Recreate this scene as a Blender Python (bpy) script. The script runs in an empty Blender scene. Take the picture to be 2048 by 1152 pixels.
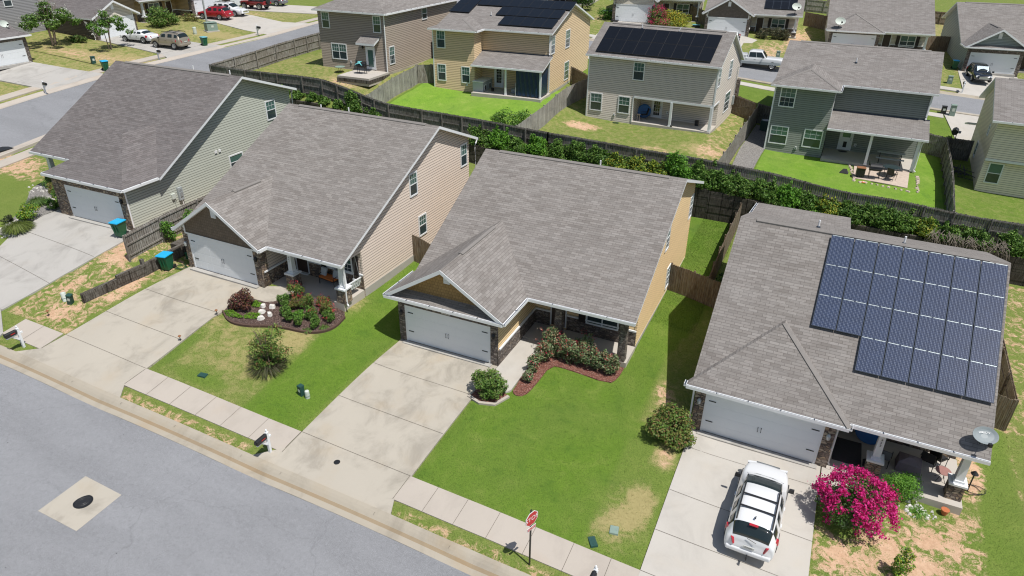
import bpy, math, random
import numpy as np
from mathutils import Vector, Matrix
random.seed(7)
R = math.radians
scene = bpy.context.scene
COL = scene.collection

# ------------------------------------------------------------------ materials
def newmat(name):
    m = bpy.data.materials.new(name); m.use_nodes = True
    nt = m.node_tree; b = nt.nodes['Principled BSDF']
    return m, nt, b
def nd(nt, typ, **kw):
    n = nt.nodes.new(typ)
    for k, v in kw.items():
        if k in n.inputs: n.inputs[k].default_value = v
        else: setattr(n, k, v)
    return n
def math_(nt, op, a, b=None, c=None, clamp=False):
    n = nt.nodes.new('ShaderNodeMath'); n.operation = op; n.use_clamp = clamp
    for i, v in enumerate((a, b, c)):
        if v is None: continue
        if isinstance(v, (int, float)): n.inputs[i].default_value = v
        else: nt.links.new(v, n.inputs[i])
    return n.outputs[0]
def mix_(nt, fac, a, b, mode='MIX'):
    n = nt.nodes.new('ShaderNodeMix'); n.data_type = 'RGBA'; n.blend_type = mode
    for s, v in ((n.inputs[0], fac), (n.inputs[6], a), (n.inputs[7], b)):
        if isinstance(v, (int, float)): s.default_value = v
        elif isinstance(v, tuple): s.default_value = (*v[:3], 1)
        else: nt.links.new(v, s)
    return n.outputs[2]
def noise_(nt, vec, scale, detail=3, rough=.55, dist=0):
    n = nd(nt, 'ShaderNodeTexNoise', Scale=scale, Detail=detail, Roughness=rough, Distortion=dist)
    if vec is not None: nt.links.new(vec, n.inputs['Vector'])
    return n.outputs[0]
def ramp_(nt, fac, lo, hi):
    n = nt.nodes.new('ShaderNodeMapRange'); n.interpolation_type = 'SMOOTHSTEP'
    nt.links.new(fac, n.inputs[0]); n.inputs[1].default_value = lo; n.inputs[2].default_value = hi
    return n.outputs[0]
def bump_(nt, b, h, strength, dist):
    n = nd(nt, 'ShaderNodeBump', Strength=strength, Distance=dist)
    nt.links.new(h, n.inputs['Height']); nt.links.new(n.outputs[0], b.inputs['Normal'])
def coord(nt, kind='Object'):
    return nt.nodes.new('ShaderNodeTexCoord').outputs[kind]
def col(nt, b, c): nt.links.new(c, b.inputs['Base Color'])

def m_plain(name, c, rough=.6, var=.08, scale=6., bump=0., metal=0., spec=.5, coat=0.):
    m, nt, b = newmat(name)
    b.inputs['Roughness'].default_value = rough; b.inputs['Metallic'].default_value = metal
    b.inputs['Specular IOR Level'].default_value = spec; b.inputs['Coat Weight'].default_value = coat
    b.inputs['Coat Roughness'].default_value = .08
    v = coord(nt); n = noise_(nt, v, scale, 4)
    lo = tuple(x*(1-var) for x in c); hi = tuple(min(1, x*(1+var)) for x in c)
    col(nt, b, mix_(nt, n, lo, hi))
    if bump: bump_(nt, b, noise_(nt, v, scale*8, 3), bump, .02)
    return m
def m_siding(name, c, lap=.165, var=.07):
    m, nt, b = newmat(name); b.inputs['Roughness'].default_value = .62; b.inputs['Specular IOR Level'].default_value = .3
    uv = coord(nt, 'UV'); s = nt.nodes.new('ShaderNodeSeparateXYZ'); nt.links.new(uv, s.inputs[0])
    f = math_(nt, 'FRACT', math_(nt, 'DIVIDE', s.outputs[1], lap))
    row = nd(nt, 'ShaderNodeTexWhiteNoise', noise_dimensions='1D')
    nt.links.new(math_(nt, 'FLOOR', math_(nt, 'DIVIDE', s.outputs[1], lap)), row.inputs['W'])
    n = noise_(nt, uv, .7, 4)
    t = math_(nt, 'ADD', math_(nt, 'MULTIPLY', n, .6), math_(nt, 'MULTIPLY', row.outputs[0], .4))
    base = mix_(nt, t, tuple(x*(1-var) for x in c), tuple(min(1, x*(1+var)) for x in c))
    lap_shade = ramp_(nt, f, .72, .88)
    col(nt, b, mix_(nt, math_(nt, 'MULTIPLY', lap_shade, .85), base, tuple(x*.34 for x in c)))  # shade line under each lap, painted into the siding colour
    h = math_(nt, 'SUBTRACT', 1.0, f)
    bump_(nt, b, h, 1., .03)
    return m
def m_shingle(name, dark, light, tint):
    m, nt, b = newmat(name); b.inputs['Roughness'].default_value = .95; b.inputs['Specular IOR Level'].default_value = .15
    uv = coord(nt, 'UV')
    def brick(w, h, off, c1, c2, mc, ms):
        k = nd(nt, 'ShaderNodeTexBrick', offset=off, offset_frequency=2)
        k.inputs['Color1'].default_value = (*c1, 1); k.inputs['Color2'].default_value = (*c2, 1); k.inputs['Mortar'].default_value = (*mc, 1)
        k.inputs['Scale'].default_value = 1; k.inputs['Mortar Size'].default_value = ms; k.inputs['Mortar Smooth'].default_value = .3
        k.inputs['Brick Width'].default_value = w; k.inputs['Row Height'].default_value = h; k.inputs['Bias'].default_value = 0
        nt.links.new(uv, k.inputs['Vector']); return k
    a = brick(.42, .15, .37, dark, light, tuple(x*.30 for x in dark), .011)
    c = brick(.71, .145, .61, tuple(x*.82 for x in tint), tuple(x*1.1 for x in light), tuple(x*.6 for x in dark), .004)
    mid = mix_(nt, .34, a.outputs[0], c.outputs[0])
    n = noise_(nt, uv, .35, 5, .65); g = noise_(nt, uv, 60, 2)
    st = ramp_(nt, noise_(nt, uv, 1.3, 4, .6, .4), .5, .8)
    x = mix_(nt, math_(nt, 'MULTIPLY', n, .22), mid, tuple(y*1.1 for y in light), 'MIX')
    x = mix_(nt, math_(nt, 'MULTIPLY', st, .16), x, tuple(y*.62 for y in dark))
    x = mix_(nt, math_(nt, 'MULTIPLY', g, .22), x, tuple(y*.6 for y in tint))
    col(nt, b, x)
    bump_(nt, b, math_(nt, 'ADD', a.outputs[1], math_(nt, 'MULTIPLY', g, -.5)), -.5, .012)
    return m
def m_stone(name, cols, scale=4.2):
    m, nt, b = newmat(name); b.inputs['Roughness'].default_value = .9
    uv = coord(nt, 'UV'); mp = nd(nt, 'ShaderNodeMapping'); mp.inputs['Scale'].default_value = (1, 2.1, 1); nt.links.new(uv, mp.inputs[0])
    vo = nd(nt, 'ShaderNodeTexVoronoi', Scale=scale, Randomness=.85); nt.links.new(mp.outputs[0], vo.inputs['Vector'])
    ed = nd(nt, 'ShaderNodeTexVoronoi', Scale=scale, Randomness=.85, feature='DISTANCE_TO_EDGE'); nt.links.new(mp.outputs[0], ed.inputs['Vector'])
    s = nt.nodes.new('ShaderNodeSeparateColor'); nt.links.new(vo.outputs['Color'], s.inputs[0])
    cr = nt.nodes.new('ShaderNodeValToRGB'); cr.color_ramp.interpolation = 'CONSTANT'
    e = cr.color_ramp.elements; e[0].color = (*cols[0], 1); e[1].position = 1/len(cols); e[1].color = (*cols[1], 1)
    for i in range(2, len(cols)):
        k = e.new(i/len(cols)); k.color = (*cols[i], 1)
    nt.links.new(s.outputs[0], cr.inputs[0])
    n = noise_(nt, uv, 14, 3)
    x = mix_(nt, math_(nt, 'MULTIPLY', n, .5), cr.outputs[0], (.10, .085, .07), 'MULTIPLY')
    j = ramp_(nt, ed.outputs['Distance'], .03, .09)
    col(nt, b, mix_(nt, j, (.09, .075, .065), cr.outputs[0]))
    bump_(nt, b, math_(nt, 'ADD', j, math_(nt, 'MULTIPLY', n, .3)), .9, .05)
    return m
def m_shake(name, c):
    m, nt, b = newmat(name); b.inputs['Roughness'].default_value = .8
    uv = coord(nt, 'UV')
    k = nd(nt, 'ShaderNodeTexBrick', offset=.43)
    k.inputs['Color1'].default_value = (*[x*.85 for x in c], 1); k.inputs['Color2'].default_value = (*[x*1.12 for x in c], 1); k.inputs['Mortar'].default_value = (*[x*.45 for x in c], 1)
    k.inputs['Scale'].default_value = 1; k.inputs['Mortar Size'].default_value = .008; k.inputs['Brick Width'].default_value = .16; k.inputs['Row Height'].default_value = .17
    nt.links.new(uv, k.inputs['Vector']); col(nt, b, k.outputs[0]); bump_(nt, b, k.outputs[1], -.6, .015)
    return m
def m_wood(name, c1, c2, grey, board=.14):
    m, nt, b = newmat(name); b.inputs['Roughness'].default_value = .9; b.inputs['Specular IOR Level'].default_value = .2
    uv = coord(nt, 'UV'); s = nt.nodes.new('ShaderNodeSeparateXYZ'); nt.links.new(uv, s.inputs[0])
    q = math_(nt, 'DIVIDE', s.outputs[0], board); f = math_(nt, 'FRACT', q)
    w = nd(nt, 'ShaderNodeTexWhiteNoise', noise_dimensions='1D'); nt.links.new(math_(nt, 'FLOOR', q), w.inputs['W'])
    mp = nd(nt, 'ShaderNodeMapping'); mp.inputs['Scale'].default_value = (9, .9, 1); nt.links.new(uv, mp.inputs[0])
    n = noise_(nt, mp.outputs[0], 2.2, 5, .65)
    big = noise_(nt, uv, .45, 3)
    x = mix_(nt, w.outputs[0], c1, c2)
    x = mix_(nt, ramp_(nt, math_(nt, 'ADD', n, math_(nt, 'MULTIPLY', big, .5)), .62, .95), x, grey)
    x = mix_(nt, math_(nt, 'MULTIPLY', ramp_(nt, n, .55, .3), .5), x, tuple(v*.45 for v in c1))
    gap = math_(nt, 'ADD', ramp_(nt, f, .06, .0), ramp_(nt, f, .94, 1.), clamp=True)
    col(nt, b, mix_(nt, math_(nt, 'MULTIPLY', gap, .85), x, (.02, .017, .014)))
    bump_(nt, b, math_(nt, 'SUBTRACT', math_(nt, 'MULTIPLY', n, .4), gap), .7, .02)
    return m
def m_concrete(name, c, stain=.35, orange=.25):
    m, nt, b = newmat(name); b.inputs['Roughness'].default_value = .88; b.inputs['Specular IOR Level'].default_value = .25
    v = coord(nt); mp = nd(nt, 'ShaderNodeMapping'); mp.inputs['Scale'].default_value = (1.15, .8, 1); nt.links.new(v, mp.inputs[0])
    n1 = noise_(nt, mp.outputs[0], .6, 7, .66, .5); n2 = noise_(nt, v, 30, 3); n3 = noise_(nt, v, .33, 3)
    x = mix_(nt, n3, tuple(y*.93 for y in c), tuple(min(1, y*1.07) for y in c))
    x = mix_(nt, math_(nt, 'MULTIPLY', ramp_(nt, n1, .44, .72), stain), x, (c[0]*.52, c[1]*.51, c[2]*.5))
    x = mix_(nt, math_(nt, 'MULTIPLY', ramp_(nt, noise_(nt, v, .5, 4), .5, .75), orange), x, (c[0]*.95, c[1]*.8, c[2]*.6))
    x = mix_(nt, math_(nt, 'MULTIPLY', n2, .16), x, tuple(y*.55 for y in c))
    col(nt, b, x); bump_(nt, b, n2, .25, .006)
    return m
def m_asphalt(name, c):
    m, nt, b = newmat(name); b.inputs['Roughness'].default_value = .85; b.inputs['Specular IOR Level'].default_value = .35
    v = coord(nt)
    mp = nd(nt, 'ShaderNodeMapping'); mp.inputs['Scale'].default_value = (.28, 1, 1); nt.links.new(v, mp.inputs[0])
    n1 = noise_(nt, mp.outputs[0], .55, 6, .6, .3); n2 = noise_(nt, v, 42, 2, .6); n3 = noise_(nt, v, 1.7, 4)
    vo = nd(nt, 'ShaderNodeTexVoronoi', Scale=1.3, Randomness=1.); nt.links.new(v, vo.inputs['Vector'])
    x = mix_(nt, ramp_(nt, n1, .3, .72), tuple(y*.88 for y in c), tuple(y*1.1 for y in c))
    x = mix_(nt, math_(nt, 'MULTIPLY', ramp_(nt, noise_(nt, mp.outputs[0], 1.6, 6, .72, .8), .55, .75), .22), x, tuple(y*.68 for y in c))
    x = mix_(nt, math_(nt, 'MULTIPLY', ramp_(nt, n3, .55, .8), .22), x, tuple(y*.6 for y in c))
    x = mix_(nt, math_(nt, 'MULTIPLY', ramp_(nt, n2, .45, .7), .8), x, tuple(min(1, y*1.35) for y in c))
    x = mix_(nt, math_(nt, 'MULTIPLY', ramp_(nt, n2, .45, .3), .35), x, tuple(y*.5 for y in c))
    n4 = noise_(nt, v, 7, 5, .75)
    x = mix_(nt, math_(nt, 'MULTIPLY', ramp_(nt, n4, .5, .75), .5), x, tuple(y*.68 for y in c)); x = mix_(nt, math_(nt, 'MULTIPLY', ramp_(nt, n4, .48, .3), .45), x, tuple(y*1.3 for y in c))
    dv = nd(nt, 'ShaderNodeVectorMath', operation='ADD'); nz = nd(nt, 'ShaderNodeTexNoise', Scale=.5, Detail=5); nt.links.new(v, nz.inputs['Vector']); sc = nd(nt, 'ShaderNodeVectorMath', operation='SCALE'); sc.inputs['Scale'].default_value = 2.2; nt.links.new(nz.outputs['Color'], sc.inputs[0]); nt.links.new(v, dv.inputs[0]); nt.links.new(sc.outputs[0], dv.inputs[1])
    ck = nd(nt, 'ShaderNodeTexVoronoi', Scale=.11, feature='DISTANCE_TO_EDGE'); nt.links.new(dv.outputs[0], ck.inputs['Vector']); x = mix_(nt, math_(nt, 'MULTIPLY', ramp_(nt, ck.outputs['Distance'], .005, .001), .16), x, tuple(y*.4 for y in c))
    x = mix_(nt, ramp_(nt, vo.outputs['Distance'], .035, .02), x, tuple(y*.25 for y in c))
    col(nt, b, x); bump_(nt, b, n2, .35, .01)
    return m
def m_glass(name, c, rough=.06):
    m, nt, b = newmat(name); b.inputs['Roughness'].default_value = rough; b.inputs['Specular IOR Level'].default_value = .8
    v = coord(nt); n = noise_(nt, v, 1.4, 2)
    col(nt, b, mix_(nt, n, tuple(x*.7 for x in c), tuple(x*1.3 for x in c)))
    return m
def m_leaf(name, rough=.55, trans=.25):
    m, nt, b = newmat(name); b.inputs['Roughness'].default_value = rough; b.inputs['Specular IOR Level'].default_value = .3
    a = nt.nodes.new('ShaderNodeAttribute'); a.attribute_name = 'Col'
    nt.links.new(a.outputs['Color'], b.inputs['Base Color'])
    t = nt.nodes.new('ShaderNodeBsdfTranslucent'); nt.links.new(a.outputs['Color'], t.inputs['Color'])
    mx = nt.nodes.new('ShaderNodeMixShader'); mx.inputs[0].default_value = trans
    out = nt.nodes['Material Output']
    nt.links.new(b.outputs[0], mx.inputs[1]); nt.links.new(t.outputs[0], mx.inputs[2]); nt.links.new(mx.outputs[0], out.inputs[0])
    return m
def m_panel(name, cell, line, nu, nv, gl=.02, rough=.12):
    """a solar module: cells and bus lines over the panel's own 0..1 UV square"""
    m, nt, b = newmat(name); b.inputs['Roughness'].default_value = rough; b.inputs['Specular IOR Level'].default_value = .7
    uv = coord(nt, 'UV'); s = nt.nodes.new('ShaderNodeSeparateXYZ'); nt.links.new(uv, s.inputs[0])
    n = noise_(nt, coord(nt), 3, 3)
    def lines(ax, k, w):
        f = math_(nt, 'FRACT', math_(nt, 'MULTIPLY', s.outputs[ax], k))
        return math_(nt, 'MAXIMUM', math_(nt, 'LESS_THAN', f, w), math_(nt, 'GREATER_THAN', f, 1-w))
    g = math_(nt, 'MAXIMUM', lines(0, nu, gl*2), lines(1, nv, gl*2.4))
    bus = math_(nt, 'MULTIPLY', lines(0, nu*3, .13), math_(nt, 'SUBTRACT', 1.0, lines(1, nv*2, .12)))
    x = mix_(nt, n, tuple(y*.7 for y in cell), tuple(y*1.3 for y in cell))
    x = mix_(nt, math_(nt, 'MULTIPLY', bus, .75), x, line)
    x = mix_(nt, math_(nt, 'MULTIPLY', g, .8), x, tuple(y*.35 for y in cell))
    col(nt, b, x)
    if 'black' in name: b.inputs['Specular IOR Level'].default_value = .3
    return m

M = {}
M['white'] = m_plain('white_trim_paint', (.74, .76, .78), .5, .04, 2)
M['door_white'] = m_plain('garage_door_paint', (.74, .77, .80), .45, .03, 1.2)
M['vinyl_white'] = m_plain('white_vinyl', (.78, .79, .80), .4, .03)
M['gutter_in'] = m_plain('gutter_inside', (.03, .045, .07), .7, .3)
M['dark'] = m_plain('black_metal', (.015, .016, .018), .45, .2)
M['black_plastic'] = m_plain('black_plastic', (.02, .02, .022), .5, .2)
M['brown_door'] = m_plain('brown_door', (.05, .032, .026), .5, .15)
M['shutter'] = m_plain('dark_brown_shutter', (.03, .022, .02), .6, .15)
M['steel'] = m_plain('galvanised_steel', (.42, .45, .46), .4, .1, metal=.4)
M['dish_grey'] = m_plain('dish_grey', (.24, .275, .29), .5, .1)
M['grey_metal'] = m_plain('grey_painted_metal', (.36, .40, .41), .5, .08)
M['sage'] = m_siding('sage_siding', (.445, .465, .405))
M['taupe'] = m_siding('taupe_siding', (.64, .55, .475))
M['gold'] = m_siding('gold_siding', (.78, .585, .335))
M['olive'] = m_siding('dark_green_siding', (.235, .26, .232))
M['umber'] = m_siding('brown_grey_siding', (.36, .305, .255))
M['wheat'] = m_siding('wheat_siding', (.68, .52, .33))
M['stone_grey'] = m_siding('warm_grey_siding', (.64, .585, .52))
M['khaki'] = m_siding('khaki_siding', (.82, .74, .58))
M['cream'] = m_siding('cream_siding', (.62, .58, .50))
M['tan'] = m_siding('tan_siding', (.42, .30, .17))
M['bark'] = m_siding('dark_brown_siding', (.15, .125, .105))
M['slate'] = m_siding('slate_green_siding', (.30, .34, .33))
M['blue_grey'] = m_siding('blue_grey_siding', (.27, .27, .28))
M['shake_brown'] = m_shake('brown_shake', (.15, .115, .085))
M['shake_gold'] = m_shake('ochre_shake', (.36, .225, .085))
M['shake_dark'] = m_shake('charcoal_brown_shake', (.125, .105, .09))
M['roof_warm'] = m_shingle('warm_grey_shingles', (.165, .153, .144), (.295, .277, .263), (.235, .205, .186))
M['roof_cool'] = m_shingle('cool_grey_shingles', (.115, .107, .108), (.205, .191, .19), (.17, .145, .14))
M['roof_mid'] = m_shingle('grey_shingles', (.165, .155, .147), (.28, .265, .254), (.23, .20, .185))
M['ridge'] = m_plain('ridge_cap', (.21, .196, .185), .95, .2, 5, .3)
M['stone_tan'] = m_stone('tan_fieldstone', [(.34, .25, .17), (.22, .16, .12), (.40, .33, .25), (.28, .23, .19), (.16, .12, .10)])
M['stone_grey_v'] = m_stone('grey_ledge_stone', [(.20, .165, .145), (.125, .10, .09), (.29, .25, .22), (.16, .14, .13), (.23, .185, .15)], 4.8)
M['fence'] = m_wood('weathered_fence', (.16, .135, .115), (.27, .24, .205), (.36, .35, .33))
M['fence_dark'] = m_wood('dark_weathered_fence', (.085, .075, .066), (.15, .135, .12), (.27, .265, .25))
M['fence_brown'] = m_wood('brown_fence', (.15, .105, .07), (.235, .17, .115), (.25, .22, .18))
M['fence_pale'] = m_wood('bleached_fence', (.36, .335, .30), (.56, .54, .50), (.17, .165, .16))
M['timber'] = m_wood('old_timber', (.058, .047, .038), (.10, .085, .07), (.17, .16, .145), 1.3)
M['timber_dark'] = m_wood('dark_retaining_timber', (.045, .038, .031), (.075, .063, .052), (.11, .10, .09), .9)
M['concrete'] = m_concrete('driveway_concrete', (.44, .405, .345), .62, .3)
M['concrete_grey'] = m_concrete('grey_concrete', (.43, .415, .39), .5, .1)
M['concrete_pale'] = m_concrete('pale_concrete', (.49, .465, .425), .25, .15)
M['concrete_walk'] = m_concrete('sidewalk_concrete', (.455, .41, .36), .25, .3)
M['curb'] = m_concrete('curb_concrete', (.40, .36, .295), .5, .5)
M['porch'] = m_concrete('porch_concrete', (.50, .465, .42), .15, .15)
M['gutter_stain'] = m_concrete('stained_gutter', (.31, .245, .165), .4, .6)
M['asphalt'] = m_asphalt('asphalt', (.225, .23, .243))
M['joint'] = m_plain('joint', (.13, .115, .095), .95, .3)
def m_mulch(name, dark, mid, pale):
    m, nt, b = newmat(name); b.inputs['Roughness'].default_value = .95; v = coord(nt); vo = nd(nt, 'ShaderNodeTexVoronoi', Scale=17, Randomness=1.); mp = nd(nt, 'ShaderNodeMapping'); mp.inputs['Scale'].default_value = (1, 1.9, 1); nt.links.new(v, mp.inputs[0]); nt.links.new(mp.outputs[0], vo.inputs['Vector'])
    s = nt.nodes.new('ShaderNodeSeparateColor'); nt.links.new(vo.outputs['Color'], s.inputs[0]); x = mix_(nt, ramp_(nt, s.outputs[0], .1, .6), dark, mid); x = mix_(nt, ramp_(nt, s.outputs[1], .72, .9), x, pale); n = noise_(nt, v, 1.1, 4)
    col(nt, b, mix_(nt, math_(nt, 'MULTIPLY', n, .5), x, mid)); bump_(nt, b, math_(nt, 'ADD', s.outputs[0], vo.outputs['Distance']), 1., .05); return m
M['mulch_red'] = m_mulch('red_mulch', (.10, .035, .026), (.27, .105, .075), (.46, .27, .22))
M['mulch_brown'] = m_mulch('brown_mulch', (.045, .028, .024), (.13, .08, .066), (.27, .20, .17))
M['edging'] = m_plain('brown_edging', (.085, .05, .038), .9, .3, 9)
M['rock'] = m_plain('pale_rock', (.66, .64, .60), .9, .18, 7, .6)
M['gravel'] = m_mulch('gravel', (.17, .16, .15), (.34, .32, .30), (.55, .53, .50))
M['paver'] = m_plain('paver', (.50, .41, .34), .9, .25, 5, .4)
M['glass'] = m_glass('window_glass', (.035, .055, .062))
M['glass_teal'] = m_glass('window_glass_blinds', (.07, .145, .13), .15)
M['glass_dark'] = m_glass('dark_glass', (.012, .016, .018))
M['car_glass'] = m_glass('car_glass', (.014, .022, .022), .05)
M['sunshade'] = m_plain('silver_sunshade', (.65, .75, .80), .25, .25, 5, .4, .6)
M['leaf'] = m_leaf('leaves'); M['petal'] = m_leaf('petals', .7, .3); M['grass'] = m_leaf('grass_blades', .7, .3)
M['bark_wood'] = m_plain('bark', (.17, .13, .10), .9, .3, 12, .6)
M['twig'] = m_plain('dry_twigs', (.20, .17, .14), .95, .3, 10)
M['bin_green'] = m_plain('green_bin_plastic', (.012, .105, .05), .45, .15)
M['lid_blue'] = m_plain('blue_lid_plastic', (.02, .40, .72), .4, .06)
M['lid_teal'] = m_plain('teal_lid_plastic', (.16, .42, .48), .45, .06)
M['util_green'] = m_plain('utility_green', (.02, .07, .06), .55, .15)
M['util_sage'] = m_plain('faded_green_metal', (.22, .30, .26), .6, .12)
M['util_pale'] = m_plain('pale_plastic', (.55, .60, .55), .6, .1)
M['blue'] = m_plain('blue_plastic', (.015, .115, .33), .4, .2)
M['tarp'] = m_plain('dark_blue_tarp', (.008, .027, .07), .35, .5, 3, .9)
M['orange'] = m_plain('orange_cushion', (.55, .16, .035), .9, .12)
M['terracotta'] = m_plain('terracotta', (.48, .15, .06), .8, .12)
M['mauve'] = m_plain('mauve_cover', (.20, .165, .185), .85, .15, 5, .3)
M['brown'] = m_plain('rust_brown', (.25, .11, .05), .8, .2)
M['brown_red'] = m_plain('red_brown_top', (.33, .17, .15), .6, .2)
M['red'] = m_plain('red_paint', (.45, .012, .016), .35, .06)
M['sign_red'] = m_plain('sign_red', (.50, .015, .02), .4, .05)
M['tail_red'] = m_plain('tail_light_red', (.42, .02, .035), .2, .1)
M['car_white'] = m_plain('white_car_paint', (.70, .715, .73), .22, .01, coat=.6)
M['car_red'] = m_plain('red_car_paint', (.33, .012, .022), .22, .04, coat=.7)
M['car_maroon'] = m_plain('maroon_car_paint', (.20, .018, .02), .3, .04, coat=.6)
M['car_black'] = m_plain('black_car_paint', (.008, .011, .017), .12, .05, coat=1)
M['car_tan'] = m_plain('champagne_car_paint', (.36, .32, .255), .3, .04, metal=.35, coat=.5)
M['car_grey'] = m_plain('grey_car_paint', (.16, .165, .18), .25, .04, coat=.6)
M['tyre'] = m_plain('tyre_rubber', (.018, .018, .018), .9, .2)
M['rim'] = m_plain('alloy_rim', (.50, .51, .52), .35, .1, metal=.5)
M['chrome'] = m_plain('chrome', (.6, .62, .64), .15, .05, metal=.9)
M['lamp'] = m_plain('lamp_lens', (.62, .64, .66), .1, .08)
M['plate'] = m_plain('licence_plate', (.55, .56, .54), .5, .1)
M['hose'] = m_plain('green_hose', (.03, .075, .035), .5, .2)
M['stripe'] = m_plain('striped_cloth', (.45, .48, .50), .9, .25, 30)
M['teal_cloth'] = m_plain('turquoise_cloth', (.13, .45, .47), .85, .25, 8)
M['panel_blue'] = m_panel('blue_solar_cells', (.020, .034, .078), (.27, .31, .40), 6, 10, .012)
M['panel_black'] = m_panel('black_solar_cells', (.006, .0075, .011), (.008, .0095, .013), 6, 10, .004, .3)
M['panel_rail'] = m_plain('panel_rail', (.36, .42, .45), .45, .1, metal=.3)
M['rug'] = m_plain('dark_rug', (.05, .05, .055), .95, .35, 9)

# ------------------------------------------------------------------ mesh builder
class MB:
    def __init__(s, m=1): s.v = []; s.f = []; s.mi = []; s.m = m; s.sm = []
    def face(s, pts, mi=0, smooth=False):
        i = len(s.v); s.v += [tuple(p) for p in pts]; s.f.append(tuple(range(i, i+len(pts)))); s.mi.append(mi); s.sm.append(smooth)
    def box(s, x0, x1, y0, y1, z0, z1, mi=0, top=None):
        p = [(x0,y0,z0),(x1,y0,z0),(x1,y1,z0),(x0,y1,z0),(x0,y0,z1),(x1,y0,z1),(x1,y1,z1),(x0,y1,z1)]
        for q in ((0,3,2,1),(0,1,5,4),(1,2,6,5),(2,3,7,6),(3,0,4,7)): s.face([p[k] for k in q], mi)
        s.face([p[k] for k in (4,5,6,7)], mi if top is None else top)
    def hexa(s, lo, hi, mi=0, top=None):
        n = len(lo)
        s.face(list(reversed(lo)), mi); s.face(hi, mi if top is None else top)
        for i in range(n):
            j = (i+1) % n; s.face([lo[i], lo[j], hi[j], hi[i]], mi)
    def slab(s, poly, t, top=0, side=1, bot=1):
        lo = [(p[0], p[1], p[2]-t) for p in poly]
        n = (Vector(poly[1])-Vector(poly[0])).cross(Vector(poly[2])-Vector(poly[0]))
        if n.z < 0: poly = list(reversed(poly)); lo = list(reversed(lo))
        s.face(poly, top); s.face(list(reversed(lo)), bot)
        k = len(poly)
        for i in range(k):
            j = (i+1) % k; s.face([lo[i], lo[j], poly[j], poly[i]], side)
    def tube(s, path, r, n=8, mi=0, cap=True, r2=None):
        path = [Vector(p) for p in path]; rings = []
        for i, p in enumerate(path):
            d = (path[min(i+1, len(path)-1)]-path[max(i-1, 0)]).normalized()
            u = d.cross(Vector((0, 0, 1)))
            if u.length < .05: u = Vector((1, 0, 0))
            u.normalize(); w = d.cross(u)
            q = r if r2 is None else r+(r2-r)*i/(len(path)-1)
            rings.append([p+u*math.cos(a)*q+w*math.sin(a)*q for a in (2*math.pi*k/n for k in range(n))])
        for a, b in zip(rings, rings[1:]):
            for k in range(n): s.face([a[k], a[(k+1) % n], b[(k+1) % n], b[k]], mi, True)
        if cap: s.face(list(reversed(rings[0])), mi); s.face(rings[-1], mi)
    def lathe(s, prof, n=16, c=(0, 0, 0), mi=0, axis='z', sy=1):
        rings = []
        for r, z in prof:
            ring = []
            for k in range(n):
                a = 2*math.pi*k/n; x, y = r*math.cos(a), r*math.sin(a)*sy
                ring.append({'z': (c[0]+x, c[1]+y, c[2]+z), 'x': (c[0]+z, c[1]+x, c[2]+y), 'y': (c[0]+x, c[1]+z, c[2]+y)}[axis])
            rings.append(ring)
        for a, b in zip(rings, rings[1:]):
            for k in range(n): s.face([a[k], a[(k+1) % n], b[(k+1) % n], b[k]], mi, True)
        s.face(list(reversed(rings[0])), mi); s.face(rings[-1], mi)
    def disc(s, c, r, n=16, axis='z', mi=0, ry=None):
        pts = []
        for k in range(n):
            a = 2*math.pi*k/n; x, y = r*math.cos(a), (ry or r)*math.sin(a)
            pts.append({'z': (c[0]+x, c[1]+y, c[2]), 'x': (c[0], c[1]+x, c[2]+y), 'y': (c[0]+x, c[1], c[2]+y)}[axis])
        s.face(pts, mi)
    def build(s, name, mats, parent=None, uv01=False, weld=False):
        V = s.v; F = s.f
        if s.m < 0:
            V = [(-x, y, z) for x, y, z in V]; F = [tuple(reversed(f)) for f in F]
        me = bpy.data.meshes.new(name); me.from_pydata(V, [], F)
        if not isinstance(mats, (list, tuple)): mats = [mats]
        for m in mats: me.materials.append(M[m] if isinstance(m, str) else m)
        me.polygons.foreach_set('material_index', s.mi); me.polygons.foreach_set('use_smooth', s.sm)
        ul = me.uv_layers.new(name='UVMap').data
        for p in me.polygons:
            n = p.normal
            if uv01:
                for k, li in enumerate(p.loop_indices): ul[li].uv = ((0,0),(1,0),(1,1),(0,1))[k % 4]
                continue
            if abs(n.z) > .97: u, v = Vector((1, 0, 0)), Vector((0, 1, 0))
            else:
                u = Vector((-n.y, n.x, 0)).normalized(); v = n.cross(u)
            for li in p.loop_indices:
                q = me.vertices[me.loops[li].vertex_index].co; ul[li].uv = (q.dot(u), q.dot(v))
        if weld:
            import bmesh
            bm = bmesh.new(); bm.from_mesh(me); bmesh.ops.remove_doubles(bm, verts=bm.verts, dist=.0005); bm.to_mesh(me); bm.free()
        me.update()
        o = bpy.data.objects.new(name, me); COL.objects.link(o)
        if parent is not None: o.parent = parent
        return o
def tag(o, label=None, cat=None, group=None, kind=None):
    if label: o['label'] = label
    if cat: o['category'] = cat
    if group: o['group'] = group
    if kind: o['kind'] = kind
    return o
def empty(name, label, cat, loc=(0, 0, 0), rz=0., group=None):
    o = bpy.data.objects.new(name, None); COL.objects.link(o); o.location = loc; o.rotation_euler = (0, 0, rz); o.empty_display_size = .3
    return tag(o, label, cat, group)
def place(o, loc, rz=0.):
    o.location = loc; o.rotation_euler = (0, 0, rz); return o
def clone(o, loc, rz, label=None, group=None):
    def cp(a, par):
        c = a.copy(); COL.objects.link(c); c.parent = par
        for ch in list(a.children): cp(ch, c)
        return c
    c = cp(o, None); c.location = loc; c.rotation_euler = (0, 0, rz)
    if label: c['label'] = label
    if group: c['group'] = group
    return c
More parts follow.
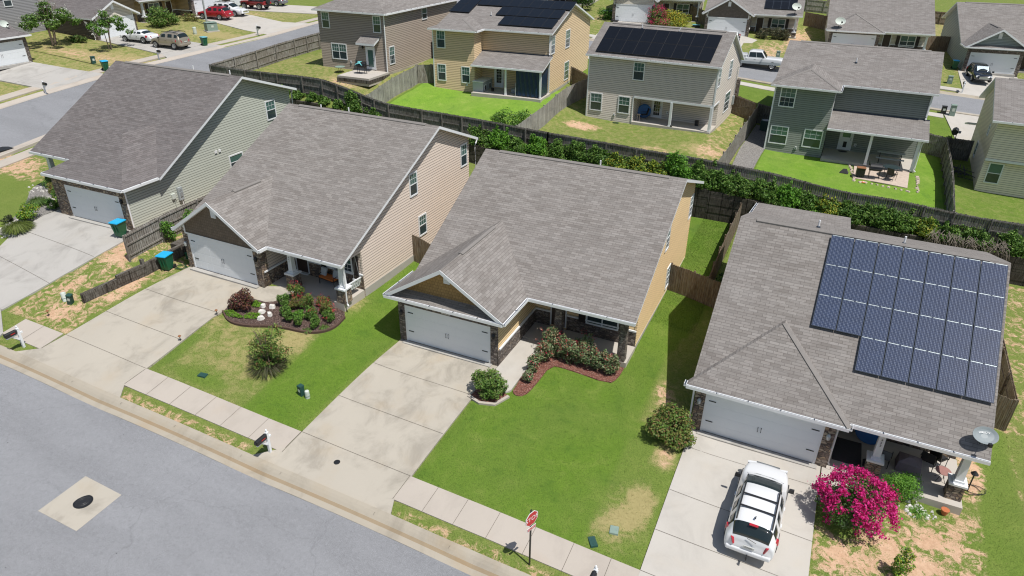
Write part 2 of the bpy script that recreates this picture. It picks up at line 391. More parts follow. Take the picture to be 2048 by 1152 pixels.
def text_mesh(name, body, size, mat, parent, loc, rot, ext=.002):
    cu = bpy.data.curves.new(name, 'FONT'); cu.body = body; cu.size = size; cu.extrude = ext; cu.align_x = 'CENTER'; cu.align_y = 'CENTER'
    t = bpy.data.objects.new(name, cu); COL.objects.link(t); bpy.context.view_layer.update()
    me = bpy.data.meshes.new_from_object(t.evaluated_get(bpy.context.evaluated_depsgraph_get()))
    bpy.data.objects.remove(t); me.materials.clear(); me.materials.append(M[mat])
    o = bpy.data.objects.new(name, me); COL.objects.link(o); o.parent = parent; o.location = loc; o.rotation_euler = rot
    return o
# ------------------------------------------------------------------ terrain heights

def _zs(x): return -.22-.05*x if x>-20 else .78-.035*(x+20)
_F=[]
for x in (-60,-40,-30,-20,-10,0,10,20,30,45):
    s=_zs(x) if x>-45 else 1.7
    for y,d in ((-8.3,0),(-10,-.16),(-11,-.32),(-15,-.38),(-25,-.38),(-40,-.4)): _F.append((x,y,s+d))
_F+=[(-32,-4,1.9),(-26,-4,1.75),(-20.5,-4,1.6),(-15.8,-4.5,1.2),(-10,-4.5,.95),(-5,-4,.55),(-1,-4,.1),(3,-4,-.12),(8,-4,-.3),(13,-4,-.65),(18,-4,-1.02),(24,-4,-1.35),(32,-4,-1.6),
 (-33,0,2.3),(-26.6,0,2.33),(-20,0,2.33),(-19.5,8,2.25),(-19.5,16,2.4),(-33,16,3.0),(-26,24.3,2.9),(-33,8,2.6),
 (-14.9,-.6,1.42),(-8.5,-.7,1.42),(-15,8,1.6),(-15,14,1.9),(-3.1,0,.98),(-3,7,1.05),(-3,14,1.15),(-9,24.3,1.5),(-16,24.3,2.2),(-18,6,2.0),
 (-.6,0,.02),(-.8,8,.3),(-.8,17,.5),(0,0,-.07),(6,0,-.07),(6.2,3,-.1),(11.5,2.8,-.3),(12.2,5,-.28),(12.2,11,-.1),(12.2,17,-.02),(2,24.3,.1),(8,24.3,0),(13.5,24.3,0),
 (14.9,1,-.72),(14.9,7,-.5),(15,14,-.4),(16,.3,-.93),(22,.2,-.93),(27,-.6,-1.3),(27.5,6,-1.2),(27.5,13,-1.0),(22,24.3,-.6),(30,24.3,-.8),(33,0,-1.45),(34,10,-1.3),(45,24.3,-1.2),(45,0,-1.9)]
_L=[(-52,-12,1.9),(-44,0,2.45),(-43,6,3.0),(-46,14,3.85),(-50,14,4.1),(-46,22,4.9),(-52,20,4.8),(-46,30,5.6),(-52,30,5.9),(-46,42,6.3),(-52,44,6.6),(-47,60,7.0),(-55,60,7.2),
  (-57,8,4.0),(-60,20,5.6),(-64,35,6.6),(-75,30,7.2),(-75,60,7.8),(-60,80,7.6),(-38,4,2.6),(-38,16,3.7)]
_R=[(-38,26,5.0),(-34,26,4.9),(-30,25.5,4.86),(-24.7,25.5,4.83),(-21.6,25.5,4.25),(-19.4,25.5,3.72),(-17.9,25.5,3.45),(-14,25.5,3.27),(-10.3,25.5,3.17),(-4.5,25.5,2.9),(.75,25.5,2.72),(6.5,25.5,2.5),(10.5,25.5,2.4),(15.5,25.5,2.08),(20.3,25.5,1.54),(24.2,25.5,1.45),(28.5,25.5,1.13),(31.3,25.5,1.1),(45,25.5,.7),
 (-31,33,6.0),(-22.4,33,5.75),(-31,42,6.1),(-22,42,6.0),(-18.2,34.6,4.8),(-6.6,35,4.7),(-18,46,4.9),(-6,46,4.7),(-20.5,33,5.0),
 (-2.3,35.4,3.62),(9.4,34.8,3.55),(-2,45,3.7),(9.6,45,3.6),(14,36.8,2.3),(25.8,35.5,2.25),(14,48,2.5),(26,48,2.3),(30.2,36.2,1.4),(42,35,1.3),(30,48,1.7),(50,40,1.2),
 (12,30.5,2.6),(-8,30,3.9),(-4.5,31,3.5),(20,30,1.95)]
for x in (-40,-25,-10,5,20,35,55):
    for y in (56,64,74,90,120):
        z=4.2-.06*(x-33)+.08*(min(y,90)-74); 
        if x<=-25: z=min(z,7.2)
        _R.append((x,y,z))
def _rbf(P):
    P=np.array(P,float); X=P[:,:2]; n=len(P)
    D=np.sqrt(((X[:,None]-X[None])**2).sum(-1)+.25)
    A=np.zeros((n+3,n+3)); A[:n,:n]=-D-np.eye(n)*.05; A[:n,n]=1;A[:n,n+1:]=X; A[n,:n]=1;A[n+1:,:n]=X.T
    w=np.linalg.solve(A,np.concatenate([P[:,2],[0,0,0]])); return X,w
_FW=_rbf(_F+_L+[(-36,24.3,4.6)]); _RW=_rbf(_R+_L)
def _ev(m,x,y):
    X,w=m; x=np.asarray(x,float); y=np.asarray(y,float)
    d=np.sqrt((x[...,None]-X[:,0])**2+(y[...,None]-X[:,1])**2+.25)
    n=len(X); return -(d@w[:n])+w[n]+w[n+1]*x+w[n+2]*y
YW=24.3
def T(x,y):
    x=np.asarray(x,float);y=np.asarray(y,float)
    a=_ev(_FW,x,y);b=_ev(_RW,x,y)
    # left of the retaining wall both blend over y
    k=np.clip((y-YW)/.02+.5,0,1)
    s=np.clip((y-12)/18,0,1); s=s*s*(3-2*s)
    l=np.clip((x+38)/6,0,1); 
    k=k*l+s*(1-l)
    return a*(1-k)+b*k
_Traw = T
def T(x, y):
    return _Traw(np.clip(np.asarray(x, float), -80, 60), np.clip(np.asarray(y, float), -40, 110))
def tz(x, y): return float(T(x, y))

# ------------------------------------------------------------------ paving that follows the terrain
import bmesh
PAVED = []
def inside(poly, X, Y):
    r = np.zeros(X.shape, bool); n = len(poly)
    for i in range(n):
        x1, y1 = poly[i]; x2, y2 = poly[(i+1) % n]
        if y1 == y2: continue
        c = ((y1 > Y) != (y2 > Y)) & (X < (x2-x1)*(Y-y1)/(y2-y1)+x1); r ^= c
    return r
def sheet(name, pts, mat, dz=.04, step=1., skirt=.15, label=None, cat=None, low=True, parent=None, kind='structure', lower=.07):
    bm = bmesh.new(); bm.faces.new([bm.verts.new((x, y, 0)) for x, y in pts])
    xs = [p[0] for p in pts]; ys = [p[1] for p in pts]
    for ax, lo, hi in ((0, min(xs), max(xs)), (1, min(ys), max(ys))):
        n = int((hi-lo)/step)
        for k in range(1, n+1):
            c = [0, 0, 0]; c[ax] = lo+(hi-lo)*k/(n+1); d = [0, 0, 0]; d[ax] = 1
            bmesh.ops.bisect_plane(bm, geom=bm.verts[:]+bm.edges[:]+bm.faces[:], plane_co=c, plane_no=d)
    bmesh.ops.triangulate(bm, faces=bm.faces[:])
    P = np.array([v.co[:2] for v in bm.verts]); Z = T(P[:, 0], P[:, 1])+dz
    for v, z in zip(bm.verts, Z): v.co.z = z
    be = [e for e in bm.edges if len(e.link_faces) == 1]
    r = bmesh.ops.extrude_edge_only(bm, edges=be)
    for g in r['geom']:
        if isinstance(g, bmesh.types.BMVert): g.co.z -= skirt
    bmesh.ops.recalc_face_normals(bm, faces=bm.faces[:])
    me = bpy.data.meshes.new(name); bm.to_mesh(me); bm.free(); me.materials.append(M[mat])
    o = bpy.data.objects.new(name, me); COL.objects.link(o)
    if parent is not None: o.parent = parent
    elif kind: o['kind'] = kind
    if label: o['label'] = label
    if cat: o['category'] = cat
    if low: PAVED.append((pts, lower))
    return o
def strip(name, path, offs, mats, mi=None, kind='structure', absz=None):
    """profile (offset to the left of the path, dz over the ground) swept along a polyline on the terrain"""
    pts = [np.array(p, float) for p in path]; mb = MB(); rows = []
    for i, p in enumerate(pts):
        d = pts[min(i+1, len(pts)-1)]-pts[max(i-1, 0)]; d /= np.hypot(*d); nrm = np.array([-d[1], d[0]])
        rows.append([(*(p+nrm*o), tz(*(p+nrm*o))+z) for o, z in offs])
    for a, b in zip(rows, rows[1:]):
        for k in range(len(offs)-1): mb.face([a[k], b[k], b[k+1], a[k+1]], (mi[k] if mi else 0), False)
    o = mb.build(name, mats)
    if kind: o['kind'] = kind
    return o
def dense(path, st=1.):
    out = []
    for a, b in zip(path, path[1:]):
        a = np.array(a, float); b = np.array(b, float); n = max(1, int(np.hypot(*(b-a))/st))
        out += [tuple(a+(b-a)*k/n) for k in range(n)]
    return out+[tuple(path[-1])]
def smooth(path, it=2):
    for _ in range(it):
        q = [path[0]]
        for a, b in zip(path, path[1:]):
            q += [(a[0]*.75+b[0]*.25, a[1]*.75+b[1]*.25), (a[0]*.25+b[0]*.75, a[1]*.25+b[1]*.75)]
        path = q+[path[-1]]
    return path
def joints(name, segs, mat='joint', w=.02, dz=.047):
    """saw-cut lines in concrete: thin strips along the given segments"""
    mb = MB()
    for a, b in segs:
        a = np.array(a, float); b = np.array(b, float); d = (b-a)/np.hypot(*(b-a)); n = np.array([-d[1], d[0]])*w/2
        k = max(1, int(np.hypot(*(b-a))/.7)); q = [a+(b-a)*i/k for i in range(k+1)]
        for p, r in zip(q, q[1:]):
            mb.face([(*(p-n), tz(*p)+dz), (*(r-n), tz(*r)+dz), (*(r+n), tz(*r)+dz), (*(p+n), tz(*p)+dz)])
    o = mb.build(name, mat); o['kind'] = 'structure'; return o
# ------------------------------------------------------------------ the setting
street = sheet('street', [(-41, -11.15), (60, -11.15), (60, -42), (-41, -42)], 'asphalt', .0, 2.5, lower=.2)
CURB = [(0, -.0), (.0, .012), (.28, -.005), (.36, -.008), (.44, .0), (.56, .08), (.68, .135), (.84, .15), (.86, -.1)]
cp = [(x, -11.15) for x in np.arange(-40, 60, 1.)]
curb = strip('curb', cp, CURB, ['curb', 'gutter_stain'], [0, 0, 1, 1, 0, 0, 0, 0]); PAVED.append(([(-41, -11.2), (60, -11.2), (60, -10.31), (-41, -10.31)], .22))
joints('curb_joint', [((x, -10.6), (x, -10.32)) for x in (-17.5, -11.9, -8.6, -5.2, -1.35, .8, 5.5, 8.9, 12.5, 17)], dz=.13, w=.014)
sheet('street_patch', [(-6.24, -14.22), (-4.12, -14.25), (-4.08, -16.25), (-6.22, -16.27)], 'concrete', .012, 1.2, .02, low=False)
lid = MB(); lid.lathe([(.36, 0), (.36, .012), (.31, .016)], 24); lid.lathe([(.29, .012), (.29, .02), (.02, .024)], 20, mi=1)
for r in (.12, .2): lid.lathe([(r, .02), (r+.02, .03), (r+.035, .02)], 20, mi=1)
o = lid.build('manhole_cover', ['dark', 'black_plastic']); place(o, (-5.12, -15.18, tz(-5.12, -15.18)+.012))
tag(o, 'round dark iron manhole cover set in a square concrete patch in the street', 'manhole cover')
lid = MB(); lid.lathe([(.14, 0), (.14, .012), (.1, .02), (.02, .02)], 16)
o = lid.build('cleanout_cover', 'dark'); place(o, (2.52, -8.99, tz(2.52, -8.99)+.045)); tag(o, 'small round dark drain cover in the concrete driveway apron', 'drain cover')

# sidewalk pieces along the front street
def swalk(x0, x1, js): 
    s = sheet('sidewalk', [(x0, -8.25), (x1, -8.25), (x1, -9.57), (x0, -9.57)], 'concrete_walk', .04, 1.2)
    j = joints('joint', [((x, -8.25), (x, -9.57)) for x in js], w=.018); j.parent = s; del j['kind']
swalk(-9.62, 0, [-8.1, -6.6, -5.0, -3.5, -1.85]); swalk(5.72, 15.72, [7.1, 8.5, 9.95, 11.5, 13.1, 14.6]); swalk(-18.6, -15.6, [-17.1]); swalk(21.5, 45, np.arange(23, 45, 1.5)); swalk(-40, -25.4, np.arange(-38, -26, 1.5))
def drive(pts, mat, js, jw=.022):
    s = sheet('driveway', pts, mat, .042, 1.1)
    j = joints('joint', js, dz=.05, w=jw); j.parent = s; del j['kind']; return s
drive([(.0, .0), (5.83, .0), (5.78, -8.3), (5.72, -9.4), (6.1, -10.32), (-1.1, -10.32), (.05, -9.3), (.05, -8.3)], 'concrete',
      [((.03, -8.25), (5.75, -8.25)), ((.03, -5.55), (5.76, -5.55)), ((.02, -2.65), (5.8, -2.65)), ((.05, -8.25), (.05, -9.57)), ((5.72, -8.25), (5.72, -9.57))])
drive([(-14.5, -.62), (-8.6, -.62), (-9.35, -4), (-9.6, -8.3), (-9.62, -9.5), (-9.0, -10.32), (-16.6, -10.32), (-15.55, -9.5), (-15.4, -8.3)], 'concrete',
      [((-15.4, -8.25), (-9.6, -8.25)), ((-15.15, -6.0), (-9.5, -6.0)), ((-14.85, -3.6), (-9.3, -3.6)), ((-15.45, -8.3), (-15.55, -9.5)), ((-9.6, -8.3), (-9.62, -9.5))])
drive([(15.75, .5), (21.45, .45), (21.45, -9.4), (21.9, -10.32), (15.0, -10.32), (15.72, -9.4)], 'concrete_pale',
      [((15.75, -.9), (21.45, -.95)), ((15.75, -3.9), (21.45, -3.95)), ((15.73, -6.2), (21.45, -6.2)), ((15.72, -8.25), (21.45, -8.25))])
drive([(-27.4, .6), (-26.2, .12), (-19.75, .12), (-19.6, -.6), (-20.2, -5), (-20.6, -8.3), (-18.6, -9.5), (-18.2, -10.32), (-26.2, -10.32), (-25.6, -9.3), (-26.2, -5.2), (-27.4, -2.8), (-27.6, -.6)], 'concrete_grey',
      [((-26.3, -4.9), (-20.25, -5.6)), ((-27.4, -2.4), (-20.0, -2.8)), ((-25.9, -8.25), (-20.6, -8.25)), ((-27.3, .3), (-25.6, .0))])
sheet('walkway', [(5.86, .0), (5.86, 2.98), (7.25, 2.98), (7.25, -1.45), (7.1, -1.75), (5.83, -1.5)], 'concrete_pale', .05, 1.)
sheet('walkway', [(-8.55, -.62), (-7.7, -.2), (-6.5, -.15), (-7.4, -1.75), (-8.9, -1.9)], 'concrete', .05, 1.)
sheet('walkway', [(21.5, .45), (22.9, .7), (23.0, -.6), (21.5, -1.6)], 'concrete_pale', .045, 1.)

# left side street and its kerbs, walks and driveways
LN = smooth([(-41.5, -3), (-41.6, 4), (-42, 10), (-42.2, 15), (-41.4, 22), (-39.6, 30), (-38.6, 37), (-38, 46), (-38.2, 60), (-39, 75), (-40, 100)])
LF = smooth([(-50.6, -3), (-50.7, 4), (-50.9, 11.5), (-50.6, 18.5), (-49.2, 25), (-48.2, 29.5), (-47.3, 36), (-46.6, 44), (-46.6, 53), (-47.2, 64), (-48, 75), (-49, 100)])
sheet('side_street', LN+LF[::-1], 'asphalt', .0, 2.0, lower=.2)
strip('side_street_curb', dense(LN[::-1], 1.5), [(0, .01), (.4, -.01), (.6, .06), (.85, .12), (1.0, .1), (1.02, -.25)], 'concrete_walk')
strip('side_street_curb', dense(LF, 1.5), [(0, .01), (.4, -.01), (.6, .06), (.85, .12), (1.0, .1), (1.02, -.25)], 'concrete_walk')
def off(path, d):
    out = []
    for i, p in enumerate(path):
        a = np.array(path[max(i-1, 0)]); b = np.array(path[min(i+1, len(path)-1)]); v = (b-a)/np.hypot(*(b-a)); out.append((p[0]-v[1]*d, p[1]+v[0]*d))
    return out
ln = [p for p in LN if p[1] < 20]; sheet('side_sidewalk', off(ln, -1.6)+off(ln, -2.9)[::-1], 'concrete_walk', .04, 1.6)
sheet('side_sidewalk', off(LF, 1.9)+off(LF, 3.1)[::-1], 'concrete_walk', .04, 1.6)
drive([(-51.2, 16.6), (-52.6, 17.0), (-60.2, 16.0), (-60.2, 21.4), (-52.6, 22.6), (-50.6, 22.8)], 'concrete_grey', [((-56, 16.6), (-56, 22))])
drive([(-49.3, 29.6), (-51, 30.4), (-56, 30.9), (-62.4, 31.4), (-62.4, 36.9), (-56, 36.4), (-50.4, 36.3), (-48.2, 36.8)], 'concrete_grey', [((-55.5, 31), (-55.5, 36.4)), ((-51.3, 30.4), (-50.4, 36.3))])
drive([(-47.7, 43.8), (-52.1, 44.4), (-64.1, 47.5), (-64.1, 53), (-58.6, 52.8), (-51.6, 51), (-47.7, 51.8)], 'concrete_pale', [((-56, 45.5), (-56, 52))])
drive([(-47.8, 58.5), (-52, 58.6), (-64.1, 55), (-66, 61), (-58, 63.5), (-48, 66)], 'concrete_pale', [])
# far street behind the second row
sheet('far_street', [(-24, 57.2), (60, 57.2), (60, 62.5), (-24, 62.5)], 'asphalt', .0, 2.5, lower=.2)
strip('far_street_curb', dense([(60, 57.2), (-24, 57.2)], 2)[::-1], [(0, .0), (-.3, .02), (-.5, .1), (-.8, .1), (-.82, -.25)], 'curb')
strip('far_street_curb', dense([(-24, 62.5), (60, 62.5)], 2), [(0, .0), (.3, .02), (.5, .1), (.8, .1), (.82, -.25)], 'curb')
sheet('far_sidewalk', [(-24, 55.6), (29, 55.6), (29, 54.5), (-24, 54.5)], 'concrete_pale', .04, 2.)
sheet('far_sidewalk', [(-24, 64.3), (60, 64.3), (60, 65.5), (-24, 65.5)], 'concrete_pale', .04, 2.)
drive([(31.4, 73.6), (37.6, 74.3), (38.1, 66), (38.4, 63), (30.6, 63), (31.4, 65.5)], 'concrete_pale', [((31.4, 69.5), (37.9, 69.8))])
drive([(1.0, 75.3), (6.2, 75.6), (7.8, 74.6), (7.4, 72.6), (6.4, 72.2), (6.6, 63), (.8, 63)], 'concrete_pale', [])
drive([(-12.0, 74.6), (-7.3, 75.4), (-6.4, 63), (-11.6, 63)], 'concrete_pale', [])
drive([(28.9, 57.0), (33.2, 57.0), (33, 49.2), (29.9, 49.2)], 'concrete_pale', [])
drive([(16.6, 74.2), (22.3, 74.8), (22.6, 63), (16.8, 63)], 'concrete_pale', [])
# side yard gravel, pavers, mulch beds
sheet('gravel_strip', [(12.25, 27.0), (13.3, 27.4), (13.9, 30.5), (14.0, 36.4), (14.0, 42.4), (12.45, 42.4), (12.2, 35)], 'gravel', .03, 1., .05)
PAVERS = [(21.3, 32.8), (25.2, 32.5), (25.4, 36.1), (21.3, 36.2)]
sheet('paver_patio', PAVERS, 'paver', .03, .8, .05)

# ------------------------------------------------------------------ ground
REG = [ # polygon, lush, dry, dirt
 ([(-3.4, -8.25), (0, -8.25), (0, 0), (-.2, 9), (-3.1, 7), (-3.4, 2)], .95, .02, 0.),
 ([(5.8, -8.25), (13.2, -8.25), (13.6, -2), (13.2, 4), (14.6, 12), (11.7, 12), (11.7, 3), (8, 1.4), (5.8, -2.5)], .95, .02, 0.),
 ([(11.7, 11.5), (14.1, 11.5), (14.0, 24.2), (9.5, 24.2), (11.5, 17)], .95, .0, 0.),
 ([(13.2, -8.25), (15.7, -8.25), (15.7, .2), (14, .2), (13.4, -2)], .6, .2, .08),
 ([(-9.6, -8.25), (-3.4, -8.25), (-3.4, 6), (-9.4, -2)], .35, .36, .03),
 ([(-20.4, -8.2), (-15.6, -8.2), (-15.3, -5), (-14.6, -.6), (-14.6, 15), (-19.8, 15), (-19.8, 0)], .4, .3, .44),
 ([(-9.5, -9.6), (-1.5, -9.6), (-.8, -10.4), (-9, -10.4)], .35, .3, .46), ([(6, -9.6), (15.4, -9.6), (15.2, -10.4), (6.2, -10.4)], .4, .3, .40),
 ([(-18.4, -9.6), (-15.6, -9.6), (-16.2, -10.4), (-18.2, -10.4)], .3, .3, .35),
 ([(21.5, -8.2), (34, -8.2), (34, .5), (27, .8), (21.5, .3)], .5, .28, .46),
 ([(26.9, .5), (29.6, .5), (29.6, 24), (27, 24)], .3, .3, .35), ([(27.6, -3), (29.2, -3), (29.2, 7), (27.9, 7)], .6, .1, .1),
 ([(29.4, 7), (33, 7), (33, 24), (29.4, 24)], .2, .2, .42),
 ([(-19.7, 26), (-4.9, 26), (-4.6, 40), (-19.5, 40)], 1.3, .06, .02),
 ([(-4.6, 26), (11.9, 26), (12.2, 42), (-4.4, 42)], .45, .38, .14),
 ([(9.2, 28), (12, 28), (12.3, 44), (9.4, 44)], .25, .4, .36),
 ([(13.2, 26), (27.6, 26), (28.2, 44), (13.9, 40), (13.9, 30)], 1.2, .03, .02),
 ([(27.8, 26), (45, 26), (45, 40), (28.3, 46)], .75, .3, .03),
 ([(-38, 26), (-20, 26), (-20, 40), (-36, 40)], .4, .45, .2),
 ([(-40, -8), (-26, -8), (-27.5, 2), (-31, 3), (-38, 16), (-40, 16)], .35, .2, .12),
 ([(-60, -8), (-51, 4), (-51, 60), (-66, 62), (-75, 20)], .3, .5, .2),
 ([(-30, 64), (60, 64), (60, 90), (-30, 90)], .35, .4, .28), ([(-25, 44), (60, 44), (60, 56), (-25, 56)], .7, .2, .03),
 ([(24, 82), (38, 82), (38, 110), (24, 110)], .3, .6, .1),
]
SPOT = [ # centre, rx, ry, lush, dry, dirt added
 (14.85, -5.4, .55, 1.0, -.5, .8, .1), (14.4, -6.3, .5, .45, -.4, .7, .1), (14.5, -5.6, .95, 1.5, -.1, .2, .02), (15.1, -2.1, .5, .9, -.5, .6, .4), (14.2, -7, 1.2, .9, -.2, .25, .1), (14.4, 1.0, .6, 1.6, -.2, .3, .3), (13.9, 2.2, .4, .9, -.1, .2, .45),
 (-38.2, 4.5, 2.4, 2.0, -.2, .2, .75), (-34.5, 3.6, 1.4, 1., 0, .2, .35), (24.6, -3.0, 1.3, .6, -.3, .2, .35), (22.8, -4.2, 1.1, .8, -.3, .2, .3), (26.0, -1.8, 1.2, .5, 0, .1, .4), (27.6, 3.4, .55, 1.6, -.3, .2, .6), (26.5, -3.8, 1.6, .8, 0, .2, .4), (28.5, -2.9, 1.2, .8, .1, 0, -.25), (25.3, .2, .9, .6, .2, -.1, -.4), (22.4, -1.9, .8, 1.1, .3, -.2, -.4),
 (-1.7, 32.7, 1.7, .9, -.3, .3, .8), (9.6, 31.6, 1.9, 1.1, -.2, .4, .2), (6, 30, 1.5, .7, 0, .3, .3), (-8.2, -4.2, 2, 2.2, 0, .12, .02), (-5.6, -5.6, 1.6, 1.3, 0, .14, .06), (-6.7, -7.6, 1.5, .4, .3, -.3, 0), (-9.2, -6.5, .4, 1.6, .3, -.3, 0), (-3.4, .5, .7, 1.4, -.4, .5, .1), (-4.4, -3.4, .8, .9, -.1, .5, .1),
 (-16.1, -4.2, .55, 1.3, 0, .2, .5), (-17.2, -6.9, .9, .6, 0, .1, .4), (-18.9, -5.4, .6, .7, 0, .1, .3), (-19, 3.2, .8, 5, -.2, .0, .6), (-18.6, -2.2, .7, .6, 0, .2, .2), (-25.5, 30, 2.2, 1.3, -.2, .4, .3), (-22, 27.6, 1.5, .8, -.2, .4, .35),
 (12.6, 76.5, 1.2, 3, -.2, .2, .7), (10, 70.5, 1.6, 1.0, -.2, .2, .55), (-3.4, 78.5, 1.2, 1.5, 0, .3, .5), (-14.5, 74.5, 1.6, 2, 0, .3, .45), (-51.8, 27, 1.4, 2., 0, .6, .3), (-60.6, 26, 2.4, 1.4, 0, .4, .3), (-53, 40.6, 1.4, 1.5, 0, .6, .1), (-57.5, 54, 3.5, .4, 0, .4, .5), (-54, 24.2, 1, .7, 0, .3, .3),
]
def axis(a, b, lo, hi, fine, far):
    c = list(np.arange(lo, hi+.001, fine)); x = lo; st = fine
    while x > a: st = min(st*1.25, far); x -= st; c.insert(0, x)
    x = hi; st = fine
    while x < b: st = min(st*1.25, far); x += st; c.append(x)
    return np.array(c)
GX = axis(-600, 600, -27, 34, .3, 40); GY = axis(-300, 800, -12, 44, .3, 40)
k = np.searchsorted(GY, YW); GY = np.concatenate([GY[:k], [YW-.012, YW+.012], GY[k:]])
X, Y = np.meshgrid(GX, GY); Z = T(X, Y)
A = np.zeros(X.shape+(3,)); A[..., 0] = .35; A[..., 1] = .3; A[..., 2] = .1
def region_attr(X, Y):
    A = np.zeros(X.shape+(3,)); A[..., 0] = .35; A[..., 1] = .3; A[..., 2] = .1
    for p, l, d, c in REG: A[inside(p, X, Y)] = (l, d, c)
    for cx, cy, rx, ry, l, d, c in SPOT:
        q = np.clip(1.5-np.sqrt(((X-cx)/rx)**2+((Y-cy)/ry)**2)*1.1, 0, 1)[..., None]; A = A+q*np.array([l, d, c])
    return np.clip(A, 0, 1.4)
A = region_attr(X, Y)
cap = np.zeros(X.shape)
for p, low in PAVED: cap = np.maximum(cap, inside(p, X, Y)*low)
Z = Z-cap
ny, nx = X.shape
me = bpy.data.meshes.new('ground'); me.vertices.add(nx*ny); me.vertices.foreach_set('co', np.stack([X, Y, Z], -1).ravel())
idx = np.arange(nx*ny).reshape(ny, nx); q = np.stack([idx[:-1, :-1], idx[:-1, 1:], idx[1:, 1:], idx[1:, :-1]], -1).reshape(-1, 4)
me.loops.add(q.size); me.loops.foreach_set('vertex_index', q.ravel()); me.polygons.add(len(q)); me.polygons.foreach_set('loop_start', np.arange(0, q.size, 4))
me.polygons.foreach_set('use_smooth', np.ones(len(q), bool))
at = me.color_attributes.new('Cover', 'FLOAT_COLOR', 'POINT'); at.data.foreach_set('color', np.concatenate([A, np.ones(A.shape[:2]+(1,))], -1).ravel())
me.update(); me.validate()
gm, nt, b = newmat('lawn_and_clay'); b.inputs['Roughness'].default_value = .95; b.inputs['Specular IOR Level'].default_value = .1
at = nt.nodes.new('ShaderNodeAttribute'); at.attribute_name = 'Cover'; s = nt.nodes.new('ShaderNodeSeparateColor'); nt.links.new(at.outputs['Color'], s.inputs[0])
v = coord(nt); nF = noise_(nt, v, .75, 5, .7, .5); nA = noise_(nt, v, .9, 5, .6); nB = noise_(nt, v, 5, 4, .65); nC = noise_(nt, v, 22, 3, .7); nD = noise_(nt, v, .28, 3); nE = noise_(nt, v, 2.1, 5, .65, .6)
lush = mix_(nt, nB, (.075, .150, .015), (.142, .238, .030)); lush = mix_(nt, ramp_(nt, nD, .3, .75), lush, (.118, .185, .032))
lush = mix_(nt, math_(nt, 'MULTIPLY', ramp_(nt, nF, .5, .72), .55), lush, (.19, .245, .055))
lush = mix_(nt, math_(nt, 'MULTIPLY', ramp_(nt, nF, .48, .3), .5), lush, (.055, .125, .018))
dull = mix_(nt, nB, (.12, .165, .036), (.225, .255, .075))
g = mix_(nt, s.outputs[0], dull, lush)
g = mix_(nt, math_(nt, 'MULTIPLY', ramp_(nt, nC, .52, .36), .55), g, (.05, .085, .016))
straw = mix_(nt, nB, (.27, .225, .10), (.42, .35, .175))
nX = math_(nt, 'ADD', math_(nt, 'MULTIPLY', ramp_(nt, nE, .28, .72), .75), math_(nt, 'MULTIPLY', ramp_(nt, nC, .3, .7), .45))
dm = ramp_(nt, math_(nt, 'MULTIPLY', s.outputs[1], math_(nt, 'ADD', math_(nt, 'MULTIPLY', nX, 1.15), .3)), .22, .75)
g = mix_(nt, math_(nt, 'MULTIPLY', dm, .85), g, straw)
clay = mix_(nt, nA, (.47, .275, .165), (.62, .455, .32)); clay = mix_(nt, math_(nt, 'MULTIPLY', ramp_(nt, nC, .5, .75), .6), clay, (.68, .56, .43)); clay = mix_(nt, math_(nt, 'MULTIPLY', ramp_(nt, nB, .35, .7), .65), clay, (.40, .25, .155))
nY = math_(nt, 'ADD', math_(nt, 'MULTIPLY', ramp_(nt, noise_(nt, v, 2.1, 6, .7, .9), .34, .66), .85), math_(nt, 'MULTIPLY', ramp_(nt, nC, .3, .7), .35))
cm = ramp_(nt, math_(nt, 'MULTIPLY', s.outputs[2], math_(nt, 'ADD', math_(nt, 'MULTIPLY', nY, 1.25), .2)), .32, .68)
g = mix_(nt, cm, g, clay)
hs = nt.nodes.new('ShaderNodeHueSaturation'); nt.links.new(g, hs.inputs['Color']); nt.links.new(math_(nt, 'ADD', 1.06, math_(nt, 'MULTIPLY', math_(nt, 'MAXIMUM', math_(nt, 'SUBTRACT', s.outputs[0], 1.0), 0.0), 2.2)), hs.inputs['Value']); col(nt, b, hs.outputs[0]); bump_(nt, b, math_(nt, 'ADD', nC, nB), .6, .05)
me.materials.append(gm)
ground = bpy.data.objects.new('ground', me); COL.objects.link(ground); ground['kind'] = 'structure'
